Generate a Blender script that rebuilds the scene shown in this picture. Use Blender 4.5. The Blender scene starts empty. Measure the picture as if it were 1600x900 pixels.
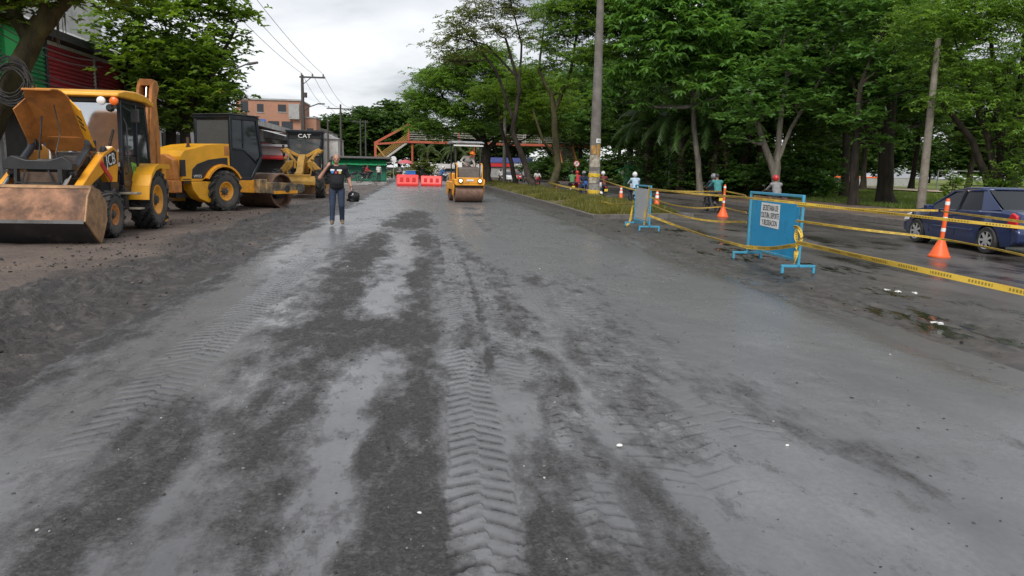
import bpy, math, random
import numpy as np
from mathutils import Vector, Matrix, Euler
random.seed(7); RNG = np.random.default_rng(7)
R = math.radians
S = bpy.context.scene
COL = S.collection

# ------------------------------------------------------------------ camera
F_PX, CAM_H, CAM_YAW, CAM_PITCH, CAM_ROLL = 1150.0, 1.55, R(7.285), R(9.184), R(1.2)
cy_, sy_, cp_, sp_ = math.cos(CAM_YAW), math.sin(CAM_YAW), math.cos(CAM_PITCH), math.sin(CAM_PITCH)
FWD = Vector((sy_*cp_, cy_*cp_, -sp_))
_r0 = Vector((cy_, -sy_, 0)); _u0 = _r0.cross(FWD)
RGT = _r0*math.cos(CAM_ROLL) + _u0*math.sin(CAM_ROLL)
UPV = _u0*math.cos(CAM_ROLL) - _r0*math.sin(CAM_ROLL)
CAMP = Vector((0, 0, CAM_H))
cam = bpy.data.cameras.new('camera'); cam.sensor_width = 36; cam.lens = 36*F_PX/1600
cam.clip_start = 0.05; cam.clip_end = 4000
co = bpy.data.objects.new('camera', cam); COL.objects.link(co)
co.matrix_world = Matrix(((RGT.x, UPV.x, -FWD.x, 0), (RGT.y, UPV.y, -FWD.y, 0), (RGT.z, UPV.z, -FWD.z, CAM_H), (0, 0, 0, 1)))
S.camera = co
def G(px, py, z=0.0):            # point of a level plane seen at a photo pixel (used to survey the site)
    d = FWD + RGT*((px-800)/F_PX) - UPV*((py-450)/F_PX)
    return CAMP + d*((z-CAM_H)/d.z)
def at(px, py, Y):               # point at a given distance down the street
    d = FWD + RGT*((px-800)/F_PX) - UPV*((py-450)/F_PX)
    return CAMP + d*(Y/d.y)

# ------------------------------------------------------------------ world, sun, exposure
SUN_EL, SUN_ROT = R(46), R(200)
W = bpy.data.worlds.new('World'); S.world = W; W.use_nodes = True
nt = W.node_tree; nt.nodes.clear()
def N(nt, t, **kw):
    n = nt.nodes.new(t)
    for k, v in kw.items():
        if k.startswith('i_'):
            n.inputs[k[2:].replace('_', ' ')].default_value = v
        else: setattr(n, k, v)
    return n
wo = N(nt, 'ShaderNodeOutputWorld'); sky = N(nt, 'ShaderNodeTexSky', sky_type='NISHITA', sun_disc=False, sun_elevation=SUN_EL, sun_rotation=SUN_ROT)
bg1 = N(nt, 'ShaderNodeBackground'); bg1.inputs[1].default_value = 0.10
nt.links.new(sky.outputs[0], bg1.inputs[0])
tc = N(nt, 'ShaderNodeTexCoord'); sep = N(nt, 'ShaderNodeSeparateXYZ'); nt.links.new(tc.outputs['Generated'], sep.inputs[0])
ad = N(nt, 'ShaderNodeMath', operation='ADD'); nt.links.new(sep.outputs[2], ad.inputs[0]); ad.inputs[1].default_value = 0.16
mxz = N(nt, 'ShaderNodeMath', operation='MAXIMUM'); nt.links.new(ad.outputs[0], mxz.inputs[0]); mxz.inputs[1].default_value = 0.05
dv = N(nt, 'ShaderNodeVectorMath', operation='DIVIDE'); nt.links.new(tc.outputs['Generated'], dv.inputs[0])
cb = N(nt, 'ShaderNodeCombineXYZ')
for i in range(3): nt.links.new(mxz.outputs[0], cb.inputs[i])
nt.links.new(cb.outputs[0], dv.inputs[1])
mpw = N(nt, 'ShaderNodeMapping'); nt.links.new(dv.outputs[0], mpw.inputs[0]); mpw.inputs['Scale'].default_value = (1.0, 1.0, 0.0); mpw.inputs['Location'].default_value = (2.3, 0.35, 0)
nz = N(nt, 'ShaderNodeTexNoise', i_Scale=0.85, i_Detail=7.0, i_Roughness=0.52, i_Distortion=0.4); nt.links.new(mpw.outputs[0], nz.inputs['Vector'])
cr = N(nt, 'ShaderNodeValToRGB'); nt.links.new(nz.outputs[0], cr.inputs[0])
e = cr.color_ramp.elements; e[0].position = 0.38; e[0].color = (0.21, 0.22, 0.24, 1); e[1].position = 0.60; e[1].color = (0.53, 0.535, 0.545, 1)
e2 = e.new(0.49); e2.color = (0.42, 0.43, 0.45, 1)
bg2 = N(nt, 'ShaderNodeBackground'); bg2.inputs[1].default_value = 1.0; nt.links.new(cr.outputs[0], bg2.inputs[0])
mx = N(nt, 'ShaderNodeMixShader'); mx.inputs[0].default_value = 0.93
nt.links.new(bg1.outputs[0], mx.inputs[1]); nt.links.new(bg2.outputs[0], mx.inputs[2]); nt.links.new(mx.outputs[0], wo.inputs[0])
sl = bpy.data.lights.new('sun', 'SUN'); sl.energy = 1.5; sl.angle = R(28); sl.color = (1.0, 0.96, 0.9)
so = bpy.data.objects.new('sun', sl); COL.objects.link(so)
# sky-texture sun azimuth: rotation measured clockwise from +Y
sd = Vector((math.sin(SUN_ROT)*math.cos(SUN_EL), math.cos(SUN_ROT)*math.cos(SUN_EL), math.sin(SUN_EL)))
so.rotation_euler = sd.to_track_quat('Z', 'Y').to_euler(); so.location = (0, 0, 60)
S.view_settings.view_transform = 'Standard'; S.view_settings.look = 'None'
S.view_settings.exposure = 0.95; S.view_settings.gamma = 1.0; S.view_settings.use_curve_mapping = False
S.cycles.max_bounces = 6; S.cycles.transparent_max_bounces = 12

# ------------------------------------------------------------------ materials
MATS = {}
def srgb(r, g, b):
    f = lambda c: (c/255/12.92) if c/255 <= 0.04045 else ((c/255+0.055)/1.055)**2.4
    return (f(r), f(g), f(b))
def newmat(name):
    m = bpy.data.materials.new(name); m.use_nodes = True; m.node_tree.nodes.clear()
    o = N(m.node_tree, 'ShaderNodeOutputMaterial'); MATS[name] = m
    return m, m.node_tree, o
def L(nt, a, b): nt.links.new(a, b)
def mixc(nt, fac, a, b, mode='MIX'):
    n = nt.nodes.new('ShaderNodeMix'); n.data_type = 'RGBA'; n.blend_type = mode
    for sock, v in ((n.inputs[0], fac), (n.inputs[6], a), (n.inputs[7], b)):
        if hasattr(v, 'links') or isinstance(v, bpy.types.NodeSocket): nt.links.new(v, sock)
        elif isinstance(v, (int, float)): sock.default_value = v
        else: sock.default_value = (*v[:3], 1)
    return n.outputs[2]
def ramp(nt, sock, *stops):
    n = nt.nodes.new('ShaderNodeValToRGB'); nt.links.new(sock, n.inputs[0]); el = n.color_ramp.elements
    while len(el) < len(stops): el.new(0.5)
    for q, (p, c) in zip(el, stops):
        q.position = p; q.color = (c, c, c, 1) if isinstance(c, (int, float)) else (*c[:3], 1)
    return n.outputs[0]
def noise(nt, scale, detail=4, rough=0.55, vec=None, dist=0.0, stretch=None):
    n = N(nt, 'ShaderNodeTexNoise'); n.inputs['Scale'].default_value = scale; n.inputs['Detail'].default_value = detail
    n.inputs['Roughness'].default_value = rough; n.inputs['Distortion'].default_value = dist
    if vec is None: vec = N(nt, 'ShaderNodeTexCoord').outputs['Object']
    if stretch:
        mp = N(nt, 'ShaderNodeMapping'); mp.inputs['Scale'].default_value = stretch; nt.links.new(vec, mp.inputs[0]); vec = mp.outputs[0]
    nt.links.new(vec, n.inputs['Vector'])
    return n.outputs[0]
def bump(nt, h, strength=0.3, dist=0.01):
    b = N(nt, 'ShaderNodeBump'); b.inputs['Strength'].default_value = strength; b.inputs['Distance'].default_value = dist
    nt.links.new(h, b.inputs['Height']); return b.outputs[0]
def pbsdf(nt, o, col, rough=0.5, metal=0.0, spec=None, normal=None):
    p = N(nt, 'ShaderNodeBsdfPrincipled')
    for s, v in (('Base Color', col), ('Roughness', rough), ('Metallic', metal)):
        if isinstance(v, bpy.types.NodeSocket): nt.links.new(v, p.inputs[s])
        elif isinstance(v, (int, float)): p.inputs[s].default_value = v
        else: p.inputs[s].default_value = (*v[:3], 1)
    if spec is not None: p.inputs['Specular IOR Level'].default_value = spec
    if normal is not None: nt.links.new(normal, p.inputs['Normal'])
    nt.links.new(p.outputs[0], o.inputs[0]); return p
def M(name, col=(0.5, 0.5, 0.5), rough=0.5, metal=0.0, var=0.25, scale=4.0, dirt=0.0, dirtcol=(0.12, 0.085, 0.06), bmp=0.0, bscale=40, spec=None, dscale=2.2):
    """everyday surface: base colour with uneven tone, dust or mud patches and fine relief"""
    if name in MATS: return MATS[name]
    m, nt, o = newmat(name)
    n1 = noise(nt, scale, 5, 0.6)
    d = tuple(c*(1-var) for c in col); l = tuple(min(1, c*(1+var*0.6)) for c in col)
    c = mixc(nt, ramp(nt, n1, (0.3, 0.0), (0.7, 1.0)), d, l); rg = rough
    if dirt > 0:
        n2 = noise(nt, dscale, 8, 0.68); msk = ramp(nt, n2, (0.62-0.3*dirt, 0.0), (0.75-0.2*dirt, min(1, 0.55+dirt*0.5)))
        c = mixc(nt, msk, c, dirtcol); r_ = mixc(nt, msk, (rough,)*3, (0.85,)*3); rg = r_
    nm = bump(nt, noise(nt, bscale, 4, 0.6), bmp, 0.01) if bmp else None
    pbsdf(nt, o, c, rg, metal, spec, nm)
    return m
def glassmat(name, tint=(0.5, 0.55, 0.55), alpha=0.5, rough=0.03):
    if name in MATS: return MATS[name]
    m, nt, o = newmat(name)
    tr = N(nt, 'ShaderNodeBsdfTransparent'); tr.inputs[0].default_value = (*tint, 1)
    gl = N(nt, 'ShaderNodeBsdfGlossy'); gl.inputs['Roughness'].default_value = rough; gl.inputs[0].default_value = (0.9, 0.92, 0.95, 1)
    df = N(nt, 'ShaderNodeBsdfDiffuse'); df.inputs[0].default_value = (*[t*0.25 for t in tint], 1)
    m1 = N(nt, 'ShaderNodeMixShader'); m1.inputs[0].default_value = alpha; L(nt, tr.outputs[0], m1.inputs[1]); L(nt, df.outputs[0], m1.inputs[2])
    fr = N(nt, 'ShaderNodeFresnel'); fr.inputs[0].default_value = 1.5
    m2 = N(nt, 'ShaderNodeMixShader'); L(nt, fr.outputs[0], m2.inputs[0]); L(nt, m1.outputs[0], m2.inputs[1]); L(nt, gl.outputs[0], m2.inputs[2]); L(nt, m2.outputs[0], o.inputs[0])
    return m
def emitmat(name, col, st):
    if name in MATS: return MATS[name]
    m, nt, o = newmat(name); e_ = N(nt, 'ShaderNodeEmission'); e_.inputs[0].default_value = (*col, 1); e_.inputs[1].default_value = st
    L(nt, e_.outputs[0], o.inputs[0]); return m
def leafmat(name, dark, light, odd=None, trans=0.35, rough=0.5):
    if name in MATS: return MATS[name]
    m, nt, o = newmat(name)
    a = N(nt, 'ShaderNodeAttribute', attribute_name='tint')
    c = ramp(nt, a.outputs['Fac'], (0.0, dark), (0.55, tuple((x+y)/2 for x, y in zip(dark, light))), (0.93, light), (1.0, odd or light))
    p = N(nt, 'ShaderNodeBsdfPrincipled'); L(nt, c, p.inputs['Base Color']); p.inputs['Roughness'].default_value = rough*.85; p.inputs['Specular IOR Level'].default_value = 0.5
    t = N(nt, 'ShaderNodeBsdfTranslucent'); L(nt, mixc(nt, 1.0, c, (1.25, 1.2, 0.55), 'MULTIPLY'), t.inputs[0])
    x = N(nt, 'ShaderNodeMixShader'); x.inputs[0].default_value = trans+.12; L(nt, p.outputs[0], x.inputs[1]); L(nt, t.outputs[0], x.inputs[2]); L(nt, x.outputs[0], o.inputs[0])
    return m

# ------------------------------------------------------------------ mesh helpers
def link(o, parent=None):
    COL.objects.link(o)
    if parent is not None: o.parent = parent
    return o
def np_mesh(name, V, Fq, k=4):
    """fast mesh from numpy arrays of verts and k-gons"""
    V = np.ascontiguousarray(V, np.float32); Fq = np.ascontiguousarray(Fq, np.int32); nf = len(Fq)
    me = bpy.data.meshes.new(name); me.vertices.add(len(V)); me.vertices.foreach_set('co', V.ravel())
    me.loops.add(nf*k); me.loops.foreach_set('vertex_index', Fq.ravel())
    me.polygons.add(nf); me.polygons.foreach_set('loop_start', np.arange(0, nf*k, k, dtype=np.int32))
    me.update(calc_edges=True); return me
def fattr(me, name, vals, dom='FACE'):
    a = me.attributes.new(name, 'FLOAT', dom); a.data.foreach_set('value', np.ascontiguousarray(vals, np.float32))
def ortho(d):
    d = Vector(d).normalized(); a = Vector((0, 0, 1)) if abs(d.z) < 0.9 else Vector((1, 0, 0))
    u = d.cross(a).normalized(); return u, d.cross(u).normalized()
class MB:
    def __init__(s): s.v = []; s.f = []; s.m = []; s.sm = []
    def add(s, vs, fs, mi=0, smooth=True):
        b = len(s.v); s.v += [tuple(x) for x in vs]
        for f in fs: s.f.append([b+i for i in f]); s.m.append(mi); s.sm.append(smooth)
        return s
    def box(s, a, b, mi=0, rot=None, piv=None):
        x0, y0, z0 = a; x1, y1, z1 = b
        vs = [Vector(p) for p in ((x0,y0,z0),(x1,y0,z0),(x1,y1,z0),(x0,y1,z0),(x0,y0,z1),(x1,y0,z1),(x1,y1,z1),(x0,y1,z1))]
        if rot is not None:
            c = Vector(piv) if piv is not None else (Vector(a)+Vector(b))/2
            Rm = Euler(rot).to_matrix(); vs = [c+Rm@(p-c) for p in vs]
        return s.add(vs, [(0,3,2,1),(4,5,6,7),(0,1,5,4),(1,2,6,5),(2,3,7,6),(3,0,4,7)], mi, False)
    def bar(s, p0, p1, w, h, mi=0, up=(0, 0, 1)):
        p0, p1 = Vector(p0), Vector(p1); d = (p1-p0).normalized(); u = Vector(up)
        x = d.cross(u)
        if x.length < 1e-4: x = d.cross(Vector((1, 0, 0)))
        x.normalize(); y = x.cross(d).normalized(); x = x*w/2; y = y*h/2
        vs = [p0-x-y, p0+x-y, p0+x+y, p0-x+y, p1-x-y, p1+x-y, p1+x+y, p1-x+y]
        return s.add(vs, [(0,1,2,3),(7,6,5,4),(0,4,5,1),(1,5,6,2),(2,6,7,3),(3,7,4,0)], mi, False)
    def cyl(s, p0, p1, r0, r1=None, n=14, mi=0, caps=True):
        return s.tube([p0, p1], [r0, r0 if r1 is None else r1], n, mi, caps)
    def tube(s, pts, rad, n=8, mi=0, caps=True):
        pts = [Vector(p) for p in pts]
        if isinstance(rad, (int, float)): rad = [rad]*len(pts)
        vs = []; fs = []; u = None
        for i, p in enumerate(pts):
            d = (pts[min(i+1, len(pts)-1)]-pts[max(i-1, 0)])
            d = d.normalized() if d.length > 1e-9 else Vector((0, 0, 1))
            if u is None: u, w = ortho(d)
            else:
                u = (u-d*u.dot(d)); u = u.normalized() if u.length > 1e-6 else ortho(d)[0]; w = d.cross(u)
            for k in range(n):
                a = 2*math.pi*k/n; vs.append(p+(u*math.cos(a)+w*math.sin(a))*rad[i])
        for i in range(len(pts)-1):
            for k in range(n):
                a, b = i*n+k, i*n+(k+1) % n; fs.append((a, b, b+n, a+n))
        s.add(vs, fs, mi, True)
        if caps:
            b0 = len(s.v)-len(vs)
            s.f.append([b0+k for k in range(n)][::-1]); s.m.append(mi); s.sm.append(False)
            s.f.append([b0+(len(pts)-1)*n+k for k in range(n)]); s.m.append(mi); s.sm.append(False)
        return s
    def prism(s, poly, a, b, axis='x', mi=0):
        """extrude a 2-D outline; axis x: poly=(y,z), y: poly=(x,z), z: poly=(x,y)"""
        mk = {'x': lambda t, p: (t, p[0], p[1]), 'y': lambda t, p: (p[0], t, p[1]), 'z': lambda t, p: (p[0], p[1], t)}[axis]
        n = len(poly); vs = [mk(a, p) for p in poly]+[mk(b, p) for p in poly]
        fs = [list(range(n))[::-1], list(range(n, 2*n))]+[(i, (i+1) % n, (i+1) % n+n, i+n) for i in range(n)]
        return s.add(vs, fs, mi, False)
    def plate(s, poly3, th, mi=0):
        """thin slab from a planar 3-D outline"""
        P_ = [Vector(p) for p in poly3]; nn = Vector((0, 0, 0))
        for i in range(len(P_)): nn += (P_[i]-P_[0]).cross(P_[(i+1) % len(P_)]-P_[0])
        nn.normalize(); n = len(P_); vs = [p-nn*th/2 for p in P_]+[p+nn*th/2 for p in P_]
        return s.add(vs, [list(range(n))[::-1], list(range(n, 2*n))]+[(i, (i+1) % n, (i+1) % n+n, i+n) for i in range(n)], mi, False)
    def lathe(s, prof, org=(0, 0, 0), axis=(0, 0, 1), n=20, mi=0, closed=False, caps=True):
        """prof: list of (radius, height along axis)"""
        o = Vector(org); d = Vector(axis).normalized(); u, w = ortho(d); vs = []; fs = []
        for r, h in prof:
            for k in range(n):
                a = 2*math.pi*k/n; vs.append(o+d*h+(u*math.cos(a)+w*math.sin(a))*r)
        m = len(prof)
        for i in range(m if closed else m-1):
            for k in range(n):
                j = (i+1) % m; fs.append((i*n+k, i*n+(k+1) % n, j*n+(k+1) % n, j*n+k))
        if not closed and caps: fs += [list(range(n))[::-1], [(m-1)*n+k for k in range(n)]]
        return s.add(vs, fs, mi, True)
    def ball(s, c, r, n=12, mi=0):
        r = (r, r, r) if isinstance(r, (int, float)) else r
        c = Vector(c); vs = []; fs = []; m = max(6, n*2//3)
        for i in range(m+1):
            t = math.pi*i/m
            for k in range(n):
                a = 2*math.pi*k/n; vs.append(c+Vector((r[0]*math.sin(t)*math.cos(a), r[1]*math.sin(t)*math.sin(a), r[2]*math.cos(t))))
        for i in range(m):
            for k in range(n): fs.append((i*n+k, (i+1)*n+k, (i+1)*n+(k+1) % n, i*n+(k+1) % n))
        return s.add(vs, fs, mi, True)
    def mesh(s, name, mats, sharp=35):
        me = bpy.data.meshes.new(name); me.from_pydata(s.v, [], s.f)
        if not isinstance(mats, (list, tuple)): mats = [mats]
        for m in mats: me.materials.append(m)
        me.polygons.foreach_set('material_index', s.m); me.polygons.foreach_set('use_smooth', [True]*len(s.f))
        me.update(); me.set_sharp_from_angle(angle=R(sharp)); return me
    def build(s, name, mats, parent=None, bevel=0.0, loc=None, sharp=35, seg=2):
        o = bpy.data.objects.new(name, s.mesh(name, mats, sharp)); link(o, parent)
        if loc is not None: o.location = loc
        if bevel:
            b = o.modifiers.new('bevel', 'BEVEL'); b.width = bevel; b.segments = seg; b.limit_method = 'ANGLE'; b.angle_limit = R(40); b.use_clamp_overlap = True
        return o
def tag(o, label=None, cat=None, group=None, kind=None):
    if label: o['label'] = label
    if cat: o['category'] = cat
    if group: o['group'] = group
    if kind: o['kind'] = kind
    return o
def thing(name, label, cat, loc=(0, 0, 0), rz=0.0, group=None):
    o = bpy.data.objects.new(name, None); o.empty_display_size = 0.2; link(o); o.location = loc; o.rotation_euler = (0, 0, rz)
    return tag(o, label, cat, group)
def dup(o, parent=None, label=None, loc=None, rz=None):
    c = o.copy(); link(c); c.parent = parent
    if label: c['label'] = label
    if loc is not None: c.location = loc
    if rz is not None: c.rotation_euler = (0, 0, rz)
    for ch in list(o.children): dup(ch, c)
    return c
def text(name, body, size, mat, parent, loc, rot, depth=0.002, align='CENTER', sx=1.0, label=None):
    cu = bpy.data.curves.new(name, 'FONT'); cu.body = body; cu.size = size; cu.extrude = depth; cu.align_x = align; cu.align_y = 'CENTER'; cu.resolution_u = 2
    cu.space_line = 0.95
    t = bpy.data.objects.new(name+'_c', cu); COL.objects.link(t); dg = bpy.context.evaluated_depsgraph_get()
    me = bpy.data.meshes.new_from_object(t.evaluated_get(dg)); bpy.data.objects.remove(t); bpy.data.curves.remove(cu)
    me.materials.clear(); me.materials.append(mat); o = bpy.data.objects.new(name, me); link(o, parent); o.location = loc; o.rotation_euler = rot; o.scale = (sx, 1, 1)
    if label: o['label'] = label
    return o
def vnoise(x, y, seed=0):
    xi = np.floor(x).astype(np.int64); yi = np.floor(y).astype(np.int64); xf = x-xi; yf = y-yi
    def h(a, b):
        n = (a*374761393+b*668265263+seed*974711) & 0xffffffff; n = ((n ^ (n >> 13))*1274126177) & 0xffffffff
        return ((n ^ (n >> 16)) & 0xffff)/65535.0
    u = xf*xf*(3-2*xf); v = yf*yf*(3-2*yf)
    return (h(xi, yi)*(1-u)+h(xi+1, yi)*u)*(1-v)+(h(xi, yi+1)*(1-u)+h(xi+1, yi+1)*u)*v
def fbm(x, y, oct=4, seed=0, gain=0.5):
    t = 0; a = 1; s = 0
    for i in range(oct):
        t = t+a*vnoise(x, y, seed+i*17); s += a; a *= gain; x = x*2.03+11.3; y = y*2.03+5.7
    return t/s
def sstep(a, b, x):
    t = np.clip((x-a)/(b-a), 0, 1); return t*t*(3-2*t)
def grid_mesh(name, X, Y, Z):
    ny, nx = X.shape; V = np.stack([X, Y, Z], -1).reshape(-1, 3); i = np.arange(ny*nx).reshape(ny, nx)
    return np_mesh(name, V, np.stack([i[:-1, :-1], i[:-1, 1:], i[1:, 1:], i[1:, :-1]], -1).reshape(-1, 4))
def rows(y0, y1, a, b):
    r = [y0]
    while r[-1] < y1: r.append(r[-1]+a+b*max(r[-1], 0))
    return np.array(r)

# ================================================================== GROUND
# far ground sheet to the horizon
M('far_ground', (0.10, 0.10, 0.075), 0.9, var=0.3, scale=0.05)
tag(MB().box((-1500, -60, -0.9), (1500, 3000, -0.5)).build('ground', MATS['far_ground']), kind='structure')

# ---- road base under repair: slurry, loose dark gravel, tyre prints (heights are real geometry)
def stroke(pts):
    q = []
    for px, py, w in pts:
        a, b = G(px, py), G(px+w, py); q.append((a.y, a.x, b.x-a.x))
    q.sort(); return np.array(q)
def smask(X, Y, st, s=1.0):
    xc = np.interp(Y, st[:, 0], st[:, 1]); w = np.interp(Y, st[:, 0], st[:, 2])
    d = np.abs(X-xc)/w; ly = np.log(np.maximum(Y, 0.3)); a, b = math.log(st[0, 0]), math.log(st[-1, 0])
    e_ = np.minimum(sstep(a-0.16, a+0.02, ly), 1-sstep(b-0.02, b+0.16, ly))
    return s*np.clip(1.55-d, 0, 1)*e_
DARK = [([(650, 335, 20), (640, 350, 35), (618, 385, 80), (600, 440, 95), (560, 520, 125), (545, 600, 150), (520, 680, 180), (510, 780, 190), (490, 900, 200)], 0.94),
        ([(690, 372, 28), (720, 420, 45), (745, 500, 45), (760, 580, 30)], 0.8),
        ([(770, 420, 14), (805, 500, 26), (850, 580, 34), (880, 680, 45), (905, 780, 60), (900, 895, 110)], 0.86),
        ([(660, 560, 45), (650, 650, 60), (645, 760, 70), (640, 895, 110)], 0.95),
        ([(270, 650, 60), (210, 730, 75), (130, 830, 80), (90, 895, 70)], 0.60),
        ([(880, 440, 60), (940, 520, 70), (1000, 620, 60), (1040, 700, 50)], 0.56),
        ([(1085, 590, 18), (1150, 625, 22), (1230, 665, 24), (1330, 715, 26), (1420, 760, 24)], 0.40),
        ([(990, 740, 45), (1040, 820, 60), (1060, 895, 80)], 0.58),
        ([(560, 318, 6), (470, 360, 7), (380, 420, 9)], 0.45),
        ([(730, 322, 9), (740, 335, 16), (760, 360, 10)], 0.5)]
LITE = [([(630, 368, 22), (632, 395, 24), (606, 430, 32), (592, 480, 36)], 0.95),
        ([(600, 560, 42), (560, 610, 52), (545, 660, 52), (515, 740, 46), (480, 820, 42), (450, 895, 40)], 0.9),
        ([(790, 560, 14), (800, 650, 22), (815, 760, 24)], 0.5),
        ([(230, 800, 40), (200, 895, 40)], 0.7)]
TRK = [([(768, 897), (748, 760), (740, 680), (735, 633), (727, 520), (716, 450), (706, 395), (690, 365)], 0.30, 0.125, 1.0, 0.75, 0.011),
       ([(935, 800), (850, 570), (795, 440), (765, 400), (745, 375)], 0.22, 0.125, 0.6, 0.5, 0.007),
       ([(790, 560), (762, 470), (750, 440), (735, 405)], 0.20, 0.12, 0.75, 0.3, 0.009),
       ([(505, 388), (440, 440), (380, 490), (320, 540), (270, 580), (225, 630)], 0.42, 0.135, 1.0, 0.6, 0.015),
       ([(1040, 700), (940, 520), (880, 440), (850, 412)], 0.55, 0.16, 0.45, -0.4, 0.006),
       ([(1130, 640), (1010, 520), (930, 440)], 0.35, 0.15, 0.32, 0.5, 0.005),
       ([(1600, 605), (1420, 545), (1300, 495), (1210, 450)], 0.16, 0.16, 0.6, 0.3, 0.006)]
def road_fields(X, Y):
    wx = (fbm(X*2.2, Y*0.8, 4, 3)-0.5)*0.42+(fbm(X*9, Y*3.5, 3, 4)-0.5)*0.16; Xw = X+wx
    m = np.zeros_like(X)
    for p, s in DARK: m = np.maximum(m, smask(Xw, Y, stroke(p), s))
    for p, s in LITE: m = m*(1-smask(Xw, Y, stroke(p), s))
    patch = fbm(X*2.6, Y*0.9, 5, 21, 0.6)
    m = np.maximum(m, .8*sstep(-2.3, -2.8, X+(fbm(X*1.5, Y*.8, 4, 57)-.5)*.8))*(1-.75*np.exp(-((X+2.0)/.42)**2)*sstep(4.2, 5.5, Y))
    grav = np.clip(0.66*m*(0.40+1.2*patch)+0.26*sstep(0.45, 0.8, fbm(X*1.2, Y*0.45, 4, 61))+0.06, 0, 1)
    # damp trail along the right edge of the new base
    edge = sstep(3.7, 4.6, X+(fbm(X*0.5, Y*0.7, 3, 90)-0.5)*0.9)
    z = (fbm(X*0.6, Y*0.35, 3, 7)-0.5)*0.03+(fbm(X*5, Y*4, 3, 8)-0.5)*0.006
    lump = fbm(X*26, Y*20, 3, 13, 0.6)
    z = z+sstep(.25, .7, grav)*(0.022*np.clip(lump-0.36, 0, 1)*2.0)
    PH = np.zeros_like(X); EN = np.zeros_like(X)
    for p, w, pitch, st, k, amp in TRK:
        q = np.array(sorted([(G(a, b).y, G(a, b).x) for a, b in p]))
        u = X-np.interp(Y, q[:, 0], q[:, 1])-(fbm(Y*1.2, Y*0+3, 2, 5)-0.5)*0.04
        ly = np.log(np.maximum(Y, 0.3)); env = sstep(math.log(q[0, 0])-0.3, math.log(q[0, 0]), ly)*(1-sstep(math.log(q[-1, 0])-0.12, math.log(q[-1, 0])+0.08, ly))
        env = env*(1-sstep(w*0.44, w*0.56, np.abs(u)+(fbm(X*9, Y*7, 2, 72)-.5)*.07))
        env = env*np.clip(0.40+2.0*(fbm(X*2.6, Y*1.4, 4, 71)-0.30), 0.08, 1.05)*st*np.clip(.35+1.6*fbm(Y*.9+X*.3, X*1.2, 3, int(w*1000)), .25, 1)
        ph = (Y+k*np.sqrt(u*u+0.0012)*(1 if k > 0 else 1))/pitch+(fbm(X*3, Y*1.6, 2, 33)-0.5)*0.9+0.5*sstep(-.012, .012, u)
        t = ph-np.floor(ph); lug = sstep(0.06, 0.26, t)*(1-.35*sstep(0.4, 1.0, t))*(1-sstep(0.94, 1.0, t))
        z = z+env*amp*(lug-0.6); b_ = env > EN; EN = np.where(b_, env, EN); PH = np.where(b_, ph, PH)
    grav = grav*(1-.62*np.clip(EN, 0, 1))
    return z, grav, PH, EN, edge
ys = np.concatenate([np.arange(-8, 1.2, 0.4), np.arange(1.2, 2.1, .03), rows(2.12, 16, 0.0045, 0.0030), rows(16.1, 78, 0.0, 0.0068)]); xs = np.arange(-3.4, 5.22, 0.0185)
X, Y = np.meshgrid(xs, ys); Z, GR, PHS, ENV, ED = road_fields(X, Y)
# the base tapers off to the old road on the right and dives under the mud on the left
Z = Z-0.10*sstep(4.35, 4.9, X+(fbm(X*0.0+2, Y*0.8, 4, 91)-0.5)*0.5)-0.07*sstep(-2.5, -3.3, X)
me = grid_mesh('road', X, Y, Z); fattr(me, 'grav', GR.ravel(), 'POINT'); fattr(me, 'phase', PHS.ravel(), 'POINT'); fattr(me, 'env', ENV.ravel(), 'POINT'); fattr(me, 'damp', ED.ravel(), 'POINT')
me.polygons.foreach_set('use_smooth', [True]*len(me.polygons))
m, nt, o = newmat('road_base')
ag, aph, aen, aed = [N(nt, 'ShaderNodeAttribute', attribute_name=k).outputs['Fac'] for k in ('grav', 'phase', 'env', 'damp')]
def mth(nt, op, a, b=None):
    n = N(nt, 'ShaderNodeMath', operation=op)
    for i, v in enumerate((a, b)):
        if v is None: continue
        if isinstance(v, (int, float)): n.inputs[i].default_value = v
        else: nt.links.new(v, n.inputs[i])
    return n.outputs[0]
n1 = noise(nt, 1.1, 6, 0.6, stretch=(1, 0.45, 1)); n2 = noise(nt, 30, 5, 0.7, stretch=(1, .8, 1)); n3 = noise(nt, 150, 3, 0.7); n4 = noise(nt, 5, 9, 0.72, stretch=(1, 0.42, 1)); n5 = noise(nt, 60, 4, .65, stretch=(.6, 1.3, 1))
# ragged gravel: soft density broken up by streaky and grainy noise
val = mth(nt, 'ADD', ag, mth(nt, 'ADD', mth(nt, 'MULTIPLY', mth(nt, 'SUBTRACT', n4, .5), 1.9), mth(nt, 'MULTIPLY', mth(nt, 'SUBTRACT', n2, .5), .7)))
gm = ramp(nt, val, (0.24, 0.0), (0.72, 0.92))
c = mixc(nt, ramp(nt, n1, (0.32, 0.0), (0.68, 1.0)), (0.104, 0.105, 0.111), (0.172, 0.173, 0.181))
c = mixc(nt, ramp(nt, n2, (0.36, 0.28), (0.60, 0.0)), c, (0.060, 0.059, 0.060))
c = mixc(nt, ramp(nt, n3, (0.62, 0.0), (0.80, 0.35)), c, (0.23, 0.23, 0.23))
n6 = noise(nt, 17, 5, .62, stretch=(.8, 1.6, 1), dist=.6); crk = ramp(nt, n6, (0.44, 0.0), (0.485, 1.0), (0.515, 1.0), (0.56, 0.0))
vor = N(nt, 'ShaderNodeTexVoronoi'); vor.inputs['Scale'].default_value = 85; L(nt, N(nt, 'ShaderNodeTexCoord').outputs['Object'], vor.inputs['Vector']); vsep = N(nt, 'ShaderNodeSeparateColor'); L(nt, vor.outputs['Color'], vsep.inputs[0])
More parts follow.
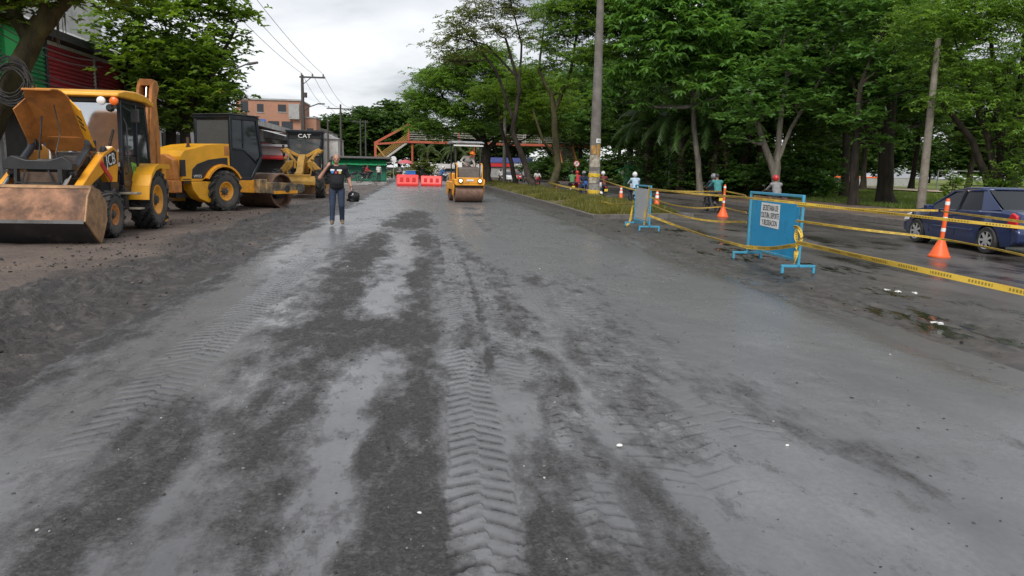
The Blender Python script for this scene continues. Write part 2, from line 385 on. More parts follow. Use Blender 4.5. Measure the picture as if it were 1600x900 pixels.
gcol = mixc(nt, ramp(nt, mth(nt, 'MULTIPLY', mth(nt, 'ADD', n3, vsep.outputs[0]), .5), (0.30, 0.0), (0.80, 1.0)), (0.011, 0.0105, 0.010), (0.060, 0.057, 0.055))
gcol = mixc(nt, ramp(nt, n5, (0.54, 0.0), (0.72, 0.5)), gcol, (0.095, 0.093, 0.092))
c = mixc(nt, gm, c, gcol)
c = mixc(nt, mth(nt, 'MULTIPLY', crk, ramp(nt, mth(nt, 'ADD', ag, mth(nt, 'SUBTRACT', n4, .5)), (0.15, 0.0), (0.65, 0.6))), c, (0.020, 0.019, 0.018))
tt = mth(nt, 'FRACT', aph); gr1 = ramp(nt, tt, (0.0, 0.0), (0.03, 1.0), (0.10, 0.9), (0.26, 0.0)); brk = ramp(nt, mth(nt, 'ADD', n4, mth(nt, 'MULTIPLY', n2, .4)), (0.52, 0.05), (0.80, 1.0))
grv = mth(nt, 'MULTIPLY', mth(nt, 'MULTIPLY', gr1, brk), ramp(nt, aen, (0.06, 0.0), (0.55, 1.0)))
c = mixc(nt, grv, c, (0.012, 0.0115, 0.011))
c = mixc(nt, mth(nt, 'MULTIPLY', aed, ramp(nt, n1, (0.3, 0.35), (0.7, 0.75))), c, (0.046, 0.043, 0.040))
rg = mixc(nt, ramp(nt, n1, (0.3, 0.0), (0.7, 1.0)), (0.36,)*3, (0.20,)*3); rg = mixc(nt, gm, rg, (0.75,)*3)
hgt = mth(nt, 'SUBTRACT', mth(nt, 'ADD', mth(nt, 'MULTIPLY', n2, mth(nt, 'ADD', mth(nt, 'MULTIPLY', gm, .9), .3)), mth(nt, 'MULTIPLY', n3, mth(nt, 'ADD', mth(nt, 'MULTIPLY', gm, 1.4), .12))), mth(nt, 'MULTIPLY', grv, 1.2))
pbsdf(nt, o, c, rg, 0, 0.5, bump(nt, hgt, 0.55, 0.008))
me.materials.append(m); rd = link(bpy.data.objects.new('road', me)); tag(rd, kind='structure')
# farther stretch of the same road
ys2 = np.concatenate([np.arange(77.5, 118, 0.8), np.arange(118, 420, 8)]); xs2 = np.arange(-9.0, 6.4, 0.35); X2, Y2 = np.meshgrid(xs2, ys2)
me = grid_mesh('road_far', X2, Y2, (fbm(X2*0.5, Y2*0.2, 3, 7)-0.5)*0.03-0.004)
fattr(me, 'grav', (0.5*sstep(0.5, 0.7, fbm(X2*0.8, Y2*0.12, 4, 2))).ravel(), 'POINT'); me.materials.append(m)
tag(link(bpy.data.objects.new('road_beyond', me)), kind='structure')

# ---- muddy left shoulder where the machines stand
ys = np.concatenate([np.arange(-8, 1.5, 0.5), rows(1.5, 95, 0.02, 0.0095)]); xs = np.concatenate([np.arange(-16, -6.5, 0.16), np.arange(-6.5, -1.6, 0.026)])
X, Y = np.meshgrid(xs, ys)
bd = -2.55+(fbm(X*0, Y*0.55, 4, 55)-0.5)*0.7+(fbm(X*2, Y*2.2, 3, 56)-.5)*.5-0.25*sstep(8, 30, Y)+0.75*sstep(45, 75, Y)
ins = sstep(0.0, 0.9, bd-X)
clod = fbm(X*6, Y*4, 5, 31, 0.68); big = fbm(X*1.1, Y*0.7, 4, 32)
bm_ = sstep(-5.4, -3.9, X+(big-0.5)*2.4-0.10*np.maximum(Y-10, 0)*0)*(1-0.6*sstep(24, 40, Y))
bm_ = np.maximum(bm_, .75*(1-sstep(6, 11, Y+(big-0.5)*6)))
mud = np.clip(bm_*1.25*sstep(0.25, 0.55, clod*0.6+big*0.5), 0, 1)
Z = -0.055+ins*0.052+ins*((big-0.5)*0.06+np.clip(clod-0.40, 0, 1)*0.30*(0.22+0.78*bm_)*sstep(0.1, 1.1, bd-X)+(fbm(X*22, Y*16, 2, 35)-0.5)*0.014*(0.3+bm_))
# wheel ruts and tread prints pressed into the mud
for xr, ph in ((-3.55, 0), (-4.75, 0.4)):
    u = X-xr-0.25*np.sin(Y*0.12+ph); env = np.exp(-(u/0.26)**2)
    t = (Y/0.17+u*1.4) % 1.0; Z = Z-ins*env*(0.045-0.028*sstep(0.2, 0.5, t)*(1-sstep(0.6, 0.95, t)))
me = grid_mesh('dirt_shoulder', X, Y, Z); fattr(me, 'mud', mud.ravel(), 'POINT'); me.polygons.foreach_set('use_smooth', [True]*len(me.polygons))
m, nt, o = newmat('dirt_ground'); am = N(nt, 'ShaderNodeAttribute', attribute_name='mud').outputs['Fac']
n1 = noise(nt, 0.9, 6, 0.65); n2 = noise(nt, 14, 5, 0.7); n3 = noise(nt, 90, 3, 0.7); n4 = noise(nt, 4, 8, .7, stretch=(1.0, .8, 1))
c = mixc(nt, ramp(nt, n1, (0.3, 0.0), (0.7, 1.0)), (0.110, 0.085, 0.072), (0.215, 0.165, 0.138))
c = mixc(nt, ramp(nt, n2, (0.45, 0.0), (0.65, 0.6)), c, (0.055, 0.046, 0.042)); c = mixc(nt, ramp(nt, n3, (0.60, 0.0), (0.75, 0.4)), c, (0.24, 0.20, 0.18))
mc = mixc(nt, ramp(nt, n3, (0.4, 0.0), (0.8, 1.0)), (0.024, 0.022, 0.021), (0.088, 0.081, 0.077)); mc = mixc(nt, ramp(nt, n4, (0.48, 0.0), (0.66, 0.75)), mc, (0.115, 0.103, 0.096))
c = mixc(nt, am, c, mc)
c = mixc(nt, ramp(nt, n2, (0.36, 0.75), (0.50, 0.0)), c, (0.022, 0.020, 0.019))  # crevice shade put into the colour, following the low parts of the bump noise
c = mixc(nt, ramp(nt, noise(nt, 9, 6, .7, stretch=(.8, 1.5, 1)), (0.55, 0.0), (0.66, 0.5)), c, (0.150, 0.135, 0.124))
pbsdf(nt, o, c, ramp(nt, n1, (0.3, 0.75), (0.7, 0.5)), 0, 0.4, bump(nt, n2, 0.9, 0.03)); me.materials.append(m)
tag(link(bpy.data.objects.new('dirt_shoulder', me)), kind='structure')
# far left concrete verge in front of the shops and kiosk
M('verge_concrete', (0.30, 0.285, 0.27), 0.8, var=0.35, scale=0.6, dirt=0.4, dirtcol=(0.14, 0.12, 0.105))
tag(MB().box((-40, -8, -0.4), (-11.0, 95, 0.02)).build('pavement', MATS['verge_concrete']), kind='structure')
xs3 = np.arange(-60, -2.0, 1.0); ys3 = np.arange(62, 420, 2.5); X3, Y3 = np.meshgrid(xs3, ys3)
me = grid_mesh('plaza', X3, Y3, 0.012+(fbm(X3*0.3, Y3*0.3, 2, 6)-0.5)*0.02-0.2*sstep(-3.2, -2.2, X3)); me.materials.append(MATS['verge_concrete']); tag(link(bpy.data.objects.new('plaza_ground', me)), kind='structure')

# ---- old wet carriageway on the right
ROAD2_Z = -0.15
ys = np.concatenate([np.arange(-8, 1.5, 0.5), rows(1.5, 130, 0.03, 0.008)]); xs = np.concatenate([np.arange(3.9, 9.5, 0.042), np.arange(9.5, 17.6, 0.11)])
X, Y = np.meshgrid(xs, ys)
apron = 1-sstep(6.6, 8.6, X+(fbm(X*0.3, Y*0.4, 3, 81)-0.5)*1.6)
rr = fbm(X*1.6, Y*0.7, 5, 82, 0.6); rough_ = fbm(X*9, Y*6, 4, 83, 0.65)
Z = ROAD2_Z+apron*(0.055*(1-sstep(4.4, 7.5, X))+(rr-0.5)*0.085+np.clip(rough_-0.45, 0, 1)*0.10)+(1-apron)*((rr-0.5)*0.022+(rough_-0.5)*0.004)
lvl = ROAD2_Z-0.004+0.040*(1-sstep(4.4, 7.5, X))*apron
wet = sstep(-0.004, 0.006, lvl-Z); Z = np.maximum(Z, lvl-0.0005)
me = grid_mesh('old_road', X, Y, Z); fattr(me, 'wet', wet.ravel(), 'POINT'); fattr(me, 'apron', apron.ravel(), 'POINT'); me.polygons.foreach_set('use_smooth', [True]*len(me.polygons))
m, nt, o = newmat('wet_asphalt'); aw, aa = [N(nt, 'ShaderNodeAttribute', attribute_name=k).outputs['Fac'] for k in ('wet', 'apron')]
n1 = noise(nt, 0.5, 6, 0.62, stretch=(1, 0.3, 1)); n2 = noise(nt, 45, 4, 0.7); n3 = noise(nt, 5, 6, 0.65)
c = mixc(nt, ramp(nt, n1, (0.3, 0.0), (0.7, 1.0)), (0.040, 0.035, 0.033), (0.100, 0.088, 0.082))
c = mixc(nt, ramp(nt, n2, (0.55, 0.0), (0.75, 0.5)), c, (0.12, 0.11, 0.105))
mudc = mixc(nt, ramp(nt, n3, (0.35, 0.0), (0.7, 1.0)), (0.020, 0.0175, 0.016), (0.078, 0.068, 0.060)); c = mixc(nt, aa, c, mudc)
c = mixc(nt, aw, c, (0.016, 0.015, 0.014))
rg = mixc(nt, ramp(nt, n1, (0.32, 0.0), (0.62, 1.0)), (0.22,)*3, (0.45,)*3); rg = mixc(nt, aa, rg, (0.45,)*3); rg = mixc(nt, aw, rg, (0.05,)*3)
pbsdf(nt, o, c, rg, 0, 0.5, bump(nt, n2, 0.12, 0.004)); me.materials.append(m); tag(link(bpy.data.objects.new('old_road', me)), kind='structure')
xs4 = np.arange(10.2, 17.7, 0.5); ys4 = np.concatenate([np.arange(129, 420, 4)]); X4, Y4 = np.meshgrid(xs4, ys4)
me = grid_mesh('old_road_far', X4, Y4, X4*0+ROAD2_Z); me.materials.append(m); tag(link(bpy.data.objects.new('old_road_beyond', me)), kind='structure')

# ---- trodden footway with kerb, and the park beyond
M('footway_dirt', (0.115, 0.082, 0.062), 0.75, var=0.4, scale=0.8, dirt=0.45, dirtcol=(0.05, 0.045, 0.03), bmp=0.4, bscale=12)
M('kerb_concrete', (0.16, 0.15, 0.14), 0.8, var=0.4, scale=2, dirt=0.5, dirtcol=(0.06, 0.05, 0.04), bmp=0.3)
ys = np.arange(2, 130, 0.4); xs = np.arange(17.62, 24.2, 0.2); X, Y = np.meshgrid(xs, ys)
me = grid_mesh('footway', X, Y, 0.0+(fbm(X*0.8, Y*0.8, 3, 44)-0.5)*0.05); me.materials.append(MATS['footway_dirt']); tag(link(bpy.data.objects.new('footway', me)), kind='structure')
kerbp = tag(bpy.data.objects.new('kerb', None), kind='structure'); link(kerbp)
ks = MB().box((0, 0, -0.12), (0.16, 0.985, 0.155)).mesh('kerb_stone', MATS['kerb_concrete'])
def kerbrow(pts, z0):
    P_ = [Vector((a, b, 0)) for a, b in pts]
    for p, q in zip(P_[:-1], P_[1:]):
        n = max(1, round((q-p).length)); ang = math.atan2(-(q-p).x, (q-p).y)
        for i in range(n):
            k = bpy.data.objects.new('kerb_stone', ks); link(k, kerbp); r_ = p.lerp(q, i/n)
            k.location = (r_.x+random.uniform(-.01, .01), r_.y, z0+random.uniform(-.012, .01)); k.rotation_euler = (0, 0, ang+random.uniform(-.012, .012)); k.scale = (1, (q-p).length/n, 1)
kerbrow([(17.52, 8), (17.52, 92)], ROAD2_Z)
m, nt, o = newmat('park_grass'); n1 = noise(nt, 0.25, 6, 0.6); n2 = noise(nt, 6, 5, 0.7)
c = mixc(nt, ramp(nt, n1, (0.35, 0.0), (0.65, 1.0)), (0.095, 0.135, 0.030), (0.165, 0.190, 0.045)); c = mixc(nt, ramp(nt, n2, (0.5, 0.0), (0.72, 0.6)), c, (0.10, 0.085, 0.045))
pbsdf(nt, o, c, 0.9, 0, 0.2, bump(nt, n2, 0.6, 0.03))
xs = np.concatenate([np.arange(24.0, 60, 0.8), np.arange(60, 400, 8)]); ys = np.concatenate([np.arange(-5, 140, 1.0), np.arange(140, 500, 12)]); X, Y = np.meshgrid(xs, ys)
me = grid_mesh('park_ground', X, Y, 0.02+(fbm(X*0.15, Y*0.15, 3, 12)-0.5)*0.25*sstep(24, 30, X)); me.materials.append(MATS['park_grass']); tag(link(bpy.data.objects.new('park_lawn', me)), kind='structure')
M('sand_path', (0.42, 0.33, 0.25), 0.9, var=0.25, scale=0.5)
tag(MB().prism([(44, 10), (48, 10), (62, 90), (70, 140), (62, 140), (54, 90)], 0.17, 0.185, 'z').build('path', MATS['sand_path']), kind='structure')

# ---- median island
def med(X, Y):
    lx = 6.25+0.0*Y; rx = 10.15
    tip = 25.6+(X-6.3)*0.42
    e_ = np.minimum(np.minimum(sstep(lx, lx+0.9, X), 1-sstep(rx-0.7, rx, X)), sstep(0, 1.6, Y-tip))
    return -0.17+0.10*sstep(-0.1, 0.15, np.minimum(np.minimum(X-lx, rx-X), Y-tip))+e_*(0.16+0.28*(fbm(X*0.55, Y*0.4, 3, 19)-0.35))
xs = np.arange(6.2, 10.25, 0.12); ys = np.concatenate([np.arange(25.2, 70, 0.14), np.arange(70, 112, 0.5)]); X, Y = np.meshgrid(xs, ys)
me = grid_mesh('median_island', X, Y, med(X, Y)); me.polygons.foreach_set('use_smooth', [True]*len(me.polygons))
m, nt, o = newmat('median_soil'); n1 = noise(nt, 0.8, 5, 0.6); n2 = noise(nt, 16, 5, 0.7)
c = mixc(nt, ramp(nt, n1, (0.4, 0.0), (0.6, 1.0)), (0.105, 0.078, 0.048), (0.15, 0.14, 0.055)); c = mixc(nt, ramp(nt, n2, (0.45, 0.0), (0.7, 0.7)), c, (0.045, 0.036, 0.026))
pbsdf(nt, o, c, 0.9, 0, 0.2, bump(nt, n2, 0.6, 0.03)); me.materials.append(m); tag(link(bpy.data.objects.new('median_island', me)), kind='structure')
kerbrow([(6.12, 25.6), (6.12, 111)], ROAD2_Z); kerbrow([(6.12, 25.5), (10.2, 27.1)], ROAD2_Z+0.01); kerbrow([(10.28, 27.2), (10.28, 92)], ROAD2_Z-0.02)

# ---- loose stones and clods (nobody could count them)
def stones(name, P3, Sz, mat, label, seed):
    rg_ = np.random.default_rng(seed); n = len(P3)
    ico = np.array([(0,0,1),(.89,0,.45),(.28,.85,.45),(-.72,.53,.45),(-.72,-.53,.45),(.28,-.85,.45),(.72,.53,-.45),(-.28,.85,-.45),(-.89,0,-.45),(-.28,-.85,-.45),(.72,-.53,-.45),(0,0,-1)])
    fi = np.array([(0,1,2),(0,2,3),(0,3,4),(0,4,5),(0,5,1),(1,6,2),(2,7,3),(3,8,4),(4,9,5),(5,10,1),(6,7,2),(7,8,3),(8,9,4),(9,10,5),(10,6,1),(11,7,6),(11,8,7),(11,9,8),(11,10,9),(11,6,10)])
    sc = rg_.uniform(0.55, 1.25, (n, 12, 1))*np.stack([rg_.uniform(.7, 1.3, n), rg_.uniform(.7, 1.3, n), rg_.uniform(.45, .9, n)], -1)[:, None, :]
    V = P3[:, None, :]+ico[None]*sc*Sz[:, None, None]; Fc = fi[None]+(np.arange(n)*12)[:, None, None]
    me = np_mesh(name, V.reshape(-1, 3), Fc.reshape(-1, 3), 3); fattr(me, 'tint', np.repeat(rg_.random(n), 20)); me.materials.append(mat)
    return tag(link(bpy.data.objects.new(name, me)), label, 'gravel', kind='stuff')
m, nt, o = newmat('stone_mix'); a = N(nt, 'ShaderNodeAttribute', attribute_name='tint')
pbsdf(nt, o, ramp(nt, a.outputs['Fac'], (0.0, (0.022, 0.021, 0.020)), (0.62, (0.075, 0.072, 0.07)), (0.93, (0.15, 0.145, 0.14)), (1.0, (0.46, 0.45, 0.43))), 0.8)
n = 16000; yy = np.exp(RNG.uniform(math.log(2.0), math.log(26), n)); xx = RNG.uniform(-2.4, 4.4, n); z_, g_, _, _, _ = road_fields(xx[None], yy[None]); z_, g_ = z_[0], g_[0]
keep = RNG.random(n) < (0.05+0.9*g_); P3 = np.stack([xx, yy, z_], -1)[keep]
stones('road_gravel', P3, (0.0024+0.0105*RNG.random(len(P3))**4)*np.clip(0.75+0.05*P3[:, 1], 0.75, 1.8), m, 'loose dark gravel and pale chips strewn over the road base', 1)
n = 3600; yy = np.exp(RNG.uniform(math.log(4.0), math.log(34), n)); xx = -2.95-3.6*RNG.random(n)**.8; kp = vnoise(xx*1.1, yy*.7, 77) > .42; xx, yy = xx[kp], yy[kp]; n = len(xx)
P3 = np.stack([xx, yy, np.full(n, 0.012)], -1); m2, nt, o = newmat('clod_mix'); a = N(nt, 'ShaderNodeAttribute', attribute_name='tint')
pbsdf(nt, o, ramp(nt, a.outputs['Fac'], (0.0, (0.018, 0.016, 0.015)), (0.8, (0.06, 0.055, 0.052)), (1.0, (0.15, 0.12, 0.10))), 0.85)
stones('mud_clods', P3, 0.006+0.030*RNG.random(n)**4, m2, 'dark clods of loose mud along the left edge of the road', 2)
n = 520; yy = np.exp(RNG.uniform(math.log(4.5), math.log(26), n)); xx = RNG.uniform(4.5, 7.4, n)
stones('verge_rubble', np.stack([xx, yy, np.full(n, -0.10)], -1), 0.005+0.020*RNG.random(n)**4, m2, 'small stones and dirt beside the wet carriageway', 3)
# scraps of white litter on the wet verge
M('litter_white', (0.75, 0.75, 0.74), 0.6, var=0.1)
for i, (px, py, s_, lab) in enumerate([(1385, 455, .05, 'crumpled white scrap of litter by the dark puddle, leftmost of three'), (1402, 457, .05, 'crumpled white scrap of litter by the dark puddle, middle of three'), (1428, 459, .04, 'crumpled white scrap of litter by the dark puddle, rightmost of three'), (1463, 507, .07, 'crumpled white plastic bag near the lower right verge')]):
    p = G(px, py, -0.1); b = MB()
    for k in range(5):
        a = random.uniform(0, 6.28); q = Vector((math.cos(a)*s_*.5, math.sin(a)*s_*.5, 0))
        b.plate([q+Vector((-s_*.6, -s_*.4, .01+.02*random.random())), q+Vector((s_*.5, -s_*.3, .03*random.random())), q+Vector((s_*.6, s_*.5, .02)), q+Vector((-s_*.3, s_*.4, .03*random.random()))], .004)
    tag(b.build('litter', MATS['litter_white'], loc=p), lab, 'litter', 'litter on the wet verge')
M('pebble_white', (0.72, 0.71, 0.68), 0.7, var=0.1)
for px, py, s_, lab in [(968, 698, .016, 'small whitish pebble on the grey road base near the centre'), (1230, 697, .010, 'tiny pale pebble on the grey road base right of centre'), (655, 803, .010, 'tiny pale pebble on dark gravel left of the tyre print')]:
    p = G(px, py); tag(MB().ball((0, 0, s_*.5), (s_*1.2, s_*.8, s_*.6), 8).build('pebble', MATS['pebble_white'], loc=p), lab, 'pebble')

# ================================================================== MACHINES
M('jcb_yellow', (0.80, 0.34, 0.022), 0.40, var=0.16, scale=3, dirt=0.20, dirtcol=(0.26, 0.12, 0.045))
M('yellow_warm', (0.84, 0.40, 0.020), 0.38, var=0.14, scale=2.5, dirt=0.16, dirtcol=(0.33, 0.16, 0.05))
M('cat_yellow', (0.55, 0.30, 0.045), 0.5, var=0.25, scale=3, dirt=0.4, dirtcol=(0.24, 0.15, 0.06))
M('orange_primer', (0.52, 0.20, 0.045), 0.6, var=0.30, scale=4, dirt=0.30, dirtcol=(0.20, 0.09, 0.035))
M('rust_bucket', (0.30, 0.15, 0.085), 0.75, var=0.55, scale=3.5, dirt=0.62, dirtcol=(0.085, 0.05, 0.035), bmp=0.5, bscale=18, dscale=3)
M('rust_light', (0.38, 0.22, 0.11), 0.7, var=0.5, scale=5, dirt=0.5, dirtcol=(0.15, 0.09, 0.055), bmp=0.4, bscale=22)
M('drum_steel', (0.20, 0.115, 0.08), 0.5, metal=0.2, var=0.4, scale=5, dirt=0.4, dirtcol=(0.09, 0.06, 0.045))
M('rubber', (0.028, 0.028, 0.028), 0.8, var=0.3, scale=6, dirt=0.45, dirtcol=(0.085, 0.078, 0.07), bmp=0.3)
M('tyre_wall', (0.07, 0.066, 0.06), 0.85, var=0.3, scale=6, dirt=0.4, dirtcol=(0.12, 0.105, 0.09))
M('black_metal', (0.018, 0.019, 0.022), 0.45, var=0.3, scale=5, dirt=0.35, dirtcol=(0.06, 0.052, 0.045))
M('dark_blue_black', (0.012, 0.016, 0.024), 0.3, var=0.2, dirt=0.2, dirtcol=(0.05, 0.048, 0.045))
M('grey_iron', (0.09, 0.09, 0.09), 0.55, metal=0.3, var=0.4, dirt=0.4)
M('radiator_brown', (0.095, 0.062, 0.042), 0.85, var=0.4, scale=6, bmp=0.6, bscale=60)
M('seat_cloth', (0.085, 0.075, 0.065), 0.9, var=0.3)
M('white_paint', (0.72, 0.72, 0.70), 0.5, var=0.1, dirt=0.15)
M('red_paint', (0.55, 0.03, 0.035), 0.4, var=0.15, dirt=0.2)
M('step_metal', (0.36, 0.31, 0.24), 0.6, var=0.3, dirt=0.3)
M('lamp_lens', (0.82, 0.82, 0.80), 0.2, var=0.05); M('lamp_amber', (0.85, 0.16, 0.02), 0.25, var=0.05)
M('logo_white', (0.78, 0.78, 0.76), 0.5, var=0.05); M('logo_green', (0.16, 0.42, 0.06), 0.5, var=0.05)
M('chrome', (0.6, 0.6, 0.6), 0.18, metal=1.0, var=0.1)
glassmat('cab_glass', (0.30, 0.36, 0.36), 0.35); glassmat('windscreen', (0.62, 0.68, 0.70), 0.42, 0.06)
def _gl():
    m, nt, o = newmat('sky_glass'); d = N(nt, 'ShaderNodeBsdfDiffuse'); d.inputs[0].default_value = (0.10, 0.12, 0.13, 1); g = N(nt, 'ShaderNodeBsdfGlossy'); g.inputs[0].default_value = (.95, .97, 1, 1); g.inputs['Roughness'].default_value = 0.08
    t = N(nt, 'ShaderNodeBsdfTransparent'); x = N(nt, 'ShaderNodeMixShader'); x.inputs[0].default_value = .66; L(nt, t.outputs[0], x.inputs[1]); L(nt, g.outputs[0], x.inputs[2]); y = N(nt, 'ShaderNodeMixShader'); y.inputs[0].default_value = .15; L(nt, x.outputs[0], y.inputs[1]); L(nt, d.outputs[0], y.inputs[2]); L(nt, y.outputs[0], o.inputs[0])
_gl()

def wheel(parent, c, r, w, rimr, side, rimmat, lugs=16, lh=0.04, ang=0.7, hub=True, treadname='tyre', flat=False):
    """heavy machine wheel: tyre with lugs, dished rim and hub; axle along local x, outer face towards side"""
    cx, cy, cz = c; b = MB(); s = side; hw = w/2
    b.lathe([(rimr, -hw*.82), (r*.80, -hw), (r*.93, -hw*.95), (r-lh, -hw*.72), (r-lh*.7, 0), (r-lh, hw*.72), (r*.93, hw*.95), (r*.80, hw), (rimr, hw*.82)], (cx, cy, cz), (1, 0, 0), 36, caps=False)
    for k in range(lugs):
        for sd in (-1, 1):
            a = 2*math.pi*(k+(0.5 if sd > 0 else 0))/lugs
            for q in range(3):                       # each bar bends round the shoulder in three short blocks
                t0, t1 = q/3, (q+1)/3; x0, x1 = sd*hw*(0.04+0.98*t0), sd*hw*(0.04+0.98*t1); a0, a1 = a+ang*t0*.42, a+ang*t1*.42
                rr0 = r-0.01-(0.10*r if False else 0.035*t0**2); rr1 = r-0.01-0.035*t1**2
                p0 = Vector((cx+x0, cy+math.sin(a0)*rr0, cz+math.cos(a0)*rr0)); p1 = Vector((cx+x1, cy+math.sin(a1)*rr1, cz+math.cos(a1)*rr1))
                b.bar(p0, p1, 0.075*r/.65*1.2, lh*1.5, 0, up=(0, math.sin((a0+a1)/2), math.cos((a0+a1)/2)))
            a1 = a+ang*.42; p0 = Vector((cx+sd*hw*.98, cy+math.sin(a1)*(r-.05), cz+math.cos(a1)*(r-.05))); p1 = Vector((cx+sd*hw*.99, cy+math.sin(a1+.05)*r*.84, cz+math.cos(a1+.05)*r*.84))
            b.bar(p0, p1, .06*r/.65*1.2, .035, 0, up=(1, 0, 0))
    ty = b.build('wheel', MATS['rubber'], parent, sharp=40)
    MB().lathe([(rimr*1.02, hw*.83*s), (rimr*1.30, hw*1.005*s), (r*.80, hw*1.01*s), (r*.79, hw*.97*s), (rimr*1.03, hw*.80*s)], (cx, cy, cz), (1, 0, 0), 36, closed=True).build('sidewall', MATS['tyre_wall'], ty)
    b = MB(); o_ = hw*.86*s
    b.lathe([(rimr*1.03, o_), (rimr*.98, o_*1.03), (rimr*.92, o_), (rimr*.80, o_*.60), (rimr*.55, o_*.42), (rimr*.30, o_*.50), (0.001, o_*.50)], (cx, cy, cz), (1, 0, 0), 32, caps=False)
    b.build('rim', rimmat, ty, sharp=50)
    if hub:
        b = MB(); b.lathe([(rimr*.40, o_*.45), (rimr*.40, o_*.62), (rimr*.30, o_*.72), (rimr*.27, o_*.98), (0.001, o_*1.0)], (cx, cy, cz), (1, 0, 0), 16)
        for k in range(8):
            a = k*math.pi/4; p = Vector((cx+o_*.42, cy+math.cos(a)*rimr*.52, cz+math.sin(a)*rimr*.52)); b.cyl(p, p+Vector((o_*.16, 0, 0)), .018, n=6)
        b.build('hub', MATS['grey_iron'], ty)
    return ty

# ------------------------------------------------------------------ backhoe loader (front towards the viewer = -y, its left side = +x)
M('ram_blue', (0.030, 0.036, 0.045), 0.32, var=0.3, dirt=0.2, dirtcol=(0.08, 0.07, 0.06))
T = thing('backhoe_loader', 'orange backhoe loader with raised engine hood and rusty front bucket, parked before the shops', 'backhoe', (-7.13, 15.78, 0.01))
jy, jb = MATS['jcb_yellow'], MATS['black_metal']
for sx in (-1, 1):
    wheel(T, (sx*.90, 0, .465), .47, .33, .215, sx, MATS['orange_primer'], 15, .03, .75)
    wheel(T, (sx*.90, 2.38, .665), .67, .44, .335, sx, jy, 17, .045, .85)
b = MB().box((-.36, -.75, .42), (.36, 2.9, .80)).box((-.85, -.08, .38), (.85, .08, .55)).box((-.75, 2.26, .55), (.75, 2.50, .78)); b.box((-.60, .55, .62), (.60, 1.3, .92))
b.build('chassis', jb, T, .02)
# engine bay under the open hood
b = MB().box((-.40, -.62, .80), (.40, 1.05, 1.18)).box((-.33, -.45, 1.18), (.30, .55, 1.42)).cyl((-.2, -.2, 1.45), (-.2, .5, 1.45), .10).cyl((.18, -.35, 1.40), (.18, .35, 1.40), .085).box((.02, .3, 1.4), (.34, .8, 1.62)).tube([(-.3, -.5, 1.35), (-.1, -.55, 1.5), (.15, -.4, 1.52), (.25, 0, 1.5)], .03, 8).box((-.38, .7, 1.15), (.38, 1.0, 1.7))
b.build('engine', MATS['grey_iron'], T, .015)
# front guard: brown radiator behind black bars
rad = MB().box((-.36, -.70, .70), (.36, -.64, 1.30)).build('radiator', MATS['radiator_brown'], T)
b = MB()
for x in (-.40, .40): b.bar((x, -.78, .62), (x*.95, -.72, 1.36), .07, .06)
for z in (.66, 1.10): b.bar((-.40, -.79, z), (.40, -.79, z), .025, .03)
b.bar((-.28, -.78, 1.10), (-.20, -.77, 1.34), .02, .03).bar((.28, -.78, 1.10), (.20, -.77, 1.34), .02, .03)
b.build('front_guard', jb, rad)
MB().lathe([(.06, 0), (.06, .04), (.045, .05), (.001, .05)], (.14, -.80, .82), (0, -1, 0), 14).build('reflector', MATS['red_paint'], rad)
b = MB().prism([(-.62, 1.34), (.62, 1.34), (.62, 1.47), (.45, 1.60), (.2, 1.52), (-.2, 1.52), (-.45, 1.60), (-.62, 1.50)], -.74, -.52, 'y').build('cross_member', jb, T, .015)
# loader arms with rams
arm = [(1.05, 1.38), (1.08, 1.74), (.84, 1.84), (.40, 1.70), (-.35, 1.28), (-.95, .92), (-1.12, .72), (-1.05, .55), (-.80, .62), (-.45, 1.00), (.35, 1.30), (.60, 1.05), (.95, 1.05)]
for sx in (-1, 1):
    x0, x1 = sorted((sx*.60, sx*.76)); A = MB().prism(arm, x0, x1).build('loader_arm', jy, T, .02)
    xc = sx*.52; b = MB().cyl((xc, .30, 1.84), (xc, -.55, 1.30), .07).cyl((xc, -.55, 1.30), (xc, -.62, 1.255), .085).box((xc-.07, .22, 1.72), (xc+.07, .46, 1.94)).tube([(xc+.03, .3, 1.83), (xc+.05, -.1, 1.62), (xc+.04, -.45, 1.32)], .018, 6)
    rm = b.build('lift_ram', MATS['ram_blue'], A, .008); MB().cyl((xc, -.55, 1.30), (xc, -1.10, .93), .038).cyl((xc-.09, -1.10, .93), (xc+.09, -1.10, .93), .05).build('ram_rod', MATS['chrome'], rm)
    b = MB().bar((xc+sx*.18, .55, 1.80), (xc+sx*.13, .10, 1.10), .10, .12).bar((xc+sx*.13, .1, 1.1), (xc+sx*.12, -.1, .80), .09, .1).build('tower', jb, T, .01)
MB().plate([(.764, .32, 1.36), (.764, .98, 1.48), (.764, .98, 1.72), (.764, .84, 1.76), (.764, .32, 1.60)], .004).build('lettering_panel', MATS['black_metal'], T)
text('brand_lettering', 'JCB', .33, MATS['logo_white'], T, (.769, .66, 1.55), (R(90), R(-10), R(90)), sx=.95)
b = MB().box((.762, .10, 1.27), (.775, .72, 1.38), rot=(R(-36), 0, 0), piv=(.77, .4, 1.33)).build('red_stripe', MATS['red_paint'], T)
